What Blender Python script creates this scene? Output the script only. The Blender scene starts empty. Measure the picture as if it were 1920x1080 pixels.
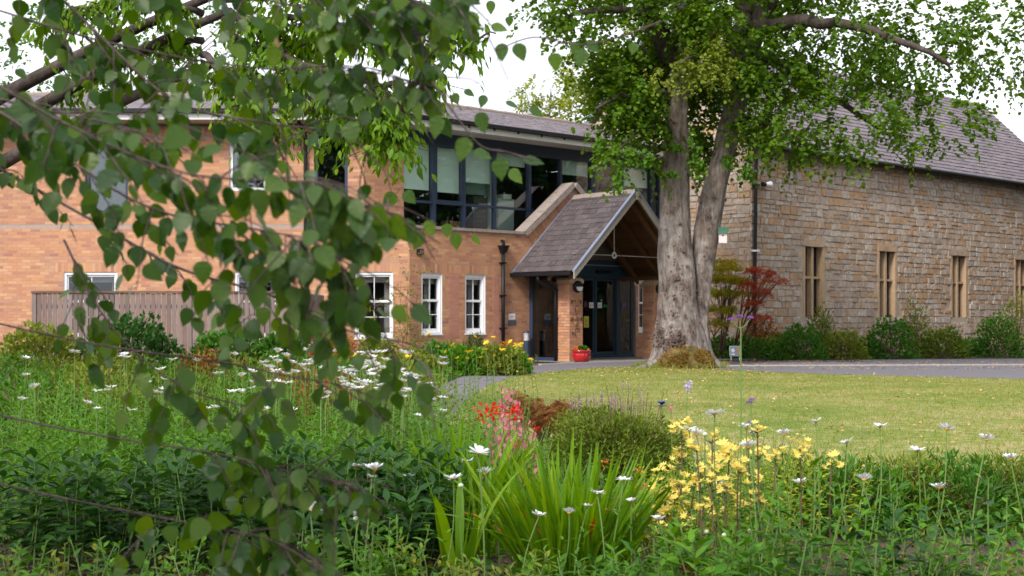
import bpy, bmesh, math, random
import numpy as np
from mathutils import Vector, Matrix, noise as mnoise

# ------------------------------------------------------------------ camera, world, sun
S = bpy.context.scene
COL = S.collection
FPX, CX, HY, CZ = 2430.0, 960.0, 595.0, 1.2
cd = bpy.data.cameras.new('camera'); cam = bpy.data.objects.new('camera', cd); COL.objects.link(cam)
cam.location = (0, 0, CZ); cam.rotation_euler = (math.radians(90), 0, 0)
cd.sensor_fit = 'HORIZONTAL'; cd.sensor_width = 36.0; cd.lens = FPX / 1920 * 36
cd.shift_y = (HY - 540) / 1920
cd.clip_start = 0.1; cd.clip_end = 2000
cd.dof.use_dof = True; cd.dof.focus_distance = 10.0; cd.dof.aperture_fstop = 5.6
S.camera = cam

SUN_EL, SUN_AZ = 42.0, 212.0          # degrees; azimuth clockwise from +Y
w = bpy.data.worlds.new('World'); S.world = w; w.use_nodes = True
nt = w.node_tree; nt.nodes.clear()
sky = nt.nodes.new('ShaderNodeTexSky'); sky.sky_type = 'NISHITA'; sky.sun_disc = False
sky.sun_elevation = math.radians(SUN_EL); sky.sun_rotation = math.radians(SUN_AZ)
sky.air_density = 1.0; sky.dust_density = 3.0; sky.ozone_density = 1.0
hs = nt.nodes.new('ShaderNodeHueSaturation'); hs.inputs['Saturation'].default_value = 0.35
tc = nt.nodes.new('ShaderNodeTexCoord')
cn = nt.nodes.new('ShaderNodeTexNoise'); cn.inputs['Scale'].default_value = 2.2; cn.inputs['Detail'].default_value = 6
cr = nt.nodes.new('ShaderNodeValToRGB')
cr.color_ramp.elements[0].position = 0.30; cr.color_ramp.elements[0].color = (7.0, 7.3, 8.2, 1)
cr.color_ramp.elements[1].position = 0.65; cr.color_ramp.elements[1].color = (10.5, 10.6, 11.0, 1)
mx = nt.nodes.new('ShaderNodeMixRGB'); mx.inputs[0].default_value = 0.72
bg = nt.nodes.new('ShaderNodeBackground'); bg.inputs['Strength'].default_value = 0.105
wo = nt.nodes.new('ShaderNodeOutputWorld')
nt.links.new(sky.outputs[0], hs.inputs['Color']); nt.links.new(hs.outputs[0], mx.inputs[1])
nt.links.new(tc.outputs['Generated'], cn.inputs['Vector']); nt.links.new(cn.outputs['Fac'], cr.inputs[0])
nt.links.new(cr.outputs[0], mx.inputs[2]); nt.links.new(mx.outputs[0], bg.inputs[0]); nt.links.new(bg.outputs[0], wo.inputs[0])

sl = bpy.data.lights.new('sun', 'SUN'); so = bpy.data.objects.new('sun', sl); COL.objects.link(so)
sl.energy = 1.9; sl.angle = math.radians(12); sl.color = (1.0, 0.95, 0.88)
_a, _e = math.radians(SUN_AZ), math.radians(SUN_EL)
sdir = Vector((math.sin(_a) * math.cos(_e), math.cos(_a) * math.cos(_e), math.sin(_e)))
so.rotation_euler = sdir.to_track_quat('Z', 'Y').to_euler(); so.location = sdir * 60

S.view_settings.view_transform = 'Standard'; S.view_settings.look = 'None'
S.view_settings.exposure = 1.0; S.view_settings.gamma = 1.0; S.view_settings.use_curve_mapping = False
S.render.engine = 'CYCLES'
S.cycles.use_denoising = True
S.cycles.max_bounces = 7; S.cycles.transparent_max_bounces = 12; S.cycles.diffuse_bounces = 3
S.cycles.glossy_bounces = 3; S.cycles.transmission_bounces = 4
S.cycles.caustics_reflective = False; S.cycles.caustics_refractive = False
S.cycles.sample_clamp_indirect = 6.0

# ------------------------------------------------------------------ helpers
R = np.random.default_rng(7)
rnd = random.Random(11)

def P(px, py, D):
    return Vector(((px - CX) / FPX * D, D, CZ + (HY - py) / FPX * D))
def sstep(a, b, x):
    t = min(1.0, max(0.0, (x - a) / (b - a))); return t * t * (3 - 2 * t)
def gz(x, y):
    return 0.064 * sstep(9, 28, y)
def G(px, py):
    D = CZ / (py - HY) * FPX
    for _ in range(4): D = (CZ - gz(0, D)) / (py - HY) * FPX
    return Vector(((px - CX) / FPX * D, D, gz(0, D)))
def Gd(px, D):
    x = (px - CX) / FPX * D
    return Vector((x, D, gz(x, D)))

def new_mesh(name, V, F, flat=False):
    me = bpy.data.meshes.new(name)
    if isinstance(F, np.ndarray):
        V = np.asarray(V, dtype=np.float32)
        me.vertices.add(len(V)); me.vertices.foreach_set('co', V.ravel())
        k = F.shape[1]
        me.loops.add(F.size); me.loops.foreach_set('vertex_index', F.astype(np.int32).ravel())
        me.polygons.add(len(F)); me.polygons.foreach_set('loop_start', np.arange(0, F.size, k, dtype=np.int32))
        me.update(calc_edges=True)
        if flat: me.polygons.foreach_set('use_smooth', [False] * len(F))
    else:
        me.from_pydata([tuple(v) for v in V], [], [tuple(f) for f in F]); me.update()
    return me

def smooth(me):
    me.polygons.foreach_set('use_smooth', [True] * len(me.polygons)); return me

def link(name, me, m=None, parent=None, kind=None, label=None):
    o = bpy.data.objects.new(name, me); COL.objects.link(o)
    if m is not None and me is not None and len(me.materials) == 0: me.materials.append(m)
    if parent is not None:
        o.parent = parent
        r = parent
        while r.parent is not None: r = r.parent
        if r is parent: o.matrix_parent_inverse = Matrix.Translation(-Vector(r.location))
    if kind: o['kind'] = kind
    if label: o['label'] = label
    return o

def thing(name, label, cat, loc=(0, 0, 0), group=None):
    o = bpy.data.objects.new(name, None); COL.objects.link(o)
    o.location = loc; o.empty_display_size = 0.2
    o['label'] = label; o['category'] = cat
    if group: o['group'] = group
    return o
def tag(o, label, cat, group=None):
    o['label'] = label; o['category'] = cat
    if group: o['group'] = group
    return o
def struct(name, me, m):
    return link(name, me, m, kind='structure')

class MB:
    """collects boxes, prisms and tubes into one mesh"""
    def __init__(s): s.V = []; s.F = []
    def add(s, V, F):
        n = len(s.V); s.V += [tuple(v) for v in V]; s.F += [tuple(i + n for i in f) for f in F]; return s
    def box8(s, p):
        return s.add(p, [(0, 3, 2, 1), (4, 5, 6, 7), (0, 1, 5, 4), (1, 2, 6, 5), (2, 3, 7, 6), (3, 0, 4, 7)])
    def box(s, a, b):
        x0, y0, z0 = a; x1, y1, z1 = b
        return s.box8([(x0, y0, z0), (x1, y0, z0), (x1, y1, z0), (x0, y1, z0), (x0, y0, z1), (x1, y0, z1), (x1, y1, z1), (x0, y1, z1)])
    def tube(s, pts, rad, seg=6, cap=True):
        pts = [Vector(p) for p in pts]; n = len(pts)
        if not hasattr(rad, '__len__'): rad = [rad] * n
        up = None; base = len(s.V)
        for i, p in enumerate(pts):
            d = (pts[min(i + 1, n - 1)] - pts[max(i - 1, 0)])
            if d.length < 1e-9: d = Vector((0, 0, 1))
            d.normalize()
            if up is None:
                up = d.cross(Vector((0.31, 0.77, 0.12))).normalized()
            else:
                up = (up - d * up.dot(d)).normalized()
            v = d.cross(up)
            for k in range(seg):
                a = 2 * math.pi * k / seg
                s.V.append(tuple(p + (up * math.cos(a) + v * math.sin(a)) * rad[i]))
        for i in range(n - 1):
            for k in range(seg):
                a = base + i * seg + k; b = base + i * seg + (k + 1) % seg
                s.F.append((a, b, b + seg, a + seg))
        if cap:
            s.F.append(tuple(base + k for k in range(seg))[::-1]); s.F.append(tuple(base + (n - 1) * seg + k for k in range(seg)))
        return s
    def prism(s, poly, ext):
        """poly: list of 3D points (planar), extruded by vector ext"""
        n = len(poly); e = Vector(ext)
        V = [Vector(p) for p in poly] + [Vector(p) + e for p in poly]
        F = [tuple(range(n))[::-1], tuple(range(n, 2 * n))] + [(i, (i + 1) % n, (i + 1) % n + n, i + n) for i in range(n)]
        return s.add(V, F)
    def lathe(s, prof, c, seg=24):
        base = len(s.V); n = len(prof)
        for r, z in prof:
            for k in range(seg):
                a = 2 * math.pi * k / seg; s.V.append((c[0] + r * math.cos(a), c[1] + r * math.sin(a), c[2] + z))
        for i in range(n - 1):
            for k in range(seg):
                a = base + i * seg + k; b = base + i * seg + (k + 1) % seg
                s.F.append((a, b, b + seg, a + seg))
        return s
    def ball(s, c, r, seg=8, rings=5, sz=1.0):
        prof = [(max(1e-4, r * math.sin(math.pi * i / rings)), -r * sz * math.cos(math.pi * i / rings)) for i in range(rings + 1)]
        return s.lathe(prof, c, seg)
    def mesh(s, name): return new_mesh(name, s.V, s.F)
    def build(s, name, m, parent=None, kind=None, label=None, sm=False):
        me = s.mesh(name)
        if sm: smooth(me)
        return link(name, me, m, parent, kind, label)

# ------------------------------------------------------------------ materials
def _new(name):
    m = bpy.data.materials.new(name); m.use_nodes = True
    return m, m.node_tree, m.node_tree.nodes['Principled BSDF']
def _rand(nt):
    g = nt.nodes.new('ShaderNodeNewGeometry'); oi = nt.nodes.new('ShaderNodeObjectInfo')
    a = nt.nodes.new('ShaderNodeMath'); a.operation = 'ADD'
    f = nt.nodes.new('ShaderNodeMath'); f.operation = 'FRACT'
    nt.links.new(g.outputs['Random Per Island'], a.inputs[0]); nt.links.new(oi.outputs['Random'], a.inputs[1])
    nt.links.new(a.outputs[0], f.inputs[0]); return f.outputs[0]
def _ramp(nt, cols, interp='LINEAR'):
    r = nt.nodes.new('ShaderNodeValToRGB'); r.color_ramp.interpolation = interp
    e = r.color_ramp.elements
    while len(e) < len(cols): e.new(0.5)
    for i, c in enumerate(cols):
        e[i].position = i / (len(cols) - 1) if interp == 'LINEAR' else i / len(cols)
        e[i].color = (*c, 1)
    return r
def _noise(nt, scale, detail=4, rough=0.6, coord='Object', stretch=None):
    t = nt.nodes.new('ShaderNodeTexCoord'); n = nt.nodes.new('ShaderNodeTexNoise')
    n.inputs['Scale'].default_value = scale; n.inputs['Detail'].default_value = detail; n.inputs['Roughness'].default_value = rough
    if stretch:
        mp = nt.nodes.new('ShaderNodeMapping'); mp.inputs['Scale'].default_value = stretch
        nt.links.new(t.outputs[coord], mp.inputs[0]); nt.links.new(mp.outputs[0], n.inputs['Vector'])
    else: nt.links.new(t.outputs[coord], n.inputs['Vector'])
    return n
def _bump(nt, bsdf, src, strength, dist=0.01):
    b = nt.nodes.new('ShaderNodeBump'); b.inputs['Strength'].default_value = strength; b.inputs['Distance'].default_value = dist
    nt.links.new(src, b.inputs['Height']); nt.links.new(b.outputs[0], bsdf.inputs['Normal'])

def plain(name, col, rough=0.6, metal=0.0, var=0.0, scale=8, bump=0.0, spec=0.5, coat=0.0):
    m, nt, b = _new(name)
    b.inputs['Base Color'].default_value = (*col, 1); b.inputs['Roughness'].default_value = rough
    b.inputs['Metallic'].default_value = metal; b.inputs['Specular IOR Level'].default_value = spec
    b.inputs['Coat Weight'].default_value = coat
    if var or bump:
        n = _noise(nt, scale)
        if var:
            r = _ramp(nt, [tuple(c * (1 - var) for c in col), col, tuple(min(1, c * (1 + var)) for c in col)])
            nt.links.new(n.outputs['Fac'], r.inputs[0]); nt.links.new(r.outputs[0], b.inputs['Base Color'])
        if bump: _bump(nt, b, n.outputs['Fac'], bump)
    return m
def pieces(name, cols, rough=0.8, nvar=0.25, scale=14, bump=0.3, spec=0.3, stain=None, stretch=None):
    """each piece (island or object) takes its own colour, with grain over it"""
    m, nt, b = _new(name); r = _ramp(nt, cols); nt.links.new(_rand(nt), r.inputs[0])
    n = _noise(nt, scale, 5, 0.65, stretch=stretch)
    mm = nt.nodes.new('ShaderNodeMixRGB'); mm.blend_type = 'MULTIPLY'; mm.inputs[0].default_value = 1
    g = _ramp(nt, [(1 - nvar * 1.6,) * 3, (1 + nvar * 0.9,) * 3]); nt.links.new(n.outputs['Fac'], g.inputs[0])
    nt.links.new(r.outputs[0], mm.inputs[1]); nt.links.new(g.outputs[0], mm.inputs[2])
    out = mm.outputs[0]
    if stain:
        sc, col, lo, hi = stain
        n2 = _noise(nt, sc, 6, 0.7)
        s = nt.nodes.new('ShaderNodeMapRange'); s.inputs['From Min'].default_value = lo; s.inputs['From Max'].default_value = hi
        nt.links.new(n2.outputs['Fac'], s.inputs[0])
        m2 = nt.nodes.new('ShaderNodeMixRGB'); nt.links.new(s.outputs[0], m2.inputs[0]); nt.links.new(out, m2.inputs[1]); m2.inputs[2].default_value = (*col, 1)
        out = m2.outputs[0]
    nt.links.new(out, b.inputs['Base Color']); b.inputs['Roughness'].default_value = rough; b.inputs['Specular IOR Level'].default_value = spec
    if bump: _bump(nt, b, n.outputs['Fac'], bump, 0.006)
    return m
def leafm(name, cols, rough=0.42, tr=0.35, spec=0.5, patch=1.2, trcol=None, veins=False):
    if 'petal' not in name:
        spec *= 0.45; tr *= 0.8; rough = min(1, rough + .1)
        out_ = []
        for c in cols:
            l_ = .3 * c[0] + .6 * c[1] + .1 * c[2]; out_.append(tuple(max(.004, (l_ + (v - l_) * 1.18) * .93) for v in c))
        cols = out_
    m, nt, b = _new(name); r = _ramp(nt, cols); 
    n = _noise(nt, patch, 2, 0.5)
    ad = nt.nodes.new('ShaderNodeMath'); ad.operation = 'MULTIPLY_ADD'; ad.inputs[1].default_value = 0.55
    ma = nt.nodes.new('ShaderNodeMath'); ma.operation = 'MULTIPLY'; ma.inputs[1].default_value = 0.5
    nt.links.new(n.outputs['Fac'], ma.inputs[0]); nt.links.new(_rand(nt), ad.inputs[0]); nt.links.new(ma.outputs[0], ad.inputs[2])
    nt.links.new(ad.outputs[0], r.inputs[0]); col = r.outputs[0]
    b.inputs['Roughness'].default_value = rough; b.inputs['Specular IOR Level'].default_value = spec
    if veins:
        t = nt.nodes.new('ShaderNodeTexCoord'); sp = nt.nodes.new('ShaderNodeSeparateXYZ'); nt.links.new(t.outputs['Object'], sp.inputs[0])
        ab = nt.nodes.new('ShaderNodeMath'); ab.operation = 'ABSOLUTE'; nt.links.new(sp.outputs[0], ab.inputs[0])
        su = nt.nodes.new('ShaderNodeMath'); su.operation = 'MULTIPLY_ADD'; su.inputs[1].default_value = -0.8
        nt.links.new(ab.outputs[0], su.inputs[0]); nt.links.new(sp.outputs[1], su.inputs[2])
        mu = nt.nodes.new('ShaderNodeMath'); mu.operation = 'MULTIPLY'; mu.inputs[1].default_value = 48.0; nt.links.new(su.outputs[0], mu.inputs[0])
        si = nt.nodes.new('ShaderNodeMath'); si.operation = 'SINE'; nt.links.new(mu.outputs[0], si.inputs[0])
        pw = nt.nodes.new('ShaderNodeMapRange'); pw.inputs['From Min'].default_value = 0.75; pw.inputs['From Max'].default_value = 1.0
        nt.links.new(si.outputs[0], pw.inputs[0])
        mr = nt.nodes.new('ShaderNodeMapRange'); mr.inputs['From Min'].default_value = 0.022; mr.inputs['From Max'].default_value = 0.0
        nt.links.new(ab.outputs[0], mr.inputs[0])
        mxx = nt.nodes.new('ShaderNodeMath'); mxx.operation = 'MAXIMUM'; nt.links.new(pw.outputs[0], mxx.inputs[0]); nt.links.new(mr.outputs[0], mxx.inputs[1])
        mm = nt.nodes.new('ShaderNodeMixRGB'); mm.blend_type = 'MIX'
        k = nt.nodes.new('ShaderNodeMath'); k.operation = 'MULTIPLY'; k.inputs[1].default_value = 0.28; nt.links.new(mxx.outputs[0], k.inputs[0])
        nt.links.new(k.outputs[0], mm.inputs[0]); nt.links.new(col, mm.inputs[1]); mm.inputs[2].default_value = (0.20, 0.26, 0.08, 1)
        col = mm.outputs[0]; _bump(nt, b, mxx.outputs[0], 0.25, 0.02)
    nt.links.new(col, b.inputs['Base Color'])
    tl = nt.nodes.new('ShaderNodeBsdfTranslucent')
    hv = nt.nodes.new('ShaderNodeHueSaturation'); hv.inputs['Hue'].default_value = 0.485; hv.inputs['Saturation'].default_value = 1.1; hv.inputs['Value'].default_value = 1.7
    nt.links.new(col, hv.inputs['Color'])
    if trcol: tl.inputs[0].default_value = (*trcol, 1)
    else: nt.links.new(hv.outputs[0], tl.inputs[0])
    ms = nt.nodes.new('ShaderNodeMixShader'); ms.inputs[0].default_value = tr
    out = nt.nodes['Material Output']
    nt.links.new(b.outputs[0], ms.inputs[1]); nt.links.new(tl.outputs[0], ms.inputs[2]); nt.links.new(ms.outputs[0], out.inputs[0])
    return m
def glassm(name, tint, refl=1.0, rough=0.0):
    m = bpy.data.materials.new(name); m.use_nodes = True; nt = m.node_tree; nt.nodes.clear()
    o = nt.nodes.new('ShaderNodeOutputMaterial'); t = nt.nodes.new('ShaderNodeBsdfTransparent'); t.inputs[0].default_value = (*tint, 1)
    g = nt.nodes.new('ShaderNodeBsdfGlossy'); g.inputs['Roughness'].default_value = rough; g.inputs[0].default_value = (0.85, 0.95, 1.0, 1)
    lw = nt.nodes.new('ShaderNodeFresnel'); lw.inputs[0].default_value = 1.5
    k = nt.nodes.new('ShaderNodeMath'); k.operation = 'MULTIPLY_ADD'; k.inputs[1].default_value = 1.8 * refl; k.inputs[2].default_value = 0.02 * refl; k.use_clamp = True
    nz = _noise(nt, 1.4, 2, 0.5); bp = nt.nodes.new('ShaderNodeBump'); bp.inputs['Strength'].default_value = 0.02; bp.inputs['Distance'].default_value = 0.05
    nt.links.new(nz.outputs['Fac'], bp.inputs['Height']); nt.links.new(bp.outputs[0], g.inputs['Normal'])
    ms = nt.nodes.new('ShaderNodeMixShader')
    ge = nt.nodes.new('ShaderNodeNewGeometry'); iv = nt.nodes.new('ShaderNodeMath'); iv.operation = 'SUBTRACT'; iv.inputs[0].default_value = 1; nt.links.new(ge.outputs['Backfacing'], iv.inputs[1])
    fm = nt.nodes.new('ShaderNodeMath'); fm.operation = 'MULTIPLY'; nt.links.new(k.outputs[0], fm.inputs[0]); nt.links.new(iv.outputs[0], fm.inputs[1])
    nt.links.new(lw.outputs[0], k.inputs[0]); nt.links.new(fm.outputs[0], ms.inputs[0]); nt.links.new(t.outputs[0], ms.inputs[1]); nt.links.new(g.outputs[0], ms.inputs[2])
    nt.links.new(ms.outputs[0], o.inputs[0]); return m
def barkm(name, cols, scale=9, bump=0.9, stretch=(1, 1, 0.25), moss=None):
    m, nt, b = _new(name)
    n = _noise(nt, scale, 8, 0.7, stretch=stretch); n2 = _noise(nt, 2.2, 5, 0.65)
    r = _ramp(nt, cols); ad = nt.nodes.new('ShaderNodeMath'); ad.operation = 'MULTIPLY_ADD'; ad.inputs[1].default_value = 0.55
    h = nt.nodes.new('ShaderNodeMath'); h.operation = 'MULTIPLY'; h.inputs[1].default_value = 0.45
    nt.links.new(n2.outputs['Fac'], h.inputs[0]); nt.links.new(n.outputs['Fac'], ad.inputs[0]); nt.links.new(h.outputs[0], ad.inputs[2])
    st = nt.nodes.new('ShaderNodeMapRange'); st.inputs['From Min'].default_value = 0.38; st.inputs['From Max'].default_value = 0.62
    nt.links.new(ad.outputs[0], st.inputs[0]); nt.links.new(st.outputs[0], r.inputs[0]); out = r.outputs[0]
    if moss:
        n3 = _noise(nt, 1.3, 6, 0.75); s = nt.nodes.new('ShaderNodeMapRange'); s.inputs['From Min'].default_value = 0.52; s.inputs['From Max'].default_value = 0.68
        nt.links.new(n3.outputs['Fac'], s.inputs[0]); m2 = nt.nodes.new('ShaderNodeMixRGB'); nt.links.new(s.outputs[0], m2.inputs[0]); nt.links.new(out, m2.inputs[1]); m2.inputs[2].default_value = (*moss, 1); out = m2.outputs[0]
    nf = _noise(nt, scale * 4.5, 6, 0.75, stretch=(1, 1, .45)); vo = nt.nodes.new('ShaderNodeMixRGB'); vo.blend_type = 'MULTIPLY'; vo.inputs[0].default_value = 1
    g = _ramp(nt, [(.30,) * 3, (.85,) * 3, (1.1,) * 3, (1.35,) * 3]); nt.links.new(nf.outputs['Fac'], g.inputs[0]); nt.links.new(out, vo.inputs[1]); nt.links.new(g.outputs[0], vo.inputs[2])
    nt.links.new(vo.outputs[0], b.inputs['Base Color']); b.inputs['Roughness'].default_value = 0.9; b.inputs['Specular IOR Level'].default_value = 0.2
    am = nt.nodes.new('ShaderNodeMath'); am.operation = 'ADD'; nt.links.new(n.outputs['Fac'], am.inputs[0]); nt.links.new(nf.outputs['Fac'], am.inputs[1])
    _bump(nt, b, am.outputs[0], bump, 0.035); return m

M = {}
M['brick'] = pieces('brick', [(0.42, 0.190, 0.120), (0.52, 0.255, 0.130), (0.59, 0.300, 0.150), (0.49, 0.230, 0.130), (0.61, 0.345, 0.185), (0.45, 0.205, 0.135), (0.55, 0.275, 0.140), (0.37, 0.165, 0.125)], 0.85, 0.16, 30, 0.3, stain=(1.1, (0.38, 0.235, 0.165), 0.50, 0.95))
M['brick_red'] = pieces('brick_red', [(0.48, 0.22, 0.16), (0.51, 0.25, 0.18), (0.45, 0.20, 0.15)], 0.85, 0.14, 30, 0.2)
M['mortar'] = plain('mortar', (0.36, 0.275, 0.235), 0.95, var=0.2, scale=12)
M['stone'] = pieces('stone', [(0.44, 0.33, 0.25), (0.50, 0.40, 0.32), (0.56, 0.47, 0.39), (0.46, 0.30, 0.19), (0.54, 0.34, 0.20), (0.40, 0.33, 0.28), (0.58, 0.49, 0.41), (0.52, 0.41, 0.33)], 0.92, 0.5, 9, 0.9, stain=(2.2, (0.40, 0.27, 0.18), 0.54, 0.80))
M['stone_mortar'] = plain('stone_mortar', (0.42, 0.34, 0.27), 0.95, var=0.3, scale=6, bump=0.5)
M['coping'] = plain('coping', (0.30, 0.245, 0.22), 0.95, var=0.55, scale=11, bump=0.5)
M['padstone'] = plain('padstone', (0.45, 0.31, 0.19), 0.9, var=0.25, scale=10)
M['slate'] = pieces('slate', [(0.092, 0.074, 0.078), (0.112, 0.09, 0.094), (0.13, 0.104, 0.108), (0.084, 0.068, 0.072), (0.105, 0.084, 0.086)], 0.75, 0.45, 16, 0.4, 0.25, stain=(7.0, (0.17, 0.14, 0.125), 0.56, 0.72))
M['roof_slate'] = pieces('roof_slate', [(0.145, 0.12, 0.135), (0.175, 0.145, 0.16), (0.21, 0.175, 0.19)], 0.7, 0.4, 10, 0.2, 0.3)
M['ridge'] = plain('ridge', (0.25, 0.20, 0.17), 0.95, var=0.5, scale=24, bump=0.6)
M['lead'] = plain('lead', (0.22, 0.25, 0.34), 0.55, 0.2, var=0.2, scale=12)
M['barge'] = plain('barge', (0.30, 0.26, 0.21), 0.85, var=0.3, scale=16)
M['timber'] = pieces('timber', [(0.12, 0.055, 0.022), (0.16, 0.078, 0.03), (0.10, 0.046, 0.02)], 0.6, 0.25, 12, 0.15)
M['navy'] = plain('navy', (0.030, 0.046, 0.085), 0.38, 0.0, spec=0.5)
M['teal'] = plain('teal', (0.022, 0.050, 0.075), 0.35)
M['black'] = plain('black', (0.010, 0.010, 0.013), 0.45, spec=0.3)
M['white'] = plain('white', (0.82, 0.82, 0.84), 0.4)
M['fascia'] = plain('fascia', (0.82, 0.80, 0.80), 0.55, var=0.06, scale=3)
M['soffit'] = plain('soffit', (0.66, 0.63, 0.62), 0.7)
M['steel'] = plain('steel', (0.62, 0.58, 0.53), 0.35, 0.6)
M['glass_up'] = glassm('glass_up', (0.92, 0.99, 0.96), 1.6)
M['glass_door'] = glassm('glass_door', (0.70, 0.74, 0.74), 1.0)
M['glass_sash'] = glassm('glass_sash', (0.85, 0.88, 0.9), 0.9)
M['blind'] = plain('blind', (0.84, 0.88, 0.86), 0.8, var=0.06, scale=120)
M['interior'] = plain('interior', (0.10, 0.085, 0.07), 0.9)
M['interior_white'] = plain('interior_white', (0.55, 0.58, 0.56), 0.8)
M['card'] = plain('card', (0.42, 0.22, 0.10), 0.8)
M['curtain'] = plain('curtain', (0.45, 0.38, 0.34), 0.9, var=0.2, scale=20)
M['red_glaze'] = plain('red_glaze', (0.42, 0.008, 0.012), 0.14, spec=0.6, coat=0.6)
M['paving'] = plain('paving', (0.20, 0.18, 0.17), 0.9, var=0.3, scale=4)
M['kerb'] = plain('kerb', (0.36, 0.33, 0.30), 0.9, var=0.25, scale=9)
M['tarmac'] = plain('tarmac', (0.125, 0.115, 0.13), 0.9, var=0.25, scale=5, bump=0.3)
M['paper'] = plain('paper', (0.8, 0.8, 0.8), 0.7)
M['yellow_paper'] = plain('yellow_paper', (0.62, 0.55, 0.06), 0.7)
M['ink'] = plain('ink', (0.08, 0.10, 0.22), 0.7)
M['lamp_lens'] = plain('lamp_lens', (0.75, 0.76, 0.78), 0.3)
M['plaque_grey'] = plain('plaque_grey', (0.16, 0.18, 0.22), 0.3, 0.5)
M['rust'] = plain('rust', (0.10, 0.05, 0.05), 0.7, 0.3)
M['gold'] = plain('gold', (0.55, 0.30, 0.08), 0.45, 0.5)
M['bird_pink'] = plain('bird_pink', (0.62, 0.55, 0.56), 0.7)
M['green_paint'] = plain('green_paint', (0.035, 0.12, 0.07), 0.7)
M['fence_wood'] = pieces('fence_wood', [(0.17, 0.125, 0.115), (0.22, 0.165, 0.15), (0.26, 0.20, 0.185), (0.20, 0.145, 0.13)], 0.9, 0.3, 9, 0.3, stretch=(4, 4, 0.5))
M['soil'] = plain('soil', (0.050, 0.032, 0.024), 0.95, var=0.6, scale=16, bump=0.8)
M['bark_lime'] = barkm('bark_lime', [(0.06, 0.046, 0.04), (0.175, 0.14, 0.122), (0.30, 0.255, 0.232), (0.42, 0.37, 0.345)], 14, 1.0, moss=(0.22, 0.15, 0.12))
M['bark_dark'] = barkm('bark_dark', [(0.035, 0.028, 0.024), (0.09, 0.07, 0.06), (0.14, 0.11, 0.10)], 12, 0.8)
M['bark_birch'] = barkm('bark_birch', [(0.05, 0.035, 0.03), (0.12, 0.085, 0.075), (0.20, 0.15, 0.14)], 30, 0.5)
M['bark_white'] = barkm('bark_white', [(0.10, 0.08, 0.07), (0.50, 0.48, 0.45), (0.62, 0.60, 0.57)], 6, 0.5, stretch=(0.4, 0.4, 3))
M['moss_mound'] = barkm('moss_mound', [(0.06, 0.055, 0.018), (0.15, 0.11, 0.035), (0.26, 0.17, 0.07)], 14, 1.0, stretch=(1, 1, 1))
BC = [(0.020, 0.056, 0.018), (0.034, 0.082, 0.018), (0.064, 0.125, 0.020), (0.15, 0.23, 0.035)]
M['lf_birch'] = leafm('leaf_birch', BC, 0.30, 0.46, 0.85, veins=True)
M['lf_yellow'] = pieces('leaf_yellow', [(0.62, 0.34, 0.08), (0.55, 0.25, 0.06)], 0.6, 0.5, 14, 0.2, stain=(18, (0.20, 0.08, 0.04), .5, .65))
M['lf_lime'] = leafm('leaf_lime', [(0.036, 0.082, 0.016), (0.062, 0.125, 0.022), (0.105, 0.18, 0.030), (0.18, 0.26, 0.045)], 0.45, 0.46, 0.45, patch=0.7)
M['lf_limebr'] = leafm('leaf_lime_bright', [(0.10, 0.17, 0.03), (0.20, 0.26, 0.06), (0.34, 0.34, 0.12)], 0.55, 0.42, 0.3)
M['lf_far'] = leafm('leaf_far', [(0.10, 0.17, 0.04), (0.20, 0.27, 0.06), (0.32, 0.34, 0.10), (0.36, 0.36, 0.12)], 0.55, 0.45, 0.3, patch=0.4)
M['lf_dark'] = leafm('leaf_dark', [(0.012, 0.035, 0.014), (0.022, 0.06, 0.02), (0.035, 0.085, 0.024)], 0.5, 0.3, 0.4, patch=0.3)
M['lf_cherry'] = leafm('leaf_cherry', [(0.045, 0.10, 0.018), (0.085, 0.17, 0.025), (0.14, 0.24, 0.035), (0.22, 0.28, 0.05)], 0.38, 0.42, 0.5, patch=1.0)
M['lf_daisy'] = leafm('leaf_daisy', [(0.035, 0.095, 0.018), (0.065, 0.16, 0.026), (0.11, 0.235, 0.038), (0.18, 0.32, 0.06)], 0.5, 0.35, 0.4)
M['lf_phlox'] = leafm('leaf_phlox', [(0.018, 0.052, 0.016), (0.032, 0.085, 0.022), (0.06, 0.13, 0.03)], 0.42, 0.3, 0.5)
M['lf_blade'] = leafm('leaf_blade', [(0.045, 0.11, 0.018), (0.09, 0.19, 0.028), (0.15, 0.27, 0.035), (0.30, 0.38, 0.06)], 0.36, 0.42, 0.5)
M['lf_blade_brown'] = leafm('leaf_blade_brown', [(0.42, 0.12, 0.03), (0.50, 0.22, 0.08)], 0.6, 0.3, 0.3)
M['lf_bush'] = leafm('leaf_bush', [(0.048, 0.085, 0.018), (0.09, 0.14, 0.03), (0.15, 0.20, 0.045), (0.19, 0.19, 0.05)], 0.6, 0.3, 0.4)
M['lf_yg'] = leafm('leaf_yellow_green', [(0.11, 0.17, 0.03), (0.22, 0.29, 0.05), (0.38, 0.40, 0.08), (0.55, 0.48, 0.12)], 0.5, 0.4, 0.3)
M['lf_shrub'] = leafm('leaf_shrub', [(0.035, 0.095, 0.022), (0.06, 0.15, 0.03), (0.10, 0.21, 0.04)], 0.5, 0.3, 0.4)
M['lf_olive'] = leafm('leaf_olive', [(0.09, 0.13, 0.03), (0.16, 0.20, 0.05), (0.26, 0.26, 0.07)], 0.6, 0.3, 0.3)
M['lf_orange'] = leafm('leaf_orange', [(0.20, 0.09, 0.025), (0.38, 0.17, 0.05), (0.48, 0.28, 0.09)], 0.6, 0.3, 0.3)
M['lf_brown'] = leafm('leaf_brown', [(0.13, 0.065, 0.03), (0.24, 0.115, 0.05), (0.32, 0.19, 0.07)], 0.6, 0.3, 0.3)
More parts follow.
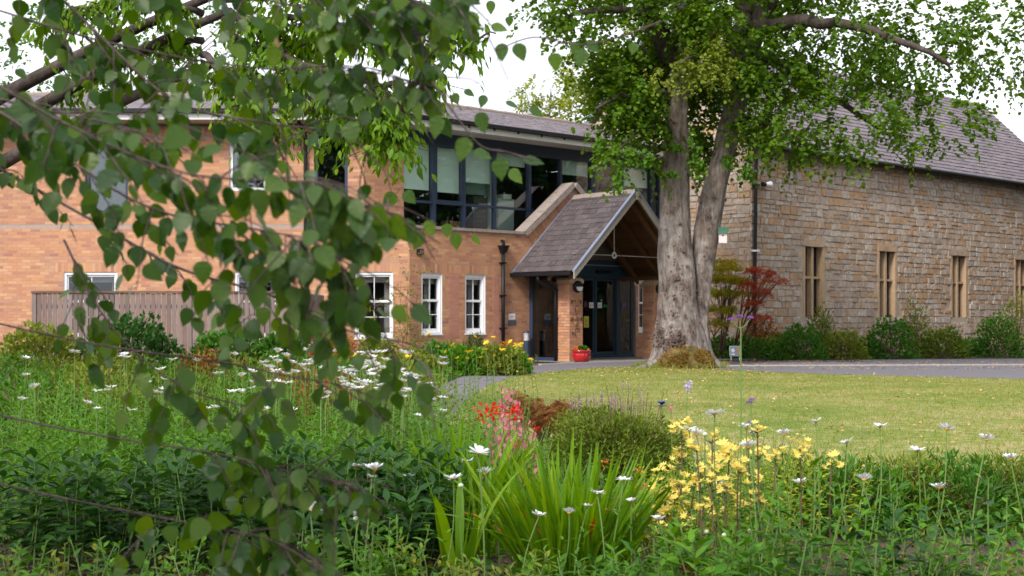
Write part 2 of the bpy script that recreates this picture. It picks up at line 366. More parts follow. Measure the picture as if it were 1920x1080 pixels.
M['lf_maple_g'] = leafm('leaf_maple_g', [(0.10, 0.15, 0.025), (0.20, 0.24, 0.04), (0.38, 0.32, 0.07), (0.40, 0.18, 0.06)], 0.6, 0.4, 0.3)
M['lf_maple_r'] = leafm('leaf_maple_r', [(0.20, 0.05, 0.035), (0.36, 0.10, 0.06), (0.34, 0.15, 0.08)], 0.6, 0.4, 0.3)
M['stem'] = plain('stem', (0.13, 0.22, 0.045), 0.6, var=0.2, scale=3)
M['stem_brown'] = plain('stem_brown', (0.13, 0.075, 0.045), 0.8, var=0.3, scale=6)
M['petal_white'] = leafm('petal_white', [(0.80, 0.80, 0.80), (0.86, 0.86, 0.87)], 0.6, 0.25, 0.3, trcol=(0.85, 0.85, 0.85))
M['disc_yellow'] = plain('disc_yellow', (0.62, 0.36, 0.03), 0.8)
M['petal_yellow'] = leafm('petal_yellow', [(0.80, 0.52, 0.01), (0.84, 0.62, 0.02)], 0.6, 0.3, 0.3, trcol=(0.85, 0.6, 0.02))
M['petal_lily'] = leafm('petal_lily', [(0.82, 0.58, 0.07), (0.86, 0.70, 0.16), (0.88, 0.76, 0.30)], 0.6, 0.35, 0.3, trcol=(0.85, 0.72, 0.2))
M['petal_red'] = leafm('petal_red', [(0.62, 0.010, 0.006), (0.78, 0.025, 0.010)], 0.5, 0.3, 0.3, trcol=(0.75, 0.03, 0.01))
M['petal_pink'] = leafm('petal_pink', [(0.48, 0.08, 0.16), (0.62, 0.15, 0.23), (0.72, 0.32, 0.36), (0.62, 0.18, 0.22)], 0.6, 0.4, 0.3, trcol=(0.65, 0.25, 0.25))
M['petal_purple'] = leafm('petal_purple', [(0.26, 0.08, 0.42), (0.36, 0.14, 0.55)], 0.6, 0.3, 0.3, trcol=(0.4, 0.15, 0.6))
M['petal_lav'] = leafm('petal_lav', [(0.32, 0.20, 0.30), (0.42, 0.28, 0.40), (0.30, 0.14, 0.20)], 0.7, 0.3, 0.2, trcol=(0.4, 0.3, 0.4))
M['petal_orange'] = leafm('petal_orange', [(0.72, 0.14, 0.01), (0.78, 0.28, 0.02)], 0.5, 0.3, 0.3, trcol=(0.75, 0.2, 0.02))
M['petal_blue'] = plain('petal_blue', (0.02, 0.07, 0.28), 0.3, 0.4)
M['purple_dark'] = plain('purple_dark', (0.10, 0.02, 0.10), 0.4)
M['grass'] = leafm('grass_blades', [(0.10, 0.17, 0.035), (0.17, 0.23, 0.05), (0.28, 0.27, 0.10), (0.40, 0.32, 0.17)], 0.7, 0.3, 0.2, patch=0.5)
M['litter'] = pieces('litter', [(0.42, 0.26, 0.10), (0.50, 0.36, 0.14), (0.32, 0.16, 0.07), (0.55, 0.42, 0.18)], 0.8, 0.2, 20, 0)
M['litter_dark'] = pieces('litter_dark', [(0.16, 0.07, 0.035), (0.26, 0.13, 0.06), (0.10, 0.05, 0.03), (0.20, 0.16, 0.06)], 0.8, 0.2, 20, 0)

def lawn_mat():
    m, nt, b = _new('lawn')
    n1 = _noise(nt, 0.45, 5, 0.7); n2 = _noise(nt, 6.0, 6, 0.7); n3 = _noise(nt, 60, 3, 0.7)
    r1 = _ramp(nt, [(0.11, 0.17, 0.04), (0.18, 0.22, 0.06), (0.28, 0.26, 0.11), (0.36, 0.28, 0.16)])
    a = nt.nodes.new('ShaderNodeMath'); a.operation = 'MULTIPLY_ADD'; a.inputs[1].default_value = 0.5
    h = nt.nodes.new('ShaderNodeMath'); h.operation = 'MULTIPLY'; h.inputs[1].default_value = 0.5
    nt.links.new(n2.outputs['Fac'], h.inputs[0]); nt.links.new(n1.outputs['Fac'], a.inputs[0]); nt.links.new(h.outputs[0], a.inputs[2])
    s = nt.nodes.new('ShaderNodeMapRange'); s.inputs['From Min'].default_value = 0.42; s.inputs['From Max'].default_value = 0.59
    nt.links.new(a.outputs[0], s.inputs[0]); nt.links.new(s.outputs[0], r1.inputs[0])
    mm = nt.nodes.new('ShaderNodeMixRGB'); mm.blend_type = 'MULTIPLY'; mm.inputs[0].default_value = 1
    g = _ramp(nt, [(0.55,) * 3, (1.35,) * 3]); nt.links.new(n3.outputs['Fac'], g.inputs[0])
    nt.links.new(r1.outputs[0], mm.inputs[1]); nt.links.new(g.outputs[0], mm.inputs[2]); nt.links.new(mm.outputs[0], b.inputs['Base Color'])
    b.inputs['Roughness'].default_value = 0.95; b.inputs['Specular IOR Level'].default_value = 0.1
    _bump(nt, b, n3.outputs['Fac'], 0.6, 0.02); return m
M['lawn'] = lawn_mat()

# ------------------------------------------------------------------ leaf baking
def T(verts, faces): return np.array(verts, float), np.array(faces, int)
TPL = {
    'dia': T([(0, 0, 0), (-.36, .45, .07), (0, 1, -.05), (.36, .45, .07)], [(0, 3, 2), (0, 2, 1)]),
    'round': T([(0, 0, 0), (-.42, .25, .05), (-.40, .62, .04), (0, 1, -.08), (.40, .62, .04), (.42, .25, .05), (0, .5, -.03)],
               [(0, 6, 1), (1, 6, 2), (2, 6, 3), (3, 6, 4), (4, 6, 5), (5, 6, 0)]),
    'lance': T([(0, 0, 0), (-.13, .35, .04), (-.09, .7, .0), (0, 1, -.14), (.09, .7, .0), (.13, .35, .04), (0, .5, -.02)],
               [(0, 6, 1), (1, 6, 2), (2, 6, 3), (3, 6, 4), (4, 6, 5), (5, 6, 0)]),
    'lance2': T([(0, 0, 0), (-.15, .42, .05), (0, 1, -.12), (.15, .42, .05)], [(0, 3, 2), (0, 2, 1)]),
    'blade': T([(-.05, 0, 0), (.05, 0, 0), (0, 1, -.1)], [(0, 1, 2)]),
    'petal': T([(-.06, 0.1, 0), (.06, 0.1, 0), (.12, .7, .02), (.05, 1, 0), (-.05, 1, 0), (-.12, .7, .02)], [(0, 1, 2), (0, 2, 5), (5, 2, 3), (5, 3, 4)]),
    'hex': T([(math.cos(a) * .5, .5 + math.sin(a) * .5, .04 * (k % 2)) for k, a in enumerate([i * math.pi / 3 for i in range(6)])], [(0, 1, 2), (0, 2, 3), (0, 3, 4), (0, 4, 5)]),
    'palm': T([(0, 0, 0)] + [p for a in (-1.1, -.55, 0, .55, 1.1) for p in ((math.sin(a - .13) * .5, math.cos(a - .13) * .5, .02), (math.sin(a) * 1., math.cos(a) * 1., -.15), (math.sin(a + .13) * .5, math.cos(a + .13) * .5, .02))],
              [(0, 3 * i + 3, 3 * i + 2) for i in range(5)] + [(0, 3 * i + 2, 3 * i + 1) for i in range(5)]),
}
def nrm(a): return a / np.maximum(1e-9, np.linalg.norm(a, axis=-1, keepdims=True))
def bake(tpl, pos, dr, nm, sc, wid=1.0):
    tv, tf = TPL[tpl]
    pos = np.asarray(pos, float); dr = nrm(np.asarray(dr, float)); nm = np.asarray(nm, float)
    nm = nrm(nm - dr * np.sum(nm * dr, axis=1, keepdims=True)); xx = np.cross(dr, nm)
    sc = np.broadcast_to(np.asarray(sc, float), (len(pos),))[:, None, None]
    V = pos[:, None] + sc * (tv[None, :, 0:1] * wid * xx[:, None] + tv[None, :, 1:2] * dr[:, None] + tv[None, :, 2:3] * nm[:, None])
    k = len(tv); F = tf[None] + (np.arange(len(pos)) * k)[:, None, None]
    return V.reshape(-1, 3), F.reshape(-1, tf.shape[1])
def bake_obj(name, tpl, pos, dr, nm, sc, m, parent=None, kind=None, label=None, wid=1.0):
    V, F = bake(tpl, pos, dr, nm, sc, wid)
    return link(name, new_mesh(name, V, F), m, parent, kind, label)
def rvec(r, n): return nrm(r.normal(size=(n, 3)))

def sprays(c, n, L, size, r, droop=0.5, out=None, upb=0.9, side=0.75):
    """twigs of leaves: c (M,3) twig bases -> leaf arrays"""
    Mn = len(c); a = r.uniform(0, 2 * math.pi, Mn)
    d = np.stack([np.cos(a), np.sin(a), r.uniform(-.5, .25, Mn)], 1)
    if out is not None: d = nrm(nrm(d) + 1.1 * nrm(out))
    else: d = nrm(d)
    Ls = L * r.uniform(.6, 1.3, Mn); s = (np.arange(n) + .5) / n
    p = c[:, None] + d[:, None] * (Ls[:, None] * s)[..., None]
    p[..., 2] -= droop * Ls[:, None] * s ** 2
    sd = nrm(np.cross(d, [0, 0, 1.0]) + 1e-6)[:, None] * np.where(np.arange(n) % 2, 1, -1)[None, :, None]
    dirn = d[:, None] * .6 + sd * side + r.normal(size=(Mn, n, 3)) * .28; dirn[..., 2] -= droop * .8
    nm = r.normal(size=(Mn, n, 3)) * .45; nm[..., 2] += upb
    p += r.normal(size=p.shape) * size * .3
    sc = size * r.uniform(.65, 1.2, (Mn, n))
    return p.reshape(-1, 3), dirn.reshape(-1, 3), nm.reshape(-1, 3), sc.ravel()

def in_ell(r, n, c, rad, shell=0.0):
    v = rvec(r, n); q = r.uniform(shell ** 3, 1, n) ** (1 / 3); return np.array(c)[None] + v * q[:, None] * np.array(rad)[None], v

# ------------------------------------------------------------------ frames for walls
class Frame:
    def __init__(s, o, u, n): s.o = Vector((*o, 0)); s.u = Vector((*u, 0)); s.n = Vector((*n, 0))
    def pt(s, t, off, z): return s.o + s.u * t + s.n * off + Vector((0, 0, z))
    def box(s, mb, t0, t1, o0, o1, z0, z1):
        a = [(t0, o1), (t1, o1), (t1, o0), (t0, o0)]
        return mb.box8([s.pt(t, o, z0) for t, o in a] + [s.pt(t, o, z1) for t, o in a])
    def t_at(s, px, off=0.0):
        q = (px - CX) / FPX; b = s.o + s.n * off
        return (q * b.y - b.x) / (s.u.x - q * s.u.y)
    def z_at(s, t, off, py): return CZ + (HY - py) / FPX * s.pt(t, off, 0).y
A = Frame((-2.505, 31.7), (0.7398, 0.6729), (0.6729, -0.7398))     # main front
W = Frame((0, 31.7), (1, 0), (0, -1))                               # left wing, facing the garden
Wu = -3.627; Wl = -2.505
GZ = 0.064

def brick_list(t0, t1, z0, z1, holes, r, solid=None):
    out = []; n = int(round((z1 - z0) / 0.075))
    for k in range(n):
        z = z0 + k * 0.075; t = t0 - (0.1125 if k % 2 else 0)
        while t < t1:
            a, b = max(t, t0), min(t + 0.215, t1)
            segs = [(a, b)] if b - a > 0.02 else []
            for (h0, h1, g0, g1) in holes:
                if z + 0.065 > g0 + 1e-3 and z < g1 - 1e-3:
                    ns = []
                    for (c, d) in segs:
                        if d <= h0 or c >= h1: ns.append((c, d)); continue
                        if c < h0 - 0.02: ns.append((c, h0 - 0.002))
                        if d > h1 + 0.02: ns.append((h1 + 0.002, d))
                    segs = ns
            for (c, d) in segs: out.append((c, d, z + 0.005, z + 0.070))
            t += 0.225
    return out
def soldier(t0, t1, z0, z1):
    out = []; n = max(1, int(round((t1 - t0) / 0.075))); w_ = (t1 - t0) / n
    for k in range(n): out.append((t0 + k * w_ + .005, t0 + (k + 1) * w_ - .005, z0, z1))
    return out
def bricks_mesh(fr, off, lst, r, mb=None, front=0.004):
    V = []; F = []
    for (a, b, c, d) in lst:
        o = off + front + r.uniform(-.0015, .0015); n = len(V)
        for (t, z) in ((a, c), (b, c), (b, d), (a, d)): V.append(tuple(fr.pt(t, o, z)))
        for (t, z) in ((a, c), (b, c), (b, d), (a, d)): V.append(tuple(fr.pt(t, off - .006, z)))
        F += [(n, n + 1, n + 2, n + 3), (n + 4, n + 5, n + 1, n), (n + 5, n + 6, n + 2, n + 1), (n + 6, n + 7, n + 3, n + 2), (n + 7, n + 4, n, n + 3)]
    return V, F
def wall_boxes(mb, fr, t0, t1, o0, o1, z0, z1, holes):
    """solid wall with rectangular holes"""
    ts = sorted({t0, t1, *[h[0] for h in holes], *[h[1] for h in holes]}); ts = [t for t in ts if t0 <= t <= t1]
    for a, b in zip(ts[:-1], ts[1:]):
        cut = sorted([(h[2], h[3]) for h in holes if h[0] <= a + 1e-6 and h[1] >= b - 1e-6])
        z = z0
        for c, d in cut:
            if c > z: fr.box(mb, a, b, o0, o1, z, c)
            z = max(z, d)
        if z < z1: fr.box(mb, a, b, o0, o1, z, z1)

# ================================================================== GROUND
def ground():
    xs = np.concatenate([np.linspace(-600, -20, 12), np.linspace(-18, 18, 73), np.linspace(20, 600, 12)])
    ys = np.concatenate([np.linspace(-600, -4, 10), np.linspace(0, 45, 91), np.linspace(50, 900, 14)])
    V = [(x, y, gz(x, y) - 0.02) for y in ys for x in xs]; nx = len(xs)
    F = [(j * nx + i, j * nx + i + 1, (j + 1) * nx + i + 1, (j + 1) * nx + i) for j in range(len(ys) - 1) for i in range(nx - 1)]
    struct('ground', new_mesh('ground', V, F), M['soil'])
ground()
from mathutils.geometry import tessellate_polygon
def sheet(name, pts, dz, m, fine=None, bumpy=0.0):
    """flat polygon laid over the ground, cut into cells so that it follows it"""
    bm = bmesh.new(); vs = [bm.verts.new((p[0], p[1], 0)) for p in pts]; bm.faces.new(vs)
    for y in np.arange(-2, 46, fine or 1.5):
        bmesh.ops.bisect_plane(bm, geom=bm.verts[:] + bm.edges[:] + bm.faces[:], plane_co=(0, y, 0), plane_no=(0, 1, 0))
    if fine:
        for x in np.arange(-16, 16, fine):
            bmesh.ops.bisect_plane(bm, geom=bm.verts[:] + bm.edges[:] + bm.faces[:], plane_co=(x, 0, 0), plane_no=(1, 0, 0))
    bmesh.ops.triangulate(bm, faces=bm.faces[:])
    for v in bm.verts:
        v.co.z = gz(v.co.x, v.co.y) + dz + (bumpy * (mnoise.noise(Vector((v.co.x * .9, v.co.y * .9, 0)))) if bumpy else 0)
    bmesh.ops.recalc_face_normals(bm, faces=bm.faces[:])
    me = bpy.data.meshes.new(name); bm.to_mesh(me); bm.free()
    if me.polygons and me.polygons[0].normal.z < 0: me.flip_normals()
    return struct(name, me, m)
g2 = lambda px, py: (G(px, py).x, G(px, py).y)
inner = [g2(800, 860), g2(838, 800), g2(872, 752), g2(915, 722), g2(960, 707), g2(1030, 697), g2(1110, 690), g2(1190, 687), g2(1280, 688), g2(1360, 693), g2(1430, 697), g2(1560, 702), g2(1960, 712)]
outer = [g2(2000, 672), g2(1427, 676), g2(1204, 677), g2(1015, 684), g2(940, 690), g2(880, 700), g2(830, 722), g2(780, 765), g2(720, 830)]
sheet('lawn', inner + [(14, 9.2), (-1.2, 9.2)], -0.004, M['lawn'], fine=0.5)
sheet('path', inner + outer, 0.0, M['tarmac'])
pav = [A.pt(t, o, 0) for t, o in ((3.3, 0.0), (10.0, 0.0), (10.0, 2.62), (20, 2.62), (20, 3.6))]
outer_p = [(x, y) for x, y in outer]
sheet('porch_paving', [(p.x, p.y) for p in pav[:3]] + [(A.pt(9.9, 4.2, 0).x, A.pt(9.9, 4.2, 0).y), outer_p[2], outer_p[3], (A.pt(3.3, 1.9, 0).x, A.pt(3.3, 1.9, 0).y)], 0.004, M['paving'])
def kerb_line(name, a, b, m, h=0.03, wd=0.12, n=14):
    root = thing(name, 'pale flush kerb stones edging the porch paving', 'kerb', (a[0], a[1], gz(*a)))
    a = Vector((*a, 0)); b = Vector((*b, 0)); d = (b - a); L = d.length; d.normalize(); s = Vector((-d.y, d.x, 0)) * wd / 2
    for i in range(n):
        p = a + d * (L * i / n + .005); q = a + d * (L * (i + 1) / n - .005); mb = MB()
        z0 = gz(p.x, p.y) - .03; z1 = z0 + .03 + h
        pts = [p - s, q - s, q + s, p + s]
        mb.box8([v + Vector((0, 0, z0)) for v in pts] + [v + Vector((0, 0, z1)) for v in pts]); mb.build('kerb_stone', m, root)
kerb_line('kerb', g2(1012, 684.5), g2(1206, 677.5), M['kerb'])
k2 = thing('kerb', 'thin pale kerb crossing the drive beyond the big tree', 'kerb', Vector((*g2(1352, 686), gz(0, 30))))
for i in range(16):
    a = Vector((*g2(1352 + i * 36, 686.5 - i * .12), 0)); b = Vector((*g2(1387 + i * 36, 686.4 - i * .12), 0)); mb = MB()
    mb.box8([a + Vector((0, -.05, .05)), b + Vector((0, -.05, .05)), b + Vector((0, .05, .05)), a + Vector((0, .05, .05)), a + Vector((0, -.05, .09)), b + Vector((0, -.05, .09)), b + Vector((0, .05, .09)), a + Vector((0, .05, .09))]); mb.build('kerb_stone', M['kerb'], k2)

# lawn grass and litter
def pip(x, y, poly):
    c = np.zeros(len(x), bool); n = len(poly)
    for i in range(n):
        x0, y0 = poly[i]; x1, y1 = poly[(i + 1) % n]
        c ^= ((y0 > y) != (y1 > y)) & (x < (x1 - x0) * (y - y0) / ((y1 - y0) + 1e-12) + x0)
    return c
LAWN = inner + [(14, 9.2), (-1.2, 9.2)]
def gzv(x, y):
    t = np.clip((y - 9) / 19, 0, 1); return 0.064 * t * t * (3 - 2 * t)
def scatter(n, poly, r, x0=-3, x1=14, y0=9, y1=33):
    x = r.uniform(x0, x1, n); y = r.uniform(y0, y1, n); k = pip(x, y, poly) & (np.abs(x) < y * .42); return x[k], y[k]
x, y = scatter(300000, LAWN, R); n = len(x)
pos = np.stack([x, y, gzv(x, y) - .006], 1); dr = R.normal(size=(n, 3)) * .55; dr[:, 2] = 1
bake_obj('grass', 'blade', pos, dr, rvec(R, n), R.uniform(.02, .055, n), M['grass'], kind='stuff', wid=1.6, label='short dry mown lawn grass')
x, y = scatter(22000, LAWN, R); n = len(x)
kk = (R.random(n) < 1.1 * np.exp(-(((x - 4.0) / 1.6) ** 2 + (y - 29) ** 2) / 9) + .13); x, y = x[kk], y[kk]; n = len(x)
bake_obj('fallen_leaves', 'dia', np.stack([x, y, gzv(x, y) + .02], 1), R.normal(size=(n, 3)) * [1, 1, .2], R.normal(size=(n, 3)) * .3 + [0, 0, 1], R.uniform(.025, .06, n), M['litter'], kind='stuff', label='yellow and brown fallen leaves scattered over the lawn')

# ================================================================== BRICK BUILDING
B = thing('brick_building', 'orange brick two storey building with band of upper glazing and gabled slate porch', 'building', A.pt(4, 0, GZ))
zc = 3.47; zs = 5.93
r = R
# ground floor sash windows: (frame, t0, t1, z0, z1)
winA = [(A.t_at(790), A.t_at(829)), (A.t_at(872), A.t_at(910))]
wz0, wz1 = 0.79, 2.27
porchL = A.t_at(992); porchR = A.t_at(1192); w3 = (A.t_at(1197), A.t_at(1197) + .6)
holesA = [(a, b, wz0, wz1) for a, b in winA] + [(porchL + .06, porchR, GZ, 2.64), (w3[0], w3[1], wz0, wz1)]
wl = [(W.t_at(665), W.t_at(737)), (W.t_at(440), W.t_at(521)), (W.t_at(120), W.t_at(220))]
holesWl = [(a, b, wz0 - .1, wz1 + .03) for a, b in wl]
holesWu = [(W.t_at(589), W.t_at(652), 3.75, 5.72), (W.t_at(430), W.t_at(500), 4.3, 5.5), (W.t_at(160), W.t_at(240), 3.75, 5.72)]
tA1 = 10.06
wallm = MB()
wall_boxes(wallm, A, 0.004, tA1, -.30, 0, -.1, zc - .08, holesA)
wall_boxes(wallm, W, -14, Wl, -.30, 0, -.1, zc - .08, holesWl)
wall_boxes(wallm, W, -14, Wu, -.30, -.0015, zc - .08, zs - .06, holesWu)
tg0 = A.t_at(757, -.755)
wall_boxes(wallm, A, -.826, tg0, -1.05, -.755, zc - .08, zs - .06, [])
wall = wallm.build('wall', M['mortar'], B)
br = []; 
def take(fr, off, lst, front=.004, m='brick'): br.extend([(fr, off, x_, front, m) for x_ in lst])
solW = []
zsol = 2.31
LA = brick_list(0.0, tA1, GZ, zc - .08, holesA + [(winA[0][0] - .25, winA[1][1] + .3, zsol, zsol + .225)], r)
take(A, 0, LA)
take(A, 0, soldier(winA[0][0] - .25, winA[1][1] + .3, zsol, zsol + .215))
LW = brick_list(-13.9, Wl, GZ, zc - .08, holesWl + [(a - .22, b + .22, zsol, zsol + .225) for a, b in wl], r)
take(W, 0, LW)
for a, b in wl: take(W, 0, soldier(a - .22, b + .22, zsol, zsol + .215))
zsu = CZ + (HY - 256) / FPX * 31.7
LU = brick_list(-13.9, Wu, zc, zs - .08, holesWu + [(-13.9, Wu, zsu, zsu + .225)], r)
LU = [q for q in LU]
take(W, -.0015, LU)
sold = [q for q in soldier(-13.9, Wu, zsu, zsu + .215) if not any(q[1] > h[0] and q[0] < h[1] for h in holesWu)]
take(W, -.0015, sold)
take(A, -.755, brick_list(-.83, tg0, zc, zs - .08, [], r))
# the 300 bricks that show largest and clearest are pieces of their own
def vis_rank(q):
    fr, off, (a, b, c, d), f_, m_ = q
    p = fr.pt((a + b) / 2, off, (c + d) / 2); px = CX + FPX * p.x / p.y; py = HY - FPX * (p.z - CZ) / p.y
    ok = (840 < px < 975 and 440 < py < 612 and fr is A) or (500 < px < 590 and 240 < py < 310) or (655 < px < 755 and 330 < py < 385)
    return (b - a) * (1 if ok else -1)
order = sorted(range(len(br)), key=lambda i: -vis_rank(br[i]))
single = set([i for i in order if vis_rank(br[i]) > .15][:300]); cache = {}
V = []; F = []
for i, (fr, off, q, front, m_) in enumerate(br):
    if i in single:
        a, b, c, d = q; key = (fr is A, round(b - a, 3), round(d - c, 3))
        if key not in cache:
            mb = MB(); L2, H2 = (b - a) / 2, (d - c) / 2
            f2 = Frame((0, 0), (fr.u.x, fr.u.y), (fr.n.x, fr.n.y)); f2.box(mb, -L2, L2, -.006, .004, -H2, H2); me = mb.mesh('brick'); me.materials.append(M['brick']); cache[key] = me
        o = link('brick', cache[key], None, wall); o.location = fr.pt((a + b) / 2, off + r.uniform(-.001, .0015), (c + d) / 2)
    else:
        v, f = bricks_mesh(fr, off, [q], r); n = len(V); V += v; F += [tuple(k + n for k in g) for g in f]
link('brickwork', new_mesh('brickwork', V, np.array(F), True), M['brick'], B, kind='stuff')
# reddish piers between the sash windows (slightly proud bands)
for (a, b) in ((winA[0][1] + .22, winA[1][0] - .22), (winA[1][1] + .26, winA[1][1] + .48), (winA[0][0] - .34, winA[0][0] - .12)):
    V, F = bricks_mesh(A, 0.0, brick_list(a, b, .7, zsol - .04, [], r), r, front=.009); link('brick_band', new_mesh('brick_band', V, F), M['brick_red'], B, kind='stuff')
# coping along the top of the ground floor
c = MB(); A.box(c, -.02, porchL - .05, -.42, .055, zc - .08, zc - .005); W.box(c, Wu - .35, Wl - .05, -.35, .055, zc - .0815, zc - .0065)
c.build('coping', M['coping'], B)
A_floor = MB(); A.box(A_floor, -.5, tA1, -.95, -.30, 3.30, 3.395); A_floor.build('roof_ledge', M['lead'], B)

# glazing band
tg1 = tA1; gf = -.755
ms = [A.t_at(p, gf) for p in (813.5, 869.8, 927.8, 993, 1051.5, 1110.5, 1167, 1222)] + [tg1]
mw = [.10, .085, .075, .085, .06, .12, .06, .10, .06]
zt, ztop, zb = 4.14, 5.62, 3.40
gl = MB(); A.box(gl, tg0, tg1, gf - .09, gf + .02, ztop, ztop + .07); A.box(gl, tg0, tg1, gf - .09, gf + .02, zb, zb + .06)
A.box(gl, tg0, tg1, gf - .10, gf + .01, ztop + .073, zs + .02)
curtain = gl.build('glazing_frame', M['navy'], B)
prev = tg0
for i, (t, w_) in enumerate(zip(ms, mw)):
    mb = MB(); A.box(mb, t - w_ / 2, t + w_ / 2, gf - .10, gf + .025, zb + .06, ztop); mb.build('mullion', M['navy'], curtain)
    a, b = prev, t - w_ / 2
    mb = MB(); A.box(mb, a, b, gf - .09, gf + .015, zt - .03, zt + .03); mb.build('transom', M['navy'], curtain)
    if i in (1, 6):   # opening lights have a second frame
        mb = MB()
        for (p0, p1, q0, q1) in ((a + .002, b - .002, ztop - .05, ztop - .002), (a + .002, b - .002, zt + .032, zt + .08), (a + .002, a + .05, zt + .08, ztop - .05), (b - .05, b - .002, zt + .08, ztop - .05)):
            A.box(mb, p0, p1, gf - .05, gf + .018, q0, q1)
        mb.build('casement', M['navy'], curtain)
    for (z0, z1) in ((zb + .06, zt - .03), (zt + .03, ztop)):
        mb = MB(); A.box(mb, a, b, gf - .06, gf - .05, z0, z1); mb.build('pane', M['glass_up'], curtain)
    prev = t + w_ / 2
# roller blinds behind the upper panes
edges = [tg0] + ms
for i, bot in {0: 353, 1: 359, 2: 341, 3: 309, 5: 327, 7: 349, 8: 356}.items():
    a, b = edges[i] + .05, edges[i + 1] - .06
    z = A.z_at((a + b) / 2, gf, bot); mb = MB(); A.box(mb, a, b, gf - .14, gf - .135, z, ztop + .02); A.box(mb, a, b, gf - .15, gf - .125, z - .02, z)
    mb.build('roller_blind', M['blind'], B)
# inside the upper room
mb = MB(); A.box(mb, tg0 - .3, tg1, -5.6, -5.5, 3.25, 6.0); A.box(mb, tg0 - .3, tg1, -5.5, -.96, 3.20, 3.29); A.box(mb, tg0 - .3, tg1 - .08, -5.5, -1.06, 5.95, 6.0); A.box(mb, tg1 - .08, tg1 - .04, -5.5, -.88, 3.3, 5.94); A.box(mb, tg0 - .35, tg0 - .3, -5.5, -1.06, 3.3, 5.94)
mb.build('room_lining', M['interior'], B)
def boxthing(name, fr, t0, t1, o0, o1, z0, z1, m, label, cat, group=None):
    rt = thing(name, label, cat, fr.pt((t0 + t1) / 2, (o0 + o1) / 2, z0), group)
    mb = MB(); fr.box(mb, t0, t1, o0, o1, z0, z1); mb.build('body', m, rt); lid = MB(); fr.box(lid, t0 - .01, t1 + .01, o0 - .01, o1 + .01, z1, z1 + .02); lid.build('lid', m, rt)
ta = lambda px: A.t_at(px, gf - .5)
boxthing('storage_box', A, ta(842), ta(868), -1.6, -1.2, 3.30, 3.72, M['card'], 'brown cardboard box behind the lower second pane of the upper glazing', 'box')
boxthing('storage_box', A, ta(889), ta(916), -1.8, -1.3, 3.30, 4.45, M['interior'], 'dark tall cupboard topped with boxes behind the third upper pane', 'cupboard')
boxthing('storage_box', A, ta(878), ta(914), -1.75, -1.35, 4.50, 4.85, plain('tub', (0.3, 0.42, 0.38), 0.4), 'translucent green plastic tub on the dark cupboard upstairs', 'box')
boxthing('filing_cabinet', A, ta(932), ta(961), -1.7, -1.2, 3.30, 4.42, M['interior_white'], 'pale filing cabinet behind the fourth upper pane', 'cabinet')
boxthing('storage_box', A, ta(946), ta(961), -1.65, -1.3, 4.46, 4.56, M['paper'], 'small white carton lying on the pale filing cabinet upstairs', 'box')
mb = MB(); A.box(mb, ta(917), ta(923), -1.5, -1.2, 3.3, 5.6); mb.build('inner_column', M['interior_white'], B)

# eaves, gutter and roofs
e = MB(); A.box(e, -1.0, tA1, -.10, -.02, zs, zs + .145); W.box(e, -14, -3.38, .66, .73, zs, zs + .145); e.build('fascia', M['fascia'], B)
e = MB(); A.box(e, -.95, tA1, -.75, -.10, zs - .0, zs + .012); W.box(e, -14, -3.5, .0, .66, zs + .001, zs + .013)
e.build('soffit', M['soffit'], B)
e = MB(); A.box(e, -.9, tA1, -.02, .09, zs + .155, zs + .25); W.box(e, -14, -3.3, .73, .85, zs + .155, zs + .25)
gut = e.build('gutter', M['black'], B)
for k in range(12):
    mb = MB(); t = .2 + k * .85; A.box(mb, t, t + .035, -.02, .02, zs + .10, zs + .16); mb.build('gutter_bracket', M['black'], gut)
ez = zs + .20; rz = 7.18
E0 = A.pt(-1.115, 0.02, ez); E1 = A.pt(tA1, .02, ez); R1 = A.pt(tA1, -3.25, rz); R0 = A.pt(1.256, -3.25, rz)
Wa = Vector((-14, 30.93, ez)); Wb = Vector((-14, 34.95, rz)); K1 = A.pt(tA1, -7, ez); K0 = A.pt(3.2, -7, ez); Kw = Vector((-14, 39, ez))
mb = MB(); mb.add([E0, E1, R1, R0, Wa, Wb, K1, K0, Kw], [(0, 1, 2, 3), (4, 0, 3, 5), (3, 2, 6, 7), (5, 3, 7, 8)]); mb.build('roof', M['mortar'], B)
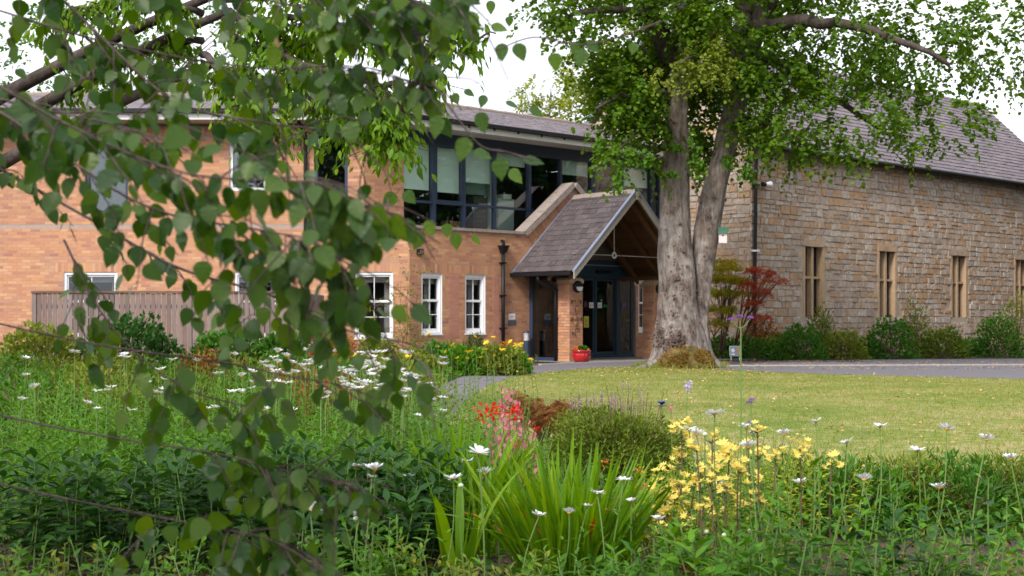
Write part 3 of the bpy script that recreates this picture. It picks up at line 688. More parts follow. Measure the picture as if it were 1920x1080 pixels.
def slates(a0, a1, b0, b1, rows, cols, m, name, parent, single_parts=False, th=.012, lap=.035, kind=None, r=R):
    """a0->a1 eave edge, b0->b1 ridge edge (quad); slate courses from eave to ridge"""
    nrmv = (a1 - a0).cross(b0 - a0).normalized()
    if nrmv.z < 0: nrmv = -nrmv
    V = []; F = []
    for i in range(rows):
        s0, s1 = i / rows, min(1.0, (i + 1) / rows + .25 / rows)
        l0, r0 = a0.lerp(b0, s0), a1.lerp(b1, s0); l1, r1 = a0.lerp(b0, s1), a1.lerp(b1, s1)
        off = .5 if i % 2 else 0
        for j in range(-1, cols + 1):
            u0, u1 = max(0, (j + off) / cols), min(1, (j + 1 + off) / cols)
            if u1 - u0 < .15 / cols: continue
            g = .0025 / max(.1, (r0 - l0).length); u0 += g; u1 -= g
            h = lap * r.uniform(.85, 1.2); tw = r.uniform(-.004, .004)
            p = [l0.lerp(r0, u0) + nrmv * (h + tw), l0.lerp(r0, u1) + nrmv * (h - tw), l1.lerp(r1, u1) + nrmv * .012, l1.lerp(r1, u0) + nrmv * .012]
            dn = (a0 - b0).normalized() * r.uniform(-.006, .008)
            p[0] = p[0] + dn; p[1] = p[1] + dn
            qv = p + [v - nrmv * th for v in p]
            fs = [(0, 1, 2, 3), (4, 5, 1, 0), (5, 6, 2, 1), (7, 4, 0, 3)]
            if single_parts:
                me = new_mesh('slate', qv, fs); me.materials.append(m); link('slate', me, None, parent)
            else:
                n = len(V); V += [tuple(v) for v in qv]; F += [tuple(k + n for k in f) for f in fs]
    if V: link(name, new_mesh(name, V, F), m, parent, kind=kind)
slates(E0, E1, R0, R1, 13, 38, M['roof_slate'], 'roof_slates', B, kind='stuff', lap=.02)
slates(Wa, E0, Wb, R0, 13, 36, M['roof_slate'], 'wing_roof_slates', B, kind='stuff', lap=.02)
rt = MB()
for k in range(24):
    a = R0.lerp(R1, k / 24); b = R0.lerp(R1, (k + .97) / 24); rt.tube([a + Vector((0, 0, .0)), b + Vector((0, 0, .0))], .09 + .008 * (k % 2), 8)
for k in range(26):
    a = Wb.lerp(R0, k / 26); b = Wb.lerp(R0, (k + .97) / 26); rt.tube([a, b], .09 + .008 * (k % 2), 8)
for k in range(10):
    a = E0.lerp(R0, k / 10); b = E0.lerp(R0, (k + .97) / 10); rt.tube([a, b], .07, 8)
rt.build('ridge_tiles', M['ridge'], B, kind='stuff', sm=False)

# sash windows
def sash(fr, t0, t1, z0, z1, parent, off=0.0, wide=False):
    d0, d1 = off - .14, off - .06
    f = MB(); w_ = .055
    for a in ((t0, t1, z1 - w_, z1), (t0, t1, z0, z0 + .05), (t0, t0 + w_, z0 + .05, z1 - w_), (t1 - w_, t1, z0 + .05, z1 - w_)): fr.box(f, a[0], a[1], d0, d1 + .04, a[2], a[3])
    fr.box(f, t1 - .005, t1 + .0, off - .06, off - .004, z0, z1)
    win = f.build('window', M['white'], parent)
    zm = z0 + (z1 - z0) * .56; s = MB()
    a, b = t0 + w_, t1 - w_
    for q in ((a, b, zm - .03, zm + .03), (a, b, z1 - w_ - .05, z1 - w_), (a, b, z0 + .05, z0 + .13), (a, a + .035, z0 + .13, z1 - .10), (b - .035, b, z0 + .13, z1 - .10)): fr.box(s, q[0], q[1], d0 + .01, d1, q[2], q[3])
    s.build('sash', M['white'], win)
    g = MB(); tm = (a + b) / 2
    fr.box(g, tm - .009, tm + .009, d0 + .02, d1 - .02, zm + .03, z1 - w_ - .05); fr.box(g, tm - .009, tm + .009, d0 + .02, d1 - .02, z0 + .13, zm - .03)
    fr.box(g, a + .035, tm - .009, d0 + .022, d1 - .022, (z0 + .13 + zm) / 2 - .009, (z0 + .13 + zm) / 2 + .009); fr.box(g, tm + .009, b - .035, d0 + .022, d1 - .022, (z0 + .13 + zm) / 2 - .009, (z0 + .13 + zm) / 2 + .009)
    g.build('glazing_bar', M['white'], win)
    p = MB(); fr.box(p, a + .035, b - .035, d0 + .034, d0 + .04, z0 + .13, z1 - .105); p.build('pane', M['glass_sash'], win)
    sl_ = MB(); fr.box(sl_, t0 - .01, t1 + .01, off - .15, off + .03, z0 - .035, z0 - .001); sl_.build('sill', M['white'], win)
    c_ = MB(); fr.box(c_, b - .20, b - .02, off - .42, off - .40, z0, z1); fr.box(c_, a, b, off - .24, off - .23, z1 - .24, z1 - .06); c_.build('curtain', M['curtain'], win)
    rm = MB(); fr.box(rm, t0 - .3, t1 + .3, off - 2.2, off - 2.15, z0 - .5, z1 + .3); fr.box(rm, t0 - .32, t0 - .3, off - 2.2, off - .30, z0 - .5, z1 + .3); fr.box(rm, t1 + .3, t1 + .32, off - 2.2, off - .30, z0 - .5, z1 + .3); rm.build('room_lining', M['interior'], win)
for a, b in winA: sash(A, a, b, wz0, wz1, B)
sash(A, w3[0], w3[1], wz0, wz1, B)
for a, b in wl: sash(W, a, b, wz0 - .1, wz1 + .03, B)
# tall navy windows and the white one upstairs on the wing
def bigwin(fr, t0, t1, z0, z1, m, off=0.0):
    f = MB(); w_ = .075
    for a in ((t0, t1, z1 - w_, z1), (t0, t1, z0, z0 + w_), (t0, t0 + w_, z0 + w_, z1 - w_), (t1 - w_, t1, z0 + w_, z1 - w_)): fr.box(f, a[0], a[1], off - .16, off - .05, a[2], a[3])
    win = f.build('window', m, B)
    p = MB(); fr.box(p, t0 + w_, t1 - w_, off - .12, off - .11, z0 + w_, z1 - w_); p.build('pane', M['glass_up'], win)
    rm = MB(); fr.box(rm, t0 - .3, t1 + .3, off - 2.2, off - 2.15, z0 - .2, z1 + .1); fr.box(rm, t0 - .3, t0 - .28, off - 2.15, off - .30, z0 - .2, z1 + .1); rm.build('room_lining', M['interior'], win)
bigwin(W, *holesWu[0], M['navy']); bigwin(W, *holesWu[1], M['white']); bigwin(W, *holesWu[2], M['navy'])
# wing downpipe
t = W.t_at(573.5); p = MB(); p.tube([W.pt(t - .1, .62, zs + .1), W.pt(t - .08, .5, zs - .05), W.pt(t, .10, zs - .28), W.pt(t, .07, zs - .5), W.pt(t, .07, 2.2), W.pt(t, .07, GZ)], .045, 10)
dp = p.build('downpipe', M['black'], B, sm=True)
for z in (1.2, 2.6, 4.0, 5.2):
    p = MB(); W.box(p, t - .055, t + .055, .0, .12, z, z + .03); p.build('pipe_clip', M['black'], dp)
# front downpipe with hopper
t = A.t_at(943, .07); zh = A.z_at(t, .07, 462)
p = MB(); p.tube([A.pt(t, .08, GZ), A.pt(t, .08, zh - .13)], .048, 10)
dp = p.build('downpipe', M['black'], B, sm=True)
for z in (.9, 1.75, 2.6):
    p = MB(); A.box(p, t - .08, t + .08, .003, .13, z, z + .035); p.build('pipe_clip', M['black'], dp)
p = MB(); z0 = zh - .17
bt = [(t - .06, .02), (t + .06, .02), (t + .06, .14), (t - .06, .14)]; tp = [(t - .115, .01), (t + .115, .01), (t + .115, .19), (t - .115, .19)]
p.box8([A.pt(a, o, z0) for a, o in [bt[3], bt[2], bt[1], bt[0]]] + [A.pt(a, o, z0 + .16) for a, o in [tp[3], tp[2], tp[1], tp[0]]]); A.box(p, t - .125, t + .125, .005, .20, z0 + .16, z0 + .195)
p.tube([A.pt(t, .02, z0 + .32), A.pt(t, .09, z0 + .30), A.pt(t, .10, z0 + .2)], .04, 8); p.build('hopper', M['black'], dp)

# ---------------------------------------------------------------- porch
tr_, half = porchL + 1.66, 2.26           # ridge position, half span
zE, zR = 2.36, 4.49                        # eave and ridge height of the slate surface
sF = 2.33
zE2 = zE
tl, trr = tr_ - half, tr_ + half
# gable wall behind with coping
zap = CZ + 3.66
gw = MB(); pl = [(tr_ - 1.72, zc - .08), (tr_ + 1.72, zc - .08), (tr_, zap - .12)]
gw.prism([A.pt(a, -.28, z) for a, z in pl], A.n * .285); gw.build('porch_gable_wall', M['mortar'], B)
sb = []
hl = math.hypot(1.72, zap - .12 - zc + .08); ux = 1.72 / hl; uz = (zap - .12 - zc + .08) / hl
V = []; F = []
for sgn in (-1, 1):   # bricks laid in a raking band under the coping
    for k in range(int(hl / .075)):
        for rr_ in range(2):
            s0, s1 = k * .075 + .005, k * .075 + .07; q0, q1 = .0 + rr_ * .225, .215 + rr_ * .225
            if k * .075 * (uz / ux) < 0: continue
            P4 = []
            for (s_, q_) in ((s0, q0), (s1, q0), (s1, q1), (s0, q1)):
                tt = 1.72 - s_ * ux - q_ * uz; zz = zc - .08 + s_ * uz - q_ * ux
                P4.append((tr_ + sgn * tt, zz))
            if min(z for _, z in P4) < zc - .5: continue
            if min(sgn * (t_ - tr_) for t_, _ in P4) < 0: continue
            n = len(V)
            for off in (.011, .0):
                V += [tuple(A.pt(a, off, z)) for a, z in P4]
            fs = [(0, 1, 2, 3), (4, 5, 1, 0), (5, 6, 2, 1), (6, 7, 3, 2), (7, 4, 0, 3)]
            F += [tuple(n + i for i in f) for f in fs]
link('raking_bricks', new_mesh('raking_bricks', V, F), M['brick'], B, kind='stuff')
for sgn in (-1, 1):
    ns = 5
    for k in range(ns):
        a0, a1 = k / ns, (k + 1) / ns - .004; pts = []
        for a, q in ((a0, -.02), (a1, -.02), (a1, .14), (a0, .14)):
            s_ = a * (hl + .12); pts.append((tr_ + sgn * max(0, (1.80 - s_ * ux + q * uz)), zc - .11 + s_ * uz + q * ux))
        m_ = MB(); m_.prism([A.pt(t_, -.36, z) for t_, z in pts], A.n * .44); m_.build('coping_stone', M['coping'], B)
# piers
def pier(r0):
    t0, t1 = porchL + r0, porchL + r0 + .486; zt_ = 2.07
    mb = MB(); A.box(mb, t0 + .012, t1 - .012, 1.09 + .012, 1.52 - .012, GZ - .05, zt_); pr = mb.build('pier', M['mortar'], B)
    V = []; F = []; n = int(round((zt_ - GZ - .22) / .075))
    for k in range(n):
        z = GZ + k * .075
        for (fr_axis, lo, hi) in ((0, t0, t1), (1, 1.09, 1.52)):
            cuts = [lo, lo + (.225 if (k + fr_axis) % 2 else .1125), lo + (.3375 if not (k + fr_axis) % 2 else .45), hi]
            cuts = sorted(set([c for c in cuts if c <= hi]))
            for a, b in zip(cuts[:-1], cuts[1:]):
                if b - a < .03: continue
                if fr_axis == 0: q = [(a + .004, b - .004, 1.50, 1.52 + r.uniform(-.001, .001))]
                else: q = [(t0 - r.uniform(-.001, .001), t0 + .02, a + .004, b - .004)]
                for (x0, x1, y0, y1) in q:
                    mb2 = MB(); A.box(mb2, x0, x1, y0, y1, z + .005, z + .070); nn = len(V); V += mb2.V; F += [tuple(i + nn for i in f) for f in mb2.F]
    zz = GZ + n * .075
    for k in range(6): 
        mb2 = MB(); A.box(mb2, t0 + k * .081 + .004, t0 + k * .081 + .077, 1.50, 1.521, zz + .004, zz + .20); nn = len(V); V += mb2.V; F += [tuple(i + nn for i in f) for f in mb2.F]
        if k < 5:
            mb2 = MB(); A.box(mb2, t0 - .001, t0 + .02, 1.09 + k * .083 + .004, 1.09 + k * .083 + .079, zz + .004, zz + .20); nn = len(V); V += mb2.V; F += [tuple(i + nn for i in f) for f in mb2.F]
    link('pier_bricks', new_mesh('pier_bricks', V, F), M['brick'], pr, kind='stuff')
    zz += .21
    cp = MB(); e_ = .02; bt = [(t0 - e_, 1.09 - e_), (t0 - e_, 1.52 + e_), (t1 + e_, 1.52 + e_), (t1 + e_, 1.09 - e_)]; tp = [(t0 + .05, 1.14), (t0 + .05, 1.47), (t1 - .05, 1.47), (t1 - .05, 1.14)]
    cp.box8([A.pt(a, o, zz) for a, o in bt] + [A.pt(a, o, zz + .10) for a, o in bt]); cp.box8([A.pt(a, o, zz + .10) for a, o in bt] + [A.pt(a, o, zz + .15) for a, o in tp]); cp.build('padstone', M['padstone'], pr)
    return zz + .15
zp = pier(0.0); pier(3.27)
# roof carcass: timber boards lining
for sgn in (-1, 1):
    for k in range(16):
        a, b = k / 16, (k + .96) / 16; mb = MB()
        q = [(tr_ + sgn * half * (1 - a), zE + (zR - zE) * a - .05), (tr_ + sgn * half * (1 - b), zE + (zR - zE) * b - .05)]
        e_ = .02
        pts = [A.pt(q[0][0], .01, q[0][1]), A.pt(q[1][0], .01, q[1][1]), A.pt(q[1][0], .01, q[1][1] + e_), A.pt(q[0][0], .01, q[0][1] + e_)]
        mb.prism(pts, A.n * (sF - .06)); mb.build('ceiling_board', M['timber'], B)
# timber trusses
for s_ in (.35, 1.25, 2.0):
    for sgn in (-1, 1):
        mb = MB(); q0 = (tr_ + sgn * (half - .08), zE - .0); q1 = (tr_ + sgn * .0, zR - .03)
        pts = [A.pt(q0[0], s_, q0[1] - .22), A.pt(q1[0], s_, q1[1] - .25), A.pt(q1[0], s_, q1[1] - .05), A.pt(q0[0], s_, q0[1] - .04)]
        mb.prism(pts, A.n * .09); mb.build('rafter', M['timber'], B)
# slates
pr_l = MB(); apex = A.pt(tr_, 0, zR)
pr_l.prism([A.pt(tl, .005, zE - .012), A.pt(trr, .005, zE - .012), A.pt(tr_, .005, zR - .012), A.pt(tr_, .005, zR - .028), A.pt(trr - .02, .005, zE - .028), A.pt(tl + .02, .005, zE - .028)][0:1] + [A.pt(tr_, .005, zR - .012), A.pt(tr_, .005, zR - .028), A.pt(tl + .02, .005, zE - .028)], A.n * (sF - .03))
pr_l.prism([A.pt(trr, .005, zE - .012), A.pt(tr_, .006, zR - .012), A.pt(tr_, .006, zR - .028), A.pt(trr - .02, .005, zE - .028)], A.n * (sF - .03))
proof = pr_l.build('porch_roof', M['timber'], B)
slates(A.pt(tl, .03, zE), A.pt(tl, sF - .02, zE), A.pt(tr_, .03, zR), A.pt(tr_, sF - .02, zR), 15, 9, M['slate'], 'slate', proof, single_parts=True, lap=.024)
slates(A.pt(trr, sF - .02, zE), A.pt(trr, .03, zE), A.pt(tr_, sF - .02, zR), A.pt(tr_, .03, zR), 15, 9, M['slate'], 'slates_far_side', proof, kind='stuff', lap=.024)
for k in range(6):
    a, b = .02 + k * (sF - .05) / 6, .02 + (k + .97) * (sF - .05) / 6; mb = MB(); h_ = .03 + .006 * (k % 2)
    for sgn in (-1, 1):
        pts = [A.pt(tr_, a, zR + h_ + .03), A.pt(tr_ + sgn * .13, a, zR + h_ - .09), A.pt(tr_ + sgn * .13, a, zR + h_ - .11), A.pt(tr_, a, zR + h_)]
        mb.prism(pts, A.n * (b - a))
    mb.build('ridge_tile', M['ridge'], proof)
# bargeboards and lead capping
for sgn in (-1, 1):
    L_ = math.hypot(half + .05, zR - zE); dx, dz_ = (half + .05) / L_, (zR - zE) / L_
    q0 = (tr_ + sgn * (half + .05), zE - .03); q1 = (tr_, zR + .02)
    mb = MB(); pts = [A.pt(q0[0], sF - .02, q0[1] - .17), A.pt(q1[0], sF - .02, q1[1] - .20), A.pt(q1[0], sF - .02, q1[1]), A.pt(q0[0], sF - .02, q0[1] + .0)]
    mb.prism(pts, A.n * .045); mb.build('bargeboard', M['barge'], B)
    mb = MB(); pts = [A.pt(q0[0], sF - .055, q0[1] + .002), A.pt(q1[0], sF - .055, q1[1] + .002), A.pt(q1[0], sF - .055, q1[1] + .055), A.pt(q0[0], sF - .055, q0[1] + .05)]
    mb.prism(pts, A.n * .09); mb.build('verge_capping', M['lead'], B)
    mb = MB(); pts = [A.pt(tr_ + sgn * half, .008, zE + .015), A.pt(tr_, .008, zR + .015), A.pt(tr_, .008, zR + .06), A.pt(tr_ + sgn * half, .008, zE + .06)]
    mb.prism(pts, A.n * .05); mb.build('flashing', M['lead'], B)
mb = MB(); A.box(mb, tr_ - .05, tr_ + .05, sF + .027, sF + .06, zR - .22, zR - .02); mb.build('finial_block', M['barge'], B)
# gutter of the porch, with its pipe
mb = MB(); A.box(mb, tl - .10, tl + .02, -.0 + .02, sF - .08, zE - .10, zE - .005); g_ = mb.build('porch_gutter', M['black'], B)
tpipe = porchL - .06
mb = MB(); mb.tube([A.pt(tl - .03, 1.0, zE - .1), A.pt(tl - .02, 1.0, zE - .22), A.pt(tpipe, 1.05, zE - .42), A.pt(tpipe, 1.07, zE - .6), A.pt(tpipe, 1.07, GZ)], .045, 10)
dp = mb.build('downpipe', M['black'], B, sm=True)
for z in (.35, 1.15, 1.9):
    mb = MB(); A.box(mb, tpipe - .03, tpipe + .10, 1.02, 1.12, z, z + .03); mb.build('pipe_clip', M['black'], dp)
# front beam / eaves plates and steel tie
for tt in (porchL + .1, porchL + 3.40):
    mb = MB(); A.box(mb, tt + .04, tt + .18, .02, 1.5, zp + .002, zp + .10); mb.build('wall_plate', M['timber'], B)
ringp = A.pt(A.t_at(1151.5, 1.9), 1.9, 0); zr = CZ + (HY - 479) / FPX * ringp.y; ringp.z = zr
tie = MB()
tie.tube([ringp + Vector((0, 0, .07)), Vector((ringp.x, ringp.y, zR - .3))], .011, 8)
tie.tube([ringp - A.u * .07, A.pt(tl + .35, 1.9, zr)], .011, 8); tie.tube([ringp + A.u * .07, A.pt(trr - .35, 1.9, zr)], .011, 8)
tie_o = tie.build('tie_rods', M['steel'], B)
ring = MB(); N_ = 18
def torus(mb, c, ax, ay, R_, r_, n=20, s=8):
    base = len(mb.V); nz = ax.cross(ay)
    for i in range(n):
        a = 2 * math.pi * i / n; d = ax * math.cos(a) + ay * math.sin(a)
        for j in range(s):
            b = 2 * math.pi * j / s; mb.V.append(tuple(c + d * (R_ + r_ * math.cos(b)) + nz * r_ * math.sin(b)))
    for i in range(n):
        for j in range(s):
            mb.F.append((base + i * s + j, base + i * s + (j + 1) % s, base + ((i + 1) % n) * s + (j + 1) % s, base + ((i + 1) % n) * s + j))
    return mb
torus(ring, ringp, A.u, Vector((0, 0, 1)), .065, .028).build('tie_ring', M['steel'], tie_o, sm=True)

# porch glass side screen (perpendicular to the wall)
fr = MB(); tL = porchL
def sbox(mb, o0, o1, z0, z1, th=.06, c=0.0): A.box(mb, tL + c, tL + c + th, o0, o1, z0, z1)
sbox(fr, .008, .13, GZ, 2.33); sbox(fr, 1.03, 1.088, GZ, 2.33); sbox(fr, .13, 1.03, GZ, GZ + .09); sbox(fr, .13, 1.03, 2.27, 2.33)
scr = fr.build('side_screen', M['navy'], B)
pn = MB(); sbox(pn, .13, 1.03, GZ + .09, 2.27, .012, .024); pn.build('pane', M['glass_door'], scr)
# entrance doors in the wall plane
od = -.06
D_ = [A.t_at(p, od) for p in (1062, 1115, 1120, 1155.5, 1161, 1186, 1192)]
def dbox(mb, a, b, z0, z1, o0=-.12, o1=0.0): A.box(mb, a, b, od + o0, od + o1, z0, z1)
zd = 2.30
hd = MB(); dbox(hd, D_[0], D_[6], zd, zd + .36, -.14, .05); hdr = hd.build('door_header', M['teal'], B)
sn = MB(); A.box(sn, A.t_at(1117), A.t_at(1143), od + .051, od + .14, zd + .13, zd + .21); sn.build('door_sensor', M['black'], hdr)
df = MB(); dbox(df, D_[0], D_[6], GZ, GZ + .06, -.12, .01); dbox(df, D_[6] - .05, D_[6], GZ + .06, zd); dbox(df, D_[0], D_[0] + .05, GZ + .06, zd); door = df.build('entrance_door', M['teal'], B)
dl = [(D_[0] + .05, D_[1]), (D_[2] - .03, D_[3]), (D_[4], D_[5])]
for i, (a, b) in enumerate(dl):
    f = MB(); o_ = .0 - .03 * (i % 2)
    for q in ((a, a + .055, GZ + .065, zd - .003), (b - .055, b, GZ + .065, zd - .003), (a + .055, b - .055, GZ + .065, GZ + .17), (a + .055, b - .055, zd - .08, zd - .003)): dbox(f, q[0], q[1], q[2], q[3], -.07 + o_, -.01 + o_)
    f.build('door_leaf', M['teal'], door)
    p = MB(); dbox(p, a + .055, b - .055, GZ + .17, zd - .08, -.045 + o_, -.035 + o_); p.build('pane', M['glass_door'], door)
for a, b in ((D_[1] + .001, D_[2] - .031), (D_[3] + .001, D_[4] - .001)):
    if b > a: 
        f = MB(); dbox(f, a, b, GZ + .06, zd, -.1, .012); f.build('door_post', M['teal'], door)
up = MB(); A.box(up, D_[0], A.t_at(1192), od - .12, od + .085, zd + .362, 2.80); up.build('over_door_panel', M['teal'], B)
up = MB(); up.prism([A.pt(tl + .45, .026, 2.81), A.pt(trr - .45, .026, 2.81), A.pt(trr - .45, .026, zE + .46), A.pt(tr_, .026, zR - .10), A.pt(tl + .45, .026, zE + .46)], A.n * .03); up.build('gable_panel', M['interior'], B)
wr = MB(); A.box(wr, A.t_at(1190), A.t_at(1240), .14, .24, 2.36, 2.52); wr.build('steel_beam', M['plaque_grey'], B)
# entrance lobby interior
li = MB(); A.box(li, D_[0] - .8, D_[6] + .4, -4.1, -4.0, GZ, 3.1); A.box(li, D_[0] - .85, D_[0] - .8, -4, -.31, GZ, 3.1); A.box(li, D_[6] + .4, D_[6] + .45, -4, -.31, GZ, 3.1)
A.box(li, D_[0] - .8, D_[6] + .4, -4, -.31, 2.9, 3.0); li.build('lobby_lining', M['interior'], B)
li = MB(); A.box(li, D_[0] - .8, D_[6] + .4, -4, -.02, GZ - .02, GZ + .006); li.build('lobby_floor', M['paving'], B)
# notices on the doors
def sheet_on(name, px0, px1, py0, py1, m, label, cat, off=od + .02, ink=None, group=None):
    t0, t1 = A.t_at(px0, off), A.t_at(px1, off); z1 = A.z_at(t0, off, py0); z0 = A.z_at(t0, off, py1)
    rt = thing(name, label, cat, A.pt((t0 + t1) / 2, off, z0), group); mb = MB(); A.box(mb, t0, t1, off, off + .004, z0, z1); mb.build('sheet', m, rt)
    if ink:
        mb = MB(); n = max(3, int((z1 - z0) / .035)); h_ = (z1 - z0) / n
        for k in range(1, n - 1): A.box(mb, t0 + (t1 - t0) * .15, t0 + (t1 - t0) * (.5 + .35 * ((k * 7) % 3) / 2), off + .004, off + .0055, z0 + h_ * k, z0 + h_ * (k + .35))
        mb.build('printing', ink, rt, kind='stuff')
sheet_on('door_notice', 1104.5, 1113, 567, 577.5, M['paper'], 'white paper notice on the fixed glass panel, by the door edge', 'notice', ink=M['plaque_grey'])
sheet_on('door_notice', 1120.5, 1128.5, 567, 577.5, M['paper'], 'white paper notice on the sliding glass door', 'notice', ink=M['plaque_grey'])
sheet_on('door_notice', 1094.5, 1104, 593, 614, M['yellow_paper'], 'yellow printed notice low on the glass beside the brick pier', 'notice', ink=M['green_paint'])
sheet_on('door_notice', 1095, 1101, 565, 576, M['rust'], 'small dark red notice behind the glass beside the brick pier', 'notice')
sheet_on('exit_sign', 1131, 1139, 571.5, 576, plain('exit_green', (0.01, 0.22, 0.03), 0.4), 'small green exit sign seen through the sliding door', 'sign')
sheet_on('window_sticker', 1166, 1174, 567, 575, M['ink'], 'blue sticker on the right door pane', 'sticker')
# plaques by the downpipe
def plaque(px0, px1, py0, py1, m, label):
    sheet_on('wall_plaque', px0, px1, py0, py1, m, label, 'plaque', off=.012, ink=M['lead'] if m is M['paper'] else None)
plaque(953.5, 966, 588, 599, M['paper'], 'white square plaque on the brick wall beside the downpipe')
plaque(952, 968, 601, 610, M['plaque_grey'], 'grey metal plaque under the white one on the brick wall')
# door entry intercom? small security light high on the wall
t = A.t_at(785); z = A.z_at(t, 0, 472); rt = thing('security_light', 'small black floodlight high on the brick wall above the sash windows', 'light', A.pt(t, .01, z))
mb = MB(); A.box(mb, t - .07, t + .07, .005, .12, z - .07, z + .07); mb.build('body', M['black'], rt); mb = MB(); A.box(mb, t - .055, t + .055, .12, .128, z - .055, z + .04); mb.build('lens', M['plaque_grey'], rt)
# bulkhead lamps on the piers (black ring, white lower half)
def bulkhead(tc_, zc_, label):
    rt = thing('wall_lamp', label, 'lamp', A.pt(tc_, 1.525, zc_)); ax, ay, az = A.u, Vector((0, 0, 1)), A.n
    c0 = A.pt(tc_, 1.525, zc_); mb = MB(); prof = [(.155, 0), (.155, .05), (.135, .085), (.0005, .095)]
    base = 0; n = 24
    for rr_, h in prof:
        for k in range(n):
            a = 2 * math.pi * k / n; mb.V.append(tuple(c0 + ax * rr_ * math.cos(a) + ay * rr_ * math.sin(a) + az * h))
    for i in range(len(prof) - 1):
        for k in range(n): mb.F.append((i * n + k, i * n + (k + 1) % n, (i + 1) * n + (k + 1) % n, (i + 1) * n + k))
    mb.build('housing', M['black'], rt, sm=False)
    mb = MB(); pts = [c0 + az * .088 + ax * .112 * math.cos(a) + ay * .112 * math.sin(a) - ay * .005 for a in [math.pi + math.pi * k / 12 for k in range(13)]]
    mb.prism(pts, az * .02); mb.build('lens', M['lamp_lens'], rt)
bulkhead(porchL + .27, A.z_at(porchL + .27, 1.52, 537.5), 'round black bulkhead lamp with white lower half on the front pier above the vine ornament')
bulkhead(porchL + 3.27 + .20, A.z_at(porchL + 3.5, 1.52, 541), 'round black bulkhead lamp on the far pier, half hidden by the tree trunk')
# metal vine ornament
rt = thing('wall_ornament', 'rusty metal vine ornament with golden flowers fixed to the front brick pier', 'ornament', A.pt(porchL + .24, 1.53, .7))
def orn(px, py): t_ = A.t_at(px, 1.535); return A.pt(t_, 1.535, A.z_at(t_, 1.535, py))
mb = MB(); mb.tube([orn(*q) for q in ((1080.5, 632), (1078, 626), (1079, 618), (1082, 610), (1083.5, 601), (1082, 592), (1078.5, 584), (1079, 576), (1082, 572), (1084, 576), (1081, 579))], .007, 6)
mb.tube([orn(*q) for q in ((1079, 618), (1083, 615), (1087, 617), (1087, 621), (1084, 622), (1083, 619.5))], .006, 6); mb.tube([orn(*q) for q in ((1080, 565), (1074, 563), (1070, 567))], .006, 6); mb.tube([orn(*q) for q in ((1080, 565), (1086, 562), (1090, 566))], .006, 6)
mb.tube([orn(*q) for q in ((1083, 600), (1087, 597), (1091, 597))], .006, 6); mb.tube([orn(*q) for q in ((1078, 588), (1074, 592), (1073, 597), (1076, 599))], .006, 6)
mb.build('vine', M['rust'], rt, sm=True)
for (px, py, s_) in ((1082, 579, .05), (1079.5, 606.5, .045), (1078, 596, .035), (1081, 563, .04)):
    c0 = orn(px, py); mb = MB()
    for k in range(6):
        a = k * math.pi / 3; q = c0 + (A.u * math.cos(a) + Vector((0, 0, 1)) * math.sin(a)) * s_ * .6; mb.ball(q, s_ * .42, 6, 4)
    mb.build('flower', M['gold'], rt, sm=True)
for (px, py) in ((1072, 566), (1089, 566), (1074, 625), (1072, 600), (1090, 598)):
    c0 = orn(px, py); mb = MB(); mb.prism([c0 + A.u * .05 * math.cos(a) * .5 + Vector((0, 0, .05 * math.sin(a))) for a in [k * math.pi / 3 for k in range(6)]], A.n * .006); mb.build('leaf', M['rust'], rt)

# ================================================================== STONE BUILDING
SB = thing('stone_building', 'old rubble stone building with steep slate gable standing beyond the big tree', 'building', A.pt(tA1 + 3, 0, GZ))
C_ = Frame((A.pt(tA1, 2.66, 0).x, A.pt(tA1, 2.66, 0).y), (-A.n.x, -A.n.y), (-A.u.x, -A.u.y))    # gable face, runs back from the corner
S_ = Frame((A.pt(tA1, 2.66, 0).x, A.pt(tA1, 2.66, 0).y), (A.u.x, A.u.y), (A.n.x, A.n.y))        # long side
zEa = CZ + 4.94; zAp = CZ + 8.5; wg = 7.3
mb = MB(); mb.prism([C_.pt(0.02, -.5, -.1), C_.pt(wg, -.5, -.1), C_.pt(wg, -.5, zEa), C_.pt(wg / 2, -.5, zAp), C_.pt(.02, -.5, zEa)], C_.n * .49)
swin = [(2.5, 3.6, 1.2, 3.3), (6.5, 7.6, 1.2, 3.3), (11.0, 12.1, 1.2, 3.3), (15.5, 16.6, 1.2, 3.3)]
wall_boxes(mb, S_, .3, 20, -.5, -.012, -.1, zEa, swin); body = mb.build('wall', M['stone_mortar'], SB)
def stones(fr, t0, t1, z0, zfun, r, holes=(), off=0.0):
    out = []; z = z0
    while z < zfun(0)[1]:
        h = r.choice([.11, .14, .17, .2, .25]); t = t0
        while t < t1:
            w_ = min(r.uniform(.14, .50), t1 - t); 
            if w_ < .06: break
            jt = r.uniform(-.02, .02); c0, c1 = t + .008, t + w_ - .008; zz0, zz1 = z + .008, z + h - .008
            if zz1 < min(zfun(c0)[0], zfun(c1)[0]) and not any(c1 > h_[0] and c0 < h_[1] and zz1 > h_[2] and zz0 < h_[3] for h_ in holes):
                if h > .2 and r.random() < .35:
                    zm = z + h / 2; out += [(c0, c1, zz0, zm - .006), (c0, c1, zm + .006, zz1)]
                else: out.append((c0, c1, zz0, zz1))
            t += w_
        z += h
    return out
def stone_geo(fr, q, r):
    a, b, c, d = q; j = lambda k=.02: r.uniform(-k, k); o = r.uniform(.0, .022)
    f = [(a + j(), c + j()), ((a + b) / 2, c + j()), (b + j(), c + j()), (b + j(), d + j()), ((a + b) / 2, d + j()), (a + j(), d + j())]
    cx_, cz_ = (a + b) / 2, (c + d) / 2
    V = [fr.pt(t, -.02, z) for t, z in f] + [fr.pt(cx_ + (t - cx_) * .93, o + r.uniform(0, .008), cz_ + (z - cz_) * .9) for t, z in f]
    F = [(6, 7, 8, 9, 10, 11)] + [(i, (i + 1) % 6, (i + 1) % 6 + 6, i + 6) for i in range(6)]
    return V, F
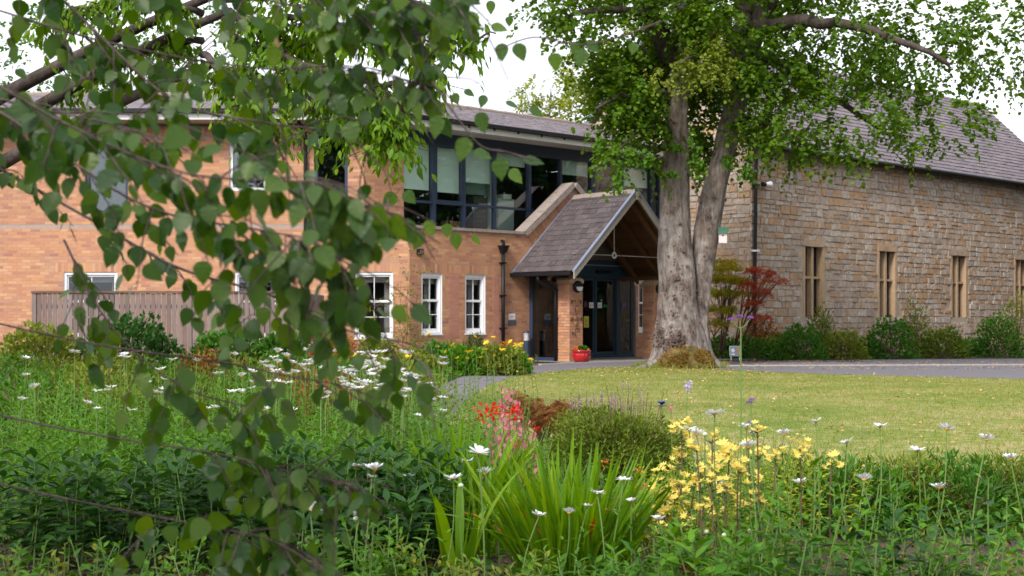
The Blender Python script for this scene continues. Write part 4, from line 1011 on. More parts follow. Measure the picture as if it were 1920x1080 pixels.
gable_z = lambda t: ((zEa + (zAp - zEa) * (1 - abs(t - wg / 2) / (wg / 2))) - .05, zAp)
side_z = lambda t: (zEa + .01, zEa)
sts = [(C_, q) for q in stones(C_, 0.0, wg, GZ, gable_z, r)] + [(S_, q) for q in stones(S_, 0.0, 18, GZ, side_z, r, swin)]
V = []; F4 = []; nsing = 0
def srank(fr, q):
    p = fr.pt((q[0] + q[1]) / 2, 0, (q[2] + q[3]) / 2); px = CX + FPX * p.x / p.y; py = HY - FPX * (p.z - CZ) / p.y
    return 1300 < px < 1432 and 270 < py < 665
for fr, q in sts:
    v, f = stone_geo(fr, q, r)
    if srank(fr, q) and nsing < 300:
        me = new_mesh('stone', v, f); link('stone', me, M['stone'], body); nsing += 1
    else:
        n = len(V); V += [tuple(p) for p in v]; F4 += [tuple(i + n for i in g) for g in f]
link('stonework', new_mesh('stonework', V, F4), M['stone'], SB, kind='stuff')
for h_ in swin:
    f = MB(); S_.box(f, h_[0], h_[1], -.3, -.02, h_[2] - .12, h_[2]); S_.box(f, h_[0], h_[1], -.05, .02, h_[3], h_[3] + .25); S_.box(f, h_[0], h_[0] + .1, -.26, .01, h_[2], h_[3]); S_.box(f, h_[1] - .1, h_[1], -.26, .01, h_[2], h_[3]); S_.box(f, (h_[0] + h_[1]) / 2 - .05, (h_[0] + h_[1]) / 2 + .05, -.26, -.05, h_[2], h_[3]); S_.box(f, h_[0] + .1, (h_[0] + h_[1]) / 2 - .05, -.22, -.08, h_[2] + 1.15, h_[2] + 1.22); S_.box(f, (h_[0] + h_[1]) / 2 + .05, h_[1] - .1, -.22, -.08, h_[2] + 1.15, h_[2] + 1.22)
    wn = f.build('window', M['padstone'], SB); p = MB(); S_.box(p, h_[0] + .1, h_[1] - .1, -.24, -.225, h_[2], h_[3]); p.build('pane', M.setdefault('dark_glass', plain('dark_glass', (0.01, 0.012, 0.015), 0.08)) if 'dark_glass' not in M else M['dark_glass'], wn)
# roof of the stone building
ov = .12
a0, a1 = C_.pt(-.25, ov, zEa - .1), S_.pt(20, .25, zEa - .1); b0, b1 = C_.pt(wg / 2, ov, zAp + .15), C_.pt(wg / 2, -20, zAp + .15)
slates(a0, a1, b0, b1, 26, 60, M['roof_slate'], 'roof_slates', SB, kind='stuff')
c0, c1 = C_.pt(wg + .25, ov, zEa - .1), C_.pt(wg + .25, -20, zEa - .1)
mb = MB(); mb.add([a0, a1, b1, b0, c0, c1], [(0, 1, 2, 3), (3, 2, 5, 4)]); mb.build('roof', M['roof_slate'], SB)
for s_ in (0, 1):
    q0 = C_.pt(-.28 if s_ == 0 else wg + .28, ov, zEa - .14); q1 = C_.pt(wg / 2, ov, zAp + .13)
    mb = MB(); mb.prism([q0, q1, q1 + Vector((0, 0, .16)), q0 + Vector((0, 0, .16))], C_.n * .08); mb.build('verge_board', M['lead'], SB)
mb = MB(); mb.tube([S_.pt(-.1, .30, zEa - .12), S_.pt(19, .30, zEa - .12)], .07, 8); gt = mb.build('gutter', M['black'], SB)
mb = MB(); mb.tube([S_.pt(.12, .28, zEa - .16), S_.pt(.10, .12, zEa - .42), S_.pt(.1, .10, zEa - .7), S_.pt(.06, .10, 2.6), S_.pt(.03, .10, GZ)], .05, 10); dp = mb.build('downpipe', M['black'], SB, sm=True)
for z in (1.2, 3.05, 4.9):
    mb = MB(); S_.box(mb, -.0, .2, .02, .16, z, z + .05); mb.build('pipe_clip', M['black'] if z != 3.05 else M['white'], dp)
c0 = S_.pt(.52, .16, CZ + (HY - 347) / FPX * 36.9); rt = thing('security_light', 'white and black floodlight on the stone wall beside the drainpipe', 'light', c0)
mb = MB(); mb.tube([c0 - S_.n * .15, c0], .03, 8); mb.build('bracket', M['black'], rt); mb = MB(); mb.tube([c0 - S_.u * .08, c0 + S_.u * .12 + S_.n * .04], [.05, .10], 12); mb.build('housing', M['white'], rt)
mb = MB(); mb.tube([c0 - S_.u * .19, c0 - S_.u * .08], [.06, .065], 12); mb.build('lens', M['black'], rt)

# ================================================================== STREET FURNITURE AND SMALL THINGS
# timber fence on the left
rt = thing('fence', 'weathered grey timber board fence in front of the wing wall', 'fence', Gd(540, 29.5))
fy = 29.5; x0 = (60 - CX) / FPX * fy; x1 = (575 - CX) / FPX * fy; x2 = (606 - CX) / FPX * 31.3
zt_ = CZ + (HY - 547) / FPX * fy; x = x0; k = 0
while x < x1 - .02:
    mb = MB(); wd = .10; mb.box((x, fy - .02 + .006 * (k % 2), GZ), (x + wd, fy, zt_ - .03 + rnd.uniform(-.01, .01))); mb.build('board', M['fence_wood'], rt); x += .118; k += 1
mb = MB(); mb.box((x0, fy - .05, zt_ - .025), (x1 + .05, fy + .05, zt_ + .015)); mb.build('top_rail', M['stem_brown'], rt)
for z in (.35, 1.4):
    mb = MB(); mb.box((x0, fy + .002, z), (x1, fy + .05, z + .09)); mb.build('rail', M['fence_wood'], rt)
for x in np.arange(x0, x1, 1.8):
    mb = MB(); mb.box((x, fy + .05, GZ), (x + .1, fy + .15, zt_ - .03)); mb.build('post', M['fence_wood'], rt)
mb = MB(); mb.box((x1 - .01, fy - .03, GZ), (x1 + .05, fy + .06, zt_ - .03)); mb.build('post', M['stem_brown'], rt)
a = Vector((x1 + .06, fy, 0)); b = Vector((x2, 31.5, 0)); L = (b - a).length; d = (b - a).normalized(); sdv = Vector((-d.y, d.x, 0)) * .01
for k in range(int(L / .118)):
    p, q = a + d * k * .118, a + d * (k * .118 + .10); mb = MB(); zz = zt_ - .05
    mb.box8([v + Vector((0, 0, GZ)) for v in (p - sdv, q - sdv, q + sdv, p + sdv)] + [v + Vector((0, 0, zz)) for v in (p - sdv, q - sdv, q + sdv, p + sdv)]); mb.build('board', M['fence_wood'], rt)
# bollard light
c0 = G(987, 676); rt = thing('bollard_light', 'dark bollard light with grey louvred head beside the porch screen', 'bollard', c0)
h = CZ + (HY - 620) / FPX * c0.y - c0.z
mb = MB(); mb.lathe([(.001, 0), (.075, 0), (.075, h - .27)], c0, 16); mb.build('post', M['navy'], rt, sm=False)
mb = MB(); mb.lathe([(.06, h - .27), (.06, h - .06)], c0, 16); mb.build('lamp', M['lamp_lens'], rt, sm=True)
for k in range(5):
    mb = MB(); z = h - .26 + k * .042; mb.lathe([(.062, z), (.085, z + .008), (.085, z + .016), (.062, z + .014)], c0, 16); mb.build('louvre', M['soffit'], rt)
mb = MB(); mb.lathe([(.09, h - .06), (.09, h - .035), (.05, h - .005), (.001, h)], c0, 16); mb.build('cap', M['navy'], rt, sm=True)
# red pot
c0 = G(1090, 680); rt = thing('red_planter', 'glossy red round planter with orange flowers in front of the brick pier', 'planter', c0); sc = .01 * c0.y / 31.0
s1 = 31.0 * 0 + c0.y / FPX
mb = MB(); mb.lathe([(.001, 0), (11.5 * s1, 0), (15 * s1, 4 * s1), (18 * s1, 11 * s1), (18 * s1, 16 * s1), (16.5 * s1, 20.5 * s1), (18.6 * s1, 21 * s1), (18.8 * s1, 23.5 * s1), (17 * s1, 23.6 * s1), (15.6 * s1, 21 * s1), (15 * s1, 17 * s1)], c0, 40); mb.build('pot', M['red_glaze'], rt, sm=True)
mb = MB(); mb.lathe([(15.4 * s1, 20 * s1), (.001, 20.5 * s1)], c0, 24); mb.build('compost', M['soil'], rt)
pc, pv = in_ell(R, 260, c0 + Vector((.02, 0, 24 * s1)), (.16, .15, .09)); bake_obj('foliage', 'round', pc, pv + [0, 0, .4], rvec(R, 260) + [0, 0, .6], .05, M['lf_shrub'], rt)
pc, pv = in_ell(R, 60, c0 + Vector((-.13, -.05, 26 * s1)), (.08, .08, .05)); bake_obj('flower', 'hex', pc, rvec(R, 60), rvec(R, 60) + [0, -1, .5], .035, M['petal_orange'], rt)
pc, pv = in_ell(R, 30, c0 + Vector((.17, -.08, 24 * s1)), (.05, .06, .05)); bake_obj('flower', 'hex', pc, rvec(R, 30), rvec(R, 30) + [0, -1, .5], .03, M['petal_orange'], rt)
# small sign board on legs
c0 = G(1379, 676.5); rt = thing('information_sign', 'small grey board sign on two white legs beneath the japanese maples', 'sign', c0); s1 = c0.y / FPX
tilt = Vector((0, .25, 1)).normalized()
for dx in (-8.5, 7.5):
    mb = MB(); mb.tube([c0 + Vector((dx * s1, -.03, 0)), c0 + Vector((dx * s1 * .9, .05, 26 * s1))], .012, 6); mb.build('leg', M['lamp_lens'], rt)
def panel(x0, x1, z0, z1, dy, m, name, mbx=None):
    mb = MB(); f = lambda x, z, e: c0 + Vector((x * s1, -.035 + z * s1 * .22 - e, z * s1))
    mb.box8([f(x0, z0, dy), f(x1, z0, dy), f(x1, z0, dy - .006), f(x0, z0, dy - .006), f(x0, z1, dy), f(x1, z1, dy), f(x1, z1, dy - .006), f(x0, z1, dy - .006)]); return mb.build(name, m, rt)
panel(-10.5, 10, 8.5, 27, .02, M['plaque_grey'], 'board'); panel(-10.5, 10, 27, 27.8, .022, M['white'], 'edge_strip'); panel(-11.2, -10.5, 8.5, 27.8, .022, M['white'], 'edge_strip')
for (x_, z_, rr_, m_) in ((-4.5, 19.5, 3.4, M['paper']), (4.3, 21.5, 2.6, M['disc_yellow']), (6.4, 15, 2.8, M['disc_yellow'])):
    mb = MB(); pts = [c0 + Vector(((x_ + rr_ * math.cos(a)) * s1, -.035 + (z_ + rr_ * 1.15 * math.sin(a)) * s1 * .22 - .026, (z_ + rr_ * 1.15 * math.sin(a)) * s1)) for a in [k * math.pi / 8 for k in range(16)]]
    mb.prism(pts, Vector((0, -.003, 0))); mb.build('printed_disc', m_, rt)
panel(-7.5, -1.5, 11, 13.5, .027, M['paper'], 'caption')

# ================================================================== BIG LIME TREE
LD = 29.6
def loft(mb, rings, seg=28, jag=.05, seed=0, cap=False):
    """rings: (center Vector, rx, ry); noisy bark outline"""
    base = len(mb.V)
    # interpolate
    pts = []; n = len(rings)
    for i in range(n - 1):
        c0, a0, b0 = rings[i]; c1, a1, b1 = rings[i + 1]; m_ = max(2, int((c1 - c0).length / .09))
        for k in range(m_):
            t = k / m_; pts.append((c0.lerp(c1, t), a0 + (a1 - a0) * t, b0 + (b1 - b0) * t))
    pts.append(rings[-1])
    # smooth
    for _ in range(6):
        q = pts[:]
        for i in range(1, len(pts) - 1): q[i] = ((pts[i - 1][0] + pts[i][0] * 2 + pts[i + 1][0]) / 4, (pts[i - 1][1] + 2 * pts[i][1] + pts[i + 1][1]) / 4, (pts[i - 1][2] + 2 * pts[i][2] + pts[i + 1][2]) / 4)
        pts = q
    for (c, a, b) in pts:
        for k in range(seg):
            th = 2 * math.pi * k / seg; d = Vector((math.cos(th), math.sin(th), 0)); lump = 0
            pz = Vector((d.x * 1.3 + seed, d.y * 1.3, c.z * .55)); lump += mnoise.noise(pz) * jag * 1.6
            pz = Vector((d.x * 3.4 + seed, d.y * 3.4, c.z * 1.6)); lump += mnoise.noise(pz) * jag * .9
            pz = Vector((c.x + d.x * a, c.y + d.y * b, c.z)) * 7; kk_ = mnoise.noise(pz); lump += max(0, kk_ - .45) * jag * 2.2
            flute = (math.sin(th * 5 + seed) * .13 + math.sin(th * 11 + 1.3 + seed) * .08) * max(0, 1 - (c.z - GZ) / 1.4) 
            mb.V.append((c.x + d.x * a * (1 + lump / a * .5 + flute), c.y + d.y * b * (1 + lump / b * .5 + flute), c.z + .02 * mnoise.noise(Vector((d.x * 4, d.y * 4, c.z * 3)))))
    m_ = len(pts)
    for i in range(m_ - 1):
        for k in range(seg):
            mb.F.append((base + i * seg + k, base + i * seg + (k + 1) % seg, base + (i + 1) * seg + (k + 1) % seg, base + (i + 1) * seg + k))
def ring(pxl, pxr, py, D=LD, ratio=1.0):
    c = P((pxl + pxr) / 2, py, D); a = (pxr - pxl) / 2 / FPX * D; return (c, a, a * ratio)
lime = thing('lime_tree', 'huge old lime tree with twin pale trunks rising from the lawn before the porch', 'tree', P(1285, 690, LD))
mb = MB()
loft(mb, [ring(1203, 1338, 702, LD, .8), ring(1214, 1334, 690, LD, .8), ring(1222, 1326, 672, LD, .8), ring(1228, 1322, 645, LD, .8), ring(1229, 1316, 620, LD, .85), ring(1233, 1308, 590, LD, .9), ring(1236, 1306, 540, LD, .9), ring(1234, 1301, 480, LD, .9), ring(1236, 1297, 440, LD, .9), ring(1241, 1293, 380, LD, .9), ring(1245, 1291, 300, LD, .9), ring(1247, 1288, 220, LD, .9), ring(1254, 1296, 140, LD, .9), ring(1260, 1304, 70, LD, .9), ring(1264, 1302, -40, LD, .9), ring(1262, 1290, -200, LD, .9), ring(1262, 1280, -420, LD, .9)], 40, .07, 1.0)
LR = LD + .18
loft(mb, [ring(1286, 1352, 700, LR, .8), ring(1292, 1344, 682, LR, .8), ring(1298, 1334, 655, LR, .9), ring(1300, 1332, 630, LR, .95), ring(1301, 1327, 600, LR, 1), ring(1299, 1331, 550, LR, 1), ring(1296, 1338, 500, LR, .95), ring(1301, 1347, 450, LR, .9), ring(1307, 1356, 400, LR, .9), ring(1318, 1364, 350, LR, .9), ring(1333, 1376, 300, LR, .9), ring(1345, 1386, 250, LR, .9), ring(1358, 1397, 200, LR, .9), ring(1368, 1407, 120, LR, .9), ring(1380, 1420, 20, LR, .9), ring(1392, 1425, -80, LR, .9), ring(1420, 1440, -300, LR, .9)], 32, .06, 5.0)
me = smooth(mb.mesh('trunk')); link('trunk', me, M['bark_lime'], lime)
# roots
mb = MB()
for (a, b, c_, rr_) in (((1240, 676), (1216, 688), (1192, 697), .10), ((1325, 672), (1343, 684), (1358, 692), .13), ((1262, 684), (1252, 694), (1238, 700), .12), ((1316, 684), (1322, 693), (1330, 700), .14)):
    q = [P(a[0], a[1], LD - .2), P(b[0], b[1], LD - .45), P(c_[0], c_[1], LD - .5)]; q[2].z = GZ - .02; mb.tube([q[0], (q[0] + q[1]) / 2 + Vector((0, 0, -.02)), q[1], q[2]], [rr_ * 1.6, rr_ * 1.2, rr_, rr_ * .35], 10)
link('root', smooth(mb.mesh('root')), M['bark_lime'], lime)
# mossy mound of shoots between the trunks
mb = MB(); cm = P(1288, 690, LD - .55)
nv, nh = 10, 26
for i in range(nv + 1):
    ph = math.pi / 2 * i / nv
    for k in range(nh):
        th = 2 * math.pi * k / nh; d = Vector((math.cos(th) * math.sin(ph), math.sin(th) * math.sin(ph), math.cos(ph))); s_ = 1 + .38 * mnoise.noise(d * 3.1) + .2 * mnoise.noise(d * 7)
        mb.V.append((cm.x + d.x * .62 * s_, cm.y + d.y * .36 * s_, GZ - .05 + d.z * .47 * s_))
for i in range(nv):
    for k in range(nh): mb.F.append((i * nh + k, i * nh + (k + 1) % nh, (i + 1) * nh + (k + 1) % nh, (i + 1) * nh + k))
link('burr_mound', smooth(mb.mesh('burr_mound')), M['moss_mound'], lime)
n = 6000; v = rvec(R, n); v[:, 2] = np.abs(v[:, 2]); pc = np.array([cm.x, cm.y, GZ]) + v * [.60, .36, .44] * R.uniform(.85, 1.05, (n, 1))
bake_obj('moss_tufts', 'lance2', pc, v + R.normal(size=(n, 3)) * .5, rvec(R, n), R.uniform(.03, .09, n), leafm('moss_leaf', [(0.09, 0.10, 0.02), (0.20, 0.15, 0.04), (0.30, 0.17, 0.06), (0.14, 0.08, 0.03)], 0.8, .2, .2), lime, kind='stuff')
n = 900; a_ = R.uniform(0, 6.28, n); pc = np.stack([P(1275, 690, LD).x + np.cos(a_) * R.uniform(.7, 1.1, n), LD - .1 + np.sin(a_) * R.uniform(.6, 1.0, n), GZ + R.uniform(-.0, .03, n)], 1)
bake_obj('base_grass', 'blade', pc, R.normal(size=(n, 3)) * .5 + [0, 0, 1], rvec(R, n), R.uniform(.08, .2, n), M['grass'], lime, kind='stuff', wid=1.0)
# burrs and knots on the bark
mb = MB()
for (px, py, s_) in ((1258, 352, .09), (1267, 520, .11), (1248, 430, .05), (1262, 560, .05), (1282, 470, .06), (1290, 500, .05), (1303, 545, .06), (1300, 580, .07), (1308, 600, .07), (1325, 470, .05), (1330, 430, .05), (1300, 645, .08), (1314, 640, .07), (1258, 610, .05), (1275, 420, .05), (1340, 370, .05), (1253, 480, .04), (1243, 545, .04), (1285, 590, .04), (1272, 380, .035), (1252, 400, .03), (1290, 440, .035), (1318, 510, .04), (1245, 590, .04), (1265, 460, .03), (1312, 560, .05)):
    c0 = P(px, py, LD - .38 if px < 1300 else LD - .16)
    for k in range(5): mb.ball(c0 + Vector((rnd.uniform(-1, 1) * s_, rnd.uniform(0, .5) * s_, rnd.uniform(-1, 1) * s_)) * .6, s_ * rnd.uniform(.35, .6), 7, 5)
link('burr', smooth(mb.mesh('burr')), M['bark_dark'] if False else barkm('burr', [(0.10, 0.07, 0.055), (0.24, 0.17, 0.14), (0.36, 0.29, 0.25)], 40, 1.0, stretch=(1, 1, 1)), lime, kind='stuff')
mb = MB()
for (x0_, x1_, y0_, y1_, nn_) in ((1238, 1292, 618, 668, 150), (1227, 1243, 604, 650, 34), (1298, 1326, 618, 676, 60), (1300, 1312, 545, 615, 34), (1240, 1300, 470, 600, 40), (1318, 1345, 400, 520, 24)):
    for _ in range(nn_):
        px_ = rnd.gauss((x0_ + x1_) / 2, (x1_ - x0_) / 4.2); py_ = rnd.gauss((y0_ + y1_) / 2, (y1_ - y0_) / 4); mid_ = 1270 if px_ < 1300 else 1316; hw_ = 42 if px_ < 1300 else 18
        d_ = max(0.02, 1 - ((px_ - mid_) / hw_) ** 2) ** .5; c0 = P(px_, py_, LD - (.50 if px_ < 1300 else .12) * d_ + (0 if px_ < 1300 else .05)); mb.ball(c0, rnd.uniform(.015, .035), 6, 4)
link('burl_patch', smooth(mb.mesh('burl_patch')), barkm('burl', [(0.08, 0.05, 0.045), (0.20, 0.14, 0.12), (0.30, 0.23, 0.20)], 30, 1.0, stretch=(1, 1, 1)), lime, kind='stuff')
# limbs
mb = MB()
limbs = [((1262, 110, 0), (1240, 70, -.3), (1215, 25, -.8), (1185, -60, -1.2), .30), ((1290, 90, 0), (1318, 20, -.2), (1350, -60, -.5), (1372, -200, -.5), .26), ((1385, 150, 0), (1412, 60, 0), (1460, -40, -.2), (1520, -160, 0), .30),
         ((1256, 180, 0), (1225, 165, -.8), (1180, 170, -1.4), (1120, 200, -1.8), .12), ((1262, 120, 0), (1225, 90, 1.0), (1165, 85, 1.6), (1090, 110, 1.8), .12), ((1250, 250, -.1), (1215, 225, -.9), (1180, 250, -1.3), (1150, 290, -1.5), .07),
         ((1380, 230, .3), (1400, 215, -.2), (1440, 230, -1.0), (1520, 270, -1.2), .12), ((1366, 160, 0), (1330, 110, -.9), (1300, 95, -1.5), (1270, 120, -1.9), .06), ((1215, 25, -.8), (1150, 10, -1.5), (1080, 20, -2), (1010, 50, -2.2), .10),
         ((1400, 90, 0), (1470, 120, .5), (1560, 180, .6), (1660, 250, .3), .16), ((1290, 320, -.2), (1300, 330, -.5), (1312, 365, -.8), (1318, 400, -.9), .03), ((1400, 60, 0), (1500, 20, -1), (1640, 40, -2), (1780, 120, -2.4), .18)]
for a, b, c_, d, r0 in limbs:
    q = [P(k[0], k[1], LD + k[2]) for k in (a, b, c_, d)]; pts = []
    for i in range(13):
        t = i / 12; pts.append(q[0] * (1 - t) ** 3 + q[1] * 3 * t * (1 - t) ** 2 + q[2] * 3 * t * t * (1 - t) + q[3] * t ** 3 + Vector((mnoise.noise(Vector((i * .7, r0 * 50, 0))), 0, mnoise.noise(Vector((i * .7, 9, r0 * 50))))) * .12)
    mb.tube(pts, [r0 * (1 - .75 * i / 12) for i in range(13)], 9)
link('branch', smooth(mb.mesh('branch')), M['bark_dark'], lime)
def canopy(lst, seed, nleaf, L, size, droop, tpl, out_c=None):
    rr_ = np.random.default_rng(seed); PP = [[], [], [], []]
    for (px, py, rx, ry, D, rd, n) in lst:
        c0 = P(px, py, D); k = D / FPX
        pc, pv = in_ell(rr_, n, c0, (rx * k, rd, ry * k), .25)
        # break into clumps
        cl = np.array([mnoise.noise(Vector(p) * 1.1) for p in pc]); keep = cl > -0.10 + rr_.normal(size=n) * .06; pc, pv = pc[keep], pv[keep]
        q = sprays(pc, nleaf, L, size, rr_, droop, out=pv)
        for i in range(4): PP[i].append(q[i])
    return [np.concatenate(x_) for x_ in PP]
# (px, py, rx px, ry px, depth, depth radius, sprays)
lime_lobes = [
    (1165, 60, 78, 80, 29.2, 1.3, 330), (1176, 150, 56, 52, 29.0, 1.2, 220), (1160, 200, 38, 30, 28.6, .8, 80), (1202, 225, 32, 40, 29.2, .9, 100), (1205, 120, 45, 60, 30.6, 1.2, 200),
    (1105, 40, 52, 46, 28.0, 1.2, 80), (1022, 14, 36, 30, 27.6, .7, 46), (1100, 140, 26, 24, 29.0, .7, 26), (1270, 30, 60, 50, 31.2, 1.2, 150), (1315, 110, 46, 80, 31.4, 1.1, 260), (1268, 10, 80, 34, 28.4, 1.0, 110),
    (1322, 220, 30, 60, 31.0, .8, 190), (1340, 20, 60, 40, 28.6, 1.0, 110), (1400, 40, 60, 70, 31.4, 1.3, 200), (1412, 190, 44, 80, 31.0, 1.0, 190), (1318, 285, 22, 36, 30.6, .5, 60), (1225, 170, 24, 60, 30.9, .8, 110),
    (1395, 275, 26, 38, 29.2, .5, 44), (1165, 280, 28, 24, 28.2, .5, 46), (1222, 285, 14, 26, 29.4, .4, 26), (1416, 110, 26, 70, 28.6, .6, 60), (1470, 80, 70, 100, 29.5, 1.6, 260), (1470, 220, 50, 80, 29.0, 1.1, 170),
    (1580, 60, 110, 100, 29.5, 2.2, 380), (1600, 210, 80, 80, 28.6, 1.5, 210), (1730, 90, 100, 110, 29.5, 2.0, 300), (1760, 240, 70, 60, 28.5, 1.4, 120), (1870, 60, 80, 110, 29.5, 1.8, 200),
    (1272, 60, 34, 36, 28.7, .4, 40), (1390, 90, 34, 50, 28.7, .5, 50), (1380, 200, 26, 34, 28.9, .3, 16), (1240, -110, 200, 90, 29.6, 3.2, 700), (1480, -130, 260, 130, 29.8, 3.6, 800), (1060, -80, 90, 50, 28.5, 1.6, 160)]
q = canopy(lime_lobes, 21, 16, .55, .105, .55, 'round')
bake_obj('crown', 'round', q[0], q[1], q[2], q[3], M['lf_lime'], lime)
# hanging shoots with visible leaves
def hang(seed, pts, n, size, spread):
    rr_ = np.random.default_rng(seed); P0 = []; 
    for (px, py, D, ln) in pts:
        t = rr_.random(n); a = P(px, py, D); P0.append(np.stack([a.x + rr_.normal(size=n) * spread * (.4 + t), np.full(n, a.y) + rr_.normal(size=n) * spread, a.z - t * ln], 1))
    p = np.concatenate(P0); m_ = len(p); return p, rr_.normal(size=(m_, 3)) * .7 + [0, 0, -.7], rr_.normal(size=(m_, 3)) * .5 + [0, -.6, .6], size * rr_.uniform(.7, 1.2, m_)
q = hang(5, [(1163, 300, 27.7, .72), (1160, 322, 27.7, .45), (1124, 262, 27.8, .22), (1188, 280, 28, .35), (1212, 280, 28, .35), (1176, 275, 27.9, .4), (1298, 245, 28.9, .9), (1305, 270, 28.9, .6), (1405, 290, 29, .6), (1398, 310, 29, .3), (1270, 272, 28.9, .12), (1261, 322, 29.0, .10), (1312, 300, 28.9, .4), (1365, 290, 29.2, .3)], 62, .09, .075)
bake_obj('hanging_shoots', 'round', q[0], q[1], q[2], q[3], M['lf_shrub'] if False else leafm('leaf_lime_light', [(0.055, 0.125, 0.022), (0.085, 0.175, 0.03), (0.14, 0.24, 0.045)], 0.5, 0.42, 0.4), lime)
q = canopy([(1325, 115, 44, 26, 28.3, .4, 84), (1338, 78, 34, 18, 28.3, .3, 30), (1290, 135, 26, 14, 28.2, .3, 30), (1345, 130, 22, 18, 28.2, .3, 26), (1235, 145, 18, 14, 27.9, .3, 14)], 33, 14, .35, .08, .6, 'round')
bake_obj('flowering_spray', 'round', q[0], q[1], q[2], q[3], M['lf_limebr'], lime)
# bird box on the right trunk
c0 = P(1357, 440, LD - .35); s1 = LD / FPX; rt = thing('bird_box', 'pale pink bird box with green roof fixed to the right trunk', 'bird box', c0)
mb = MB(); mb.prism([c0 + Vector((-9 * s1, 0, -15 * s1)), c0 + Vector((6 * s1, 0, -15.5 * s1)), c0 + Vector((6 * s1, 0, 6 * s1)), c0 + Vector((-9 * s1, 0, 5 * s1))], Vector((.03, .22, .03))); mb.build('body', M['bird_pink'], rt)
mb = MB(); mb.prism([c0 + Vector((-11 * s1, -.05, 2.5 * s1)), c0 + Vector((8.5 * s1, -.05, 3.5 * s1)), c0 + Vector((8.5 * s1, -.04, 5.5 * s1)), c0 + Vector((-10.5 * s1, -.04, 4.5 * s1))], Vector((.05, .32, .13))); mb.build('roof', M['green_paint'], rt)
mb = MB(); hc = c0 + Vector((-1.5 * s1, -.003, -1.5 * s1)); mb.prism([hc + Vector((math.cos(a) * .018, 0, math.sin(a) * .018)) for a in [k * math.pi / 6 for k in range(12)]], Vector((0, -.003, 0))); mb.build('entrance_hole', M['black'], rt)

# ================================================================== OTHER TREES
def tree(name, label, base, h, trunk_r, lobes, m, seed, nleaf=14, L=.9, size=.2, droop=.4, tpl='dia', group=None, bark='bark_dark'):
    rt = thing(name, label, 'tree', base, group); rr_ = np.random.default_rng(seed); rd = random.Random(seed); base = Vector(base)
    mb = MB(); pts = [base + Vector((math.sin(i * .5 + seed) * .15 * i / 8, math.cos(i * .7) * .1 * i / 8, h * i / 8)) for i in range(9)]; mb.tube(pts, [trunk_r * (1.25 if i == 0 else 1 - .115 * i) for i in range(9)], 10)
    link('trunk', smooth(mb.mesh('trunk')), M[bark], rt)
    mb = MB(); PP = [[], [], [], []]
    for (cx_, cy_, cz_, rx, ry, rz_, n) in lobes:
        c0 = base + Vector((cx_, cy_, cz_)); st = pts[min(8, max(2, int(8 * (cz_ * .72) / h)))]
        mid = st.lerp(c0, .5) + Vector((rd.uniform(-.2, .2), rd.uniform(-.2, .2), .2)); mb.tube([st, mid, c0], [trunk_r * .4, trunk_r * .25, trunk_r * .08], 6)
        for k in range(7):
            e_ = c0 + Vector((rd.gauss(0, .5) * rx, rd.gauss(0, .5) * ry, rd.gauss(0, .5) * rz_)); mb.tube([mid, (mid + e_) / 2 + Vector((0, 0, .1)), e_], [trunk_r * .12, trunk_r * .08, trunk_r * .03], 5)
        pc, pv = in_ell(rr_, n, c0, (rx, ry, rz_), .35)
        cl = np.array([mnoise.noise(Vector(p) * .9) for p in pc]); keep = cl > -.12 + rr_.normal(size=n) * .06
        q = sprays(pc[keep], nleaf, L, size, rr_, droop, out=pv[keep])
        for i in range(4): PP[i].append(q[i])
    link('branch', mb.mesh('branch'), M[bark], rt)
    q = [np.concatenate(x_) for x_ in PP]; bake_obj('crown', tpl, q[0], q[1], q[2], q[3], M[m], rt); return rt
# beyond the roof
b0 = P(1025, 595, 62); b0.z = 0
tree('slender_tree', 'loose yellow green tree showing above the ridge left of the lime tree', b0, 11.5, .13, [(0, 0, 10.8, 1.1, 1.0, 1.2, 170), (-.3, 0, 9.6, 1.1, 1.0, 1.2, 150), (.9, .2, 10.2, .9, .9, 1.1, 110), (.3, 0, 12.4, .9, .8, .9, 110), (-.9, 0, 11.8, .6, .6, .7, 40)], 'lf_far', 3, L=.55, size=.16)
b0 = P(1115, 595, 58); b0.z = 0
tree('broad_tree', 'pale green tree behind the roof against the stone gable', b0, 12.0, .16, [(-.2, 0, 10.0, 1.5, 1.2, 1.4, 220), (.9, 0, 11.5, 1.5, 1.3, 1.3, 200), (-.6, 0, 12.0, 1.0, 1.0, 1.0, 90), (1.8, 0, 13.5, 1.6, 1.4, 1.2, 120)], 'lf_far', 4, L=.6, size=.18)
b0 = P(250, 595, 55); b0.z = 0
tree('broad_tree', 'dark leafy tree rising behind the roof of the wing', b0, 12, .35, [(0, 0, 10.5, 3.0, 2.4, 2.4, 260), (3.0, 0, 12.5, 2.4, 2.0, 2.0, 170), (-3.2, 0, 12.0, 2.8, 2.2, 2.3, 200), (-7, 0, 10.0, 2.8, 2.2, 2.3, 180)], 'lf_shrub', 14, L=.8, size=.2)
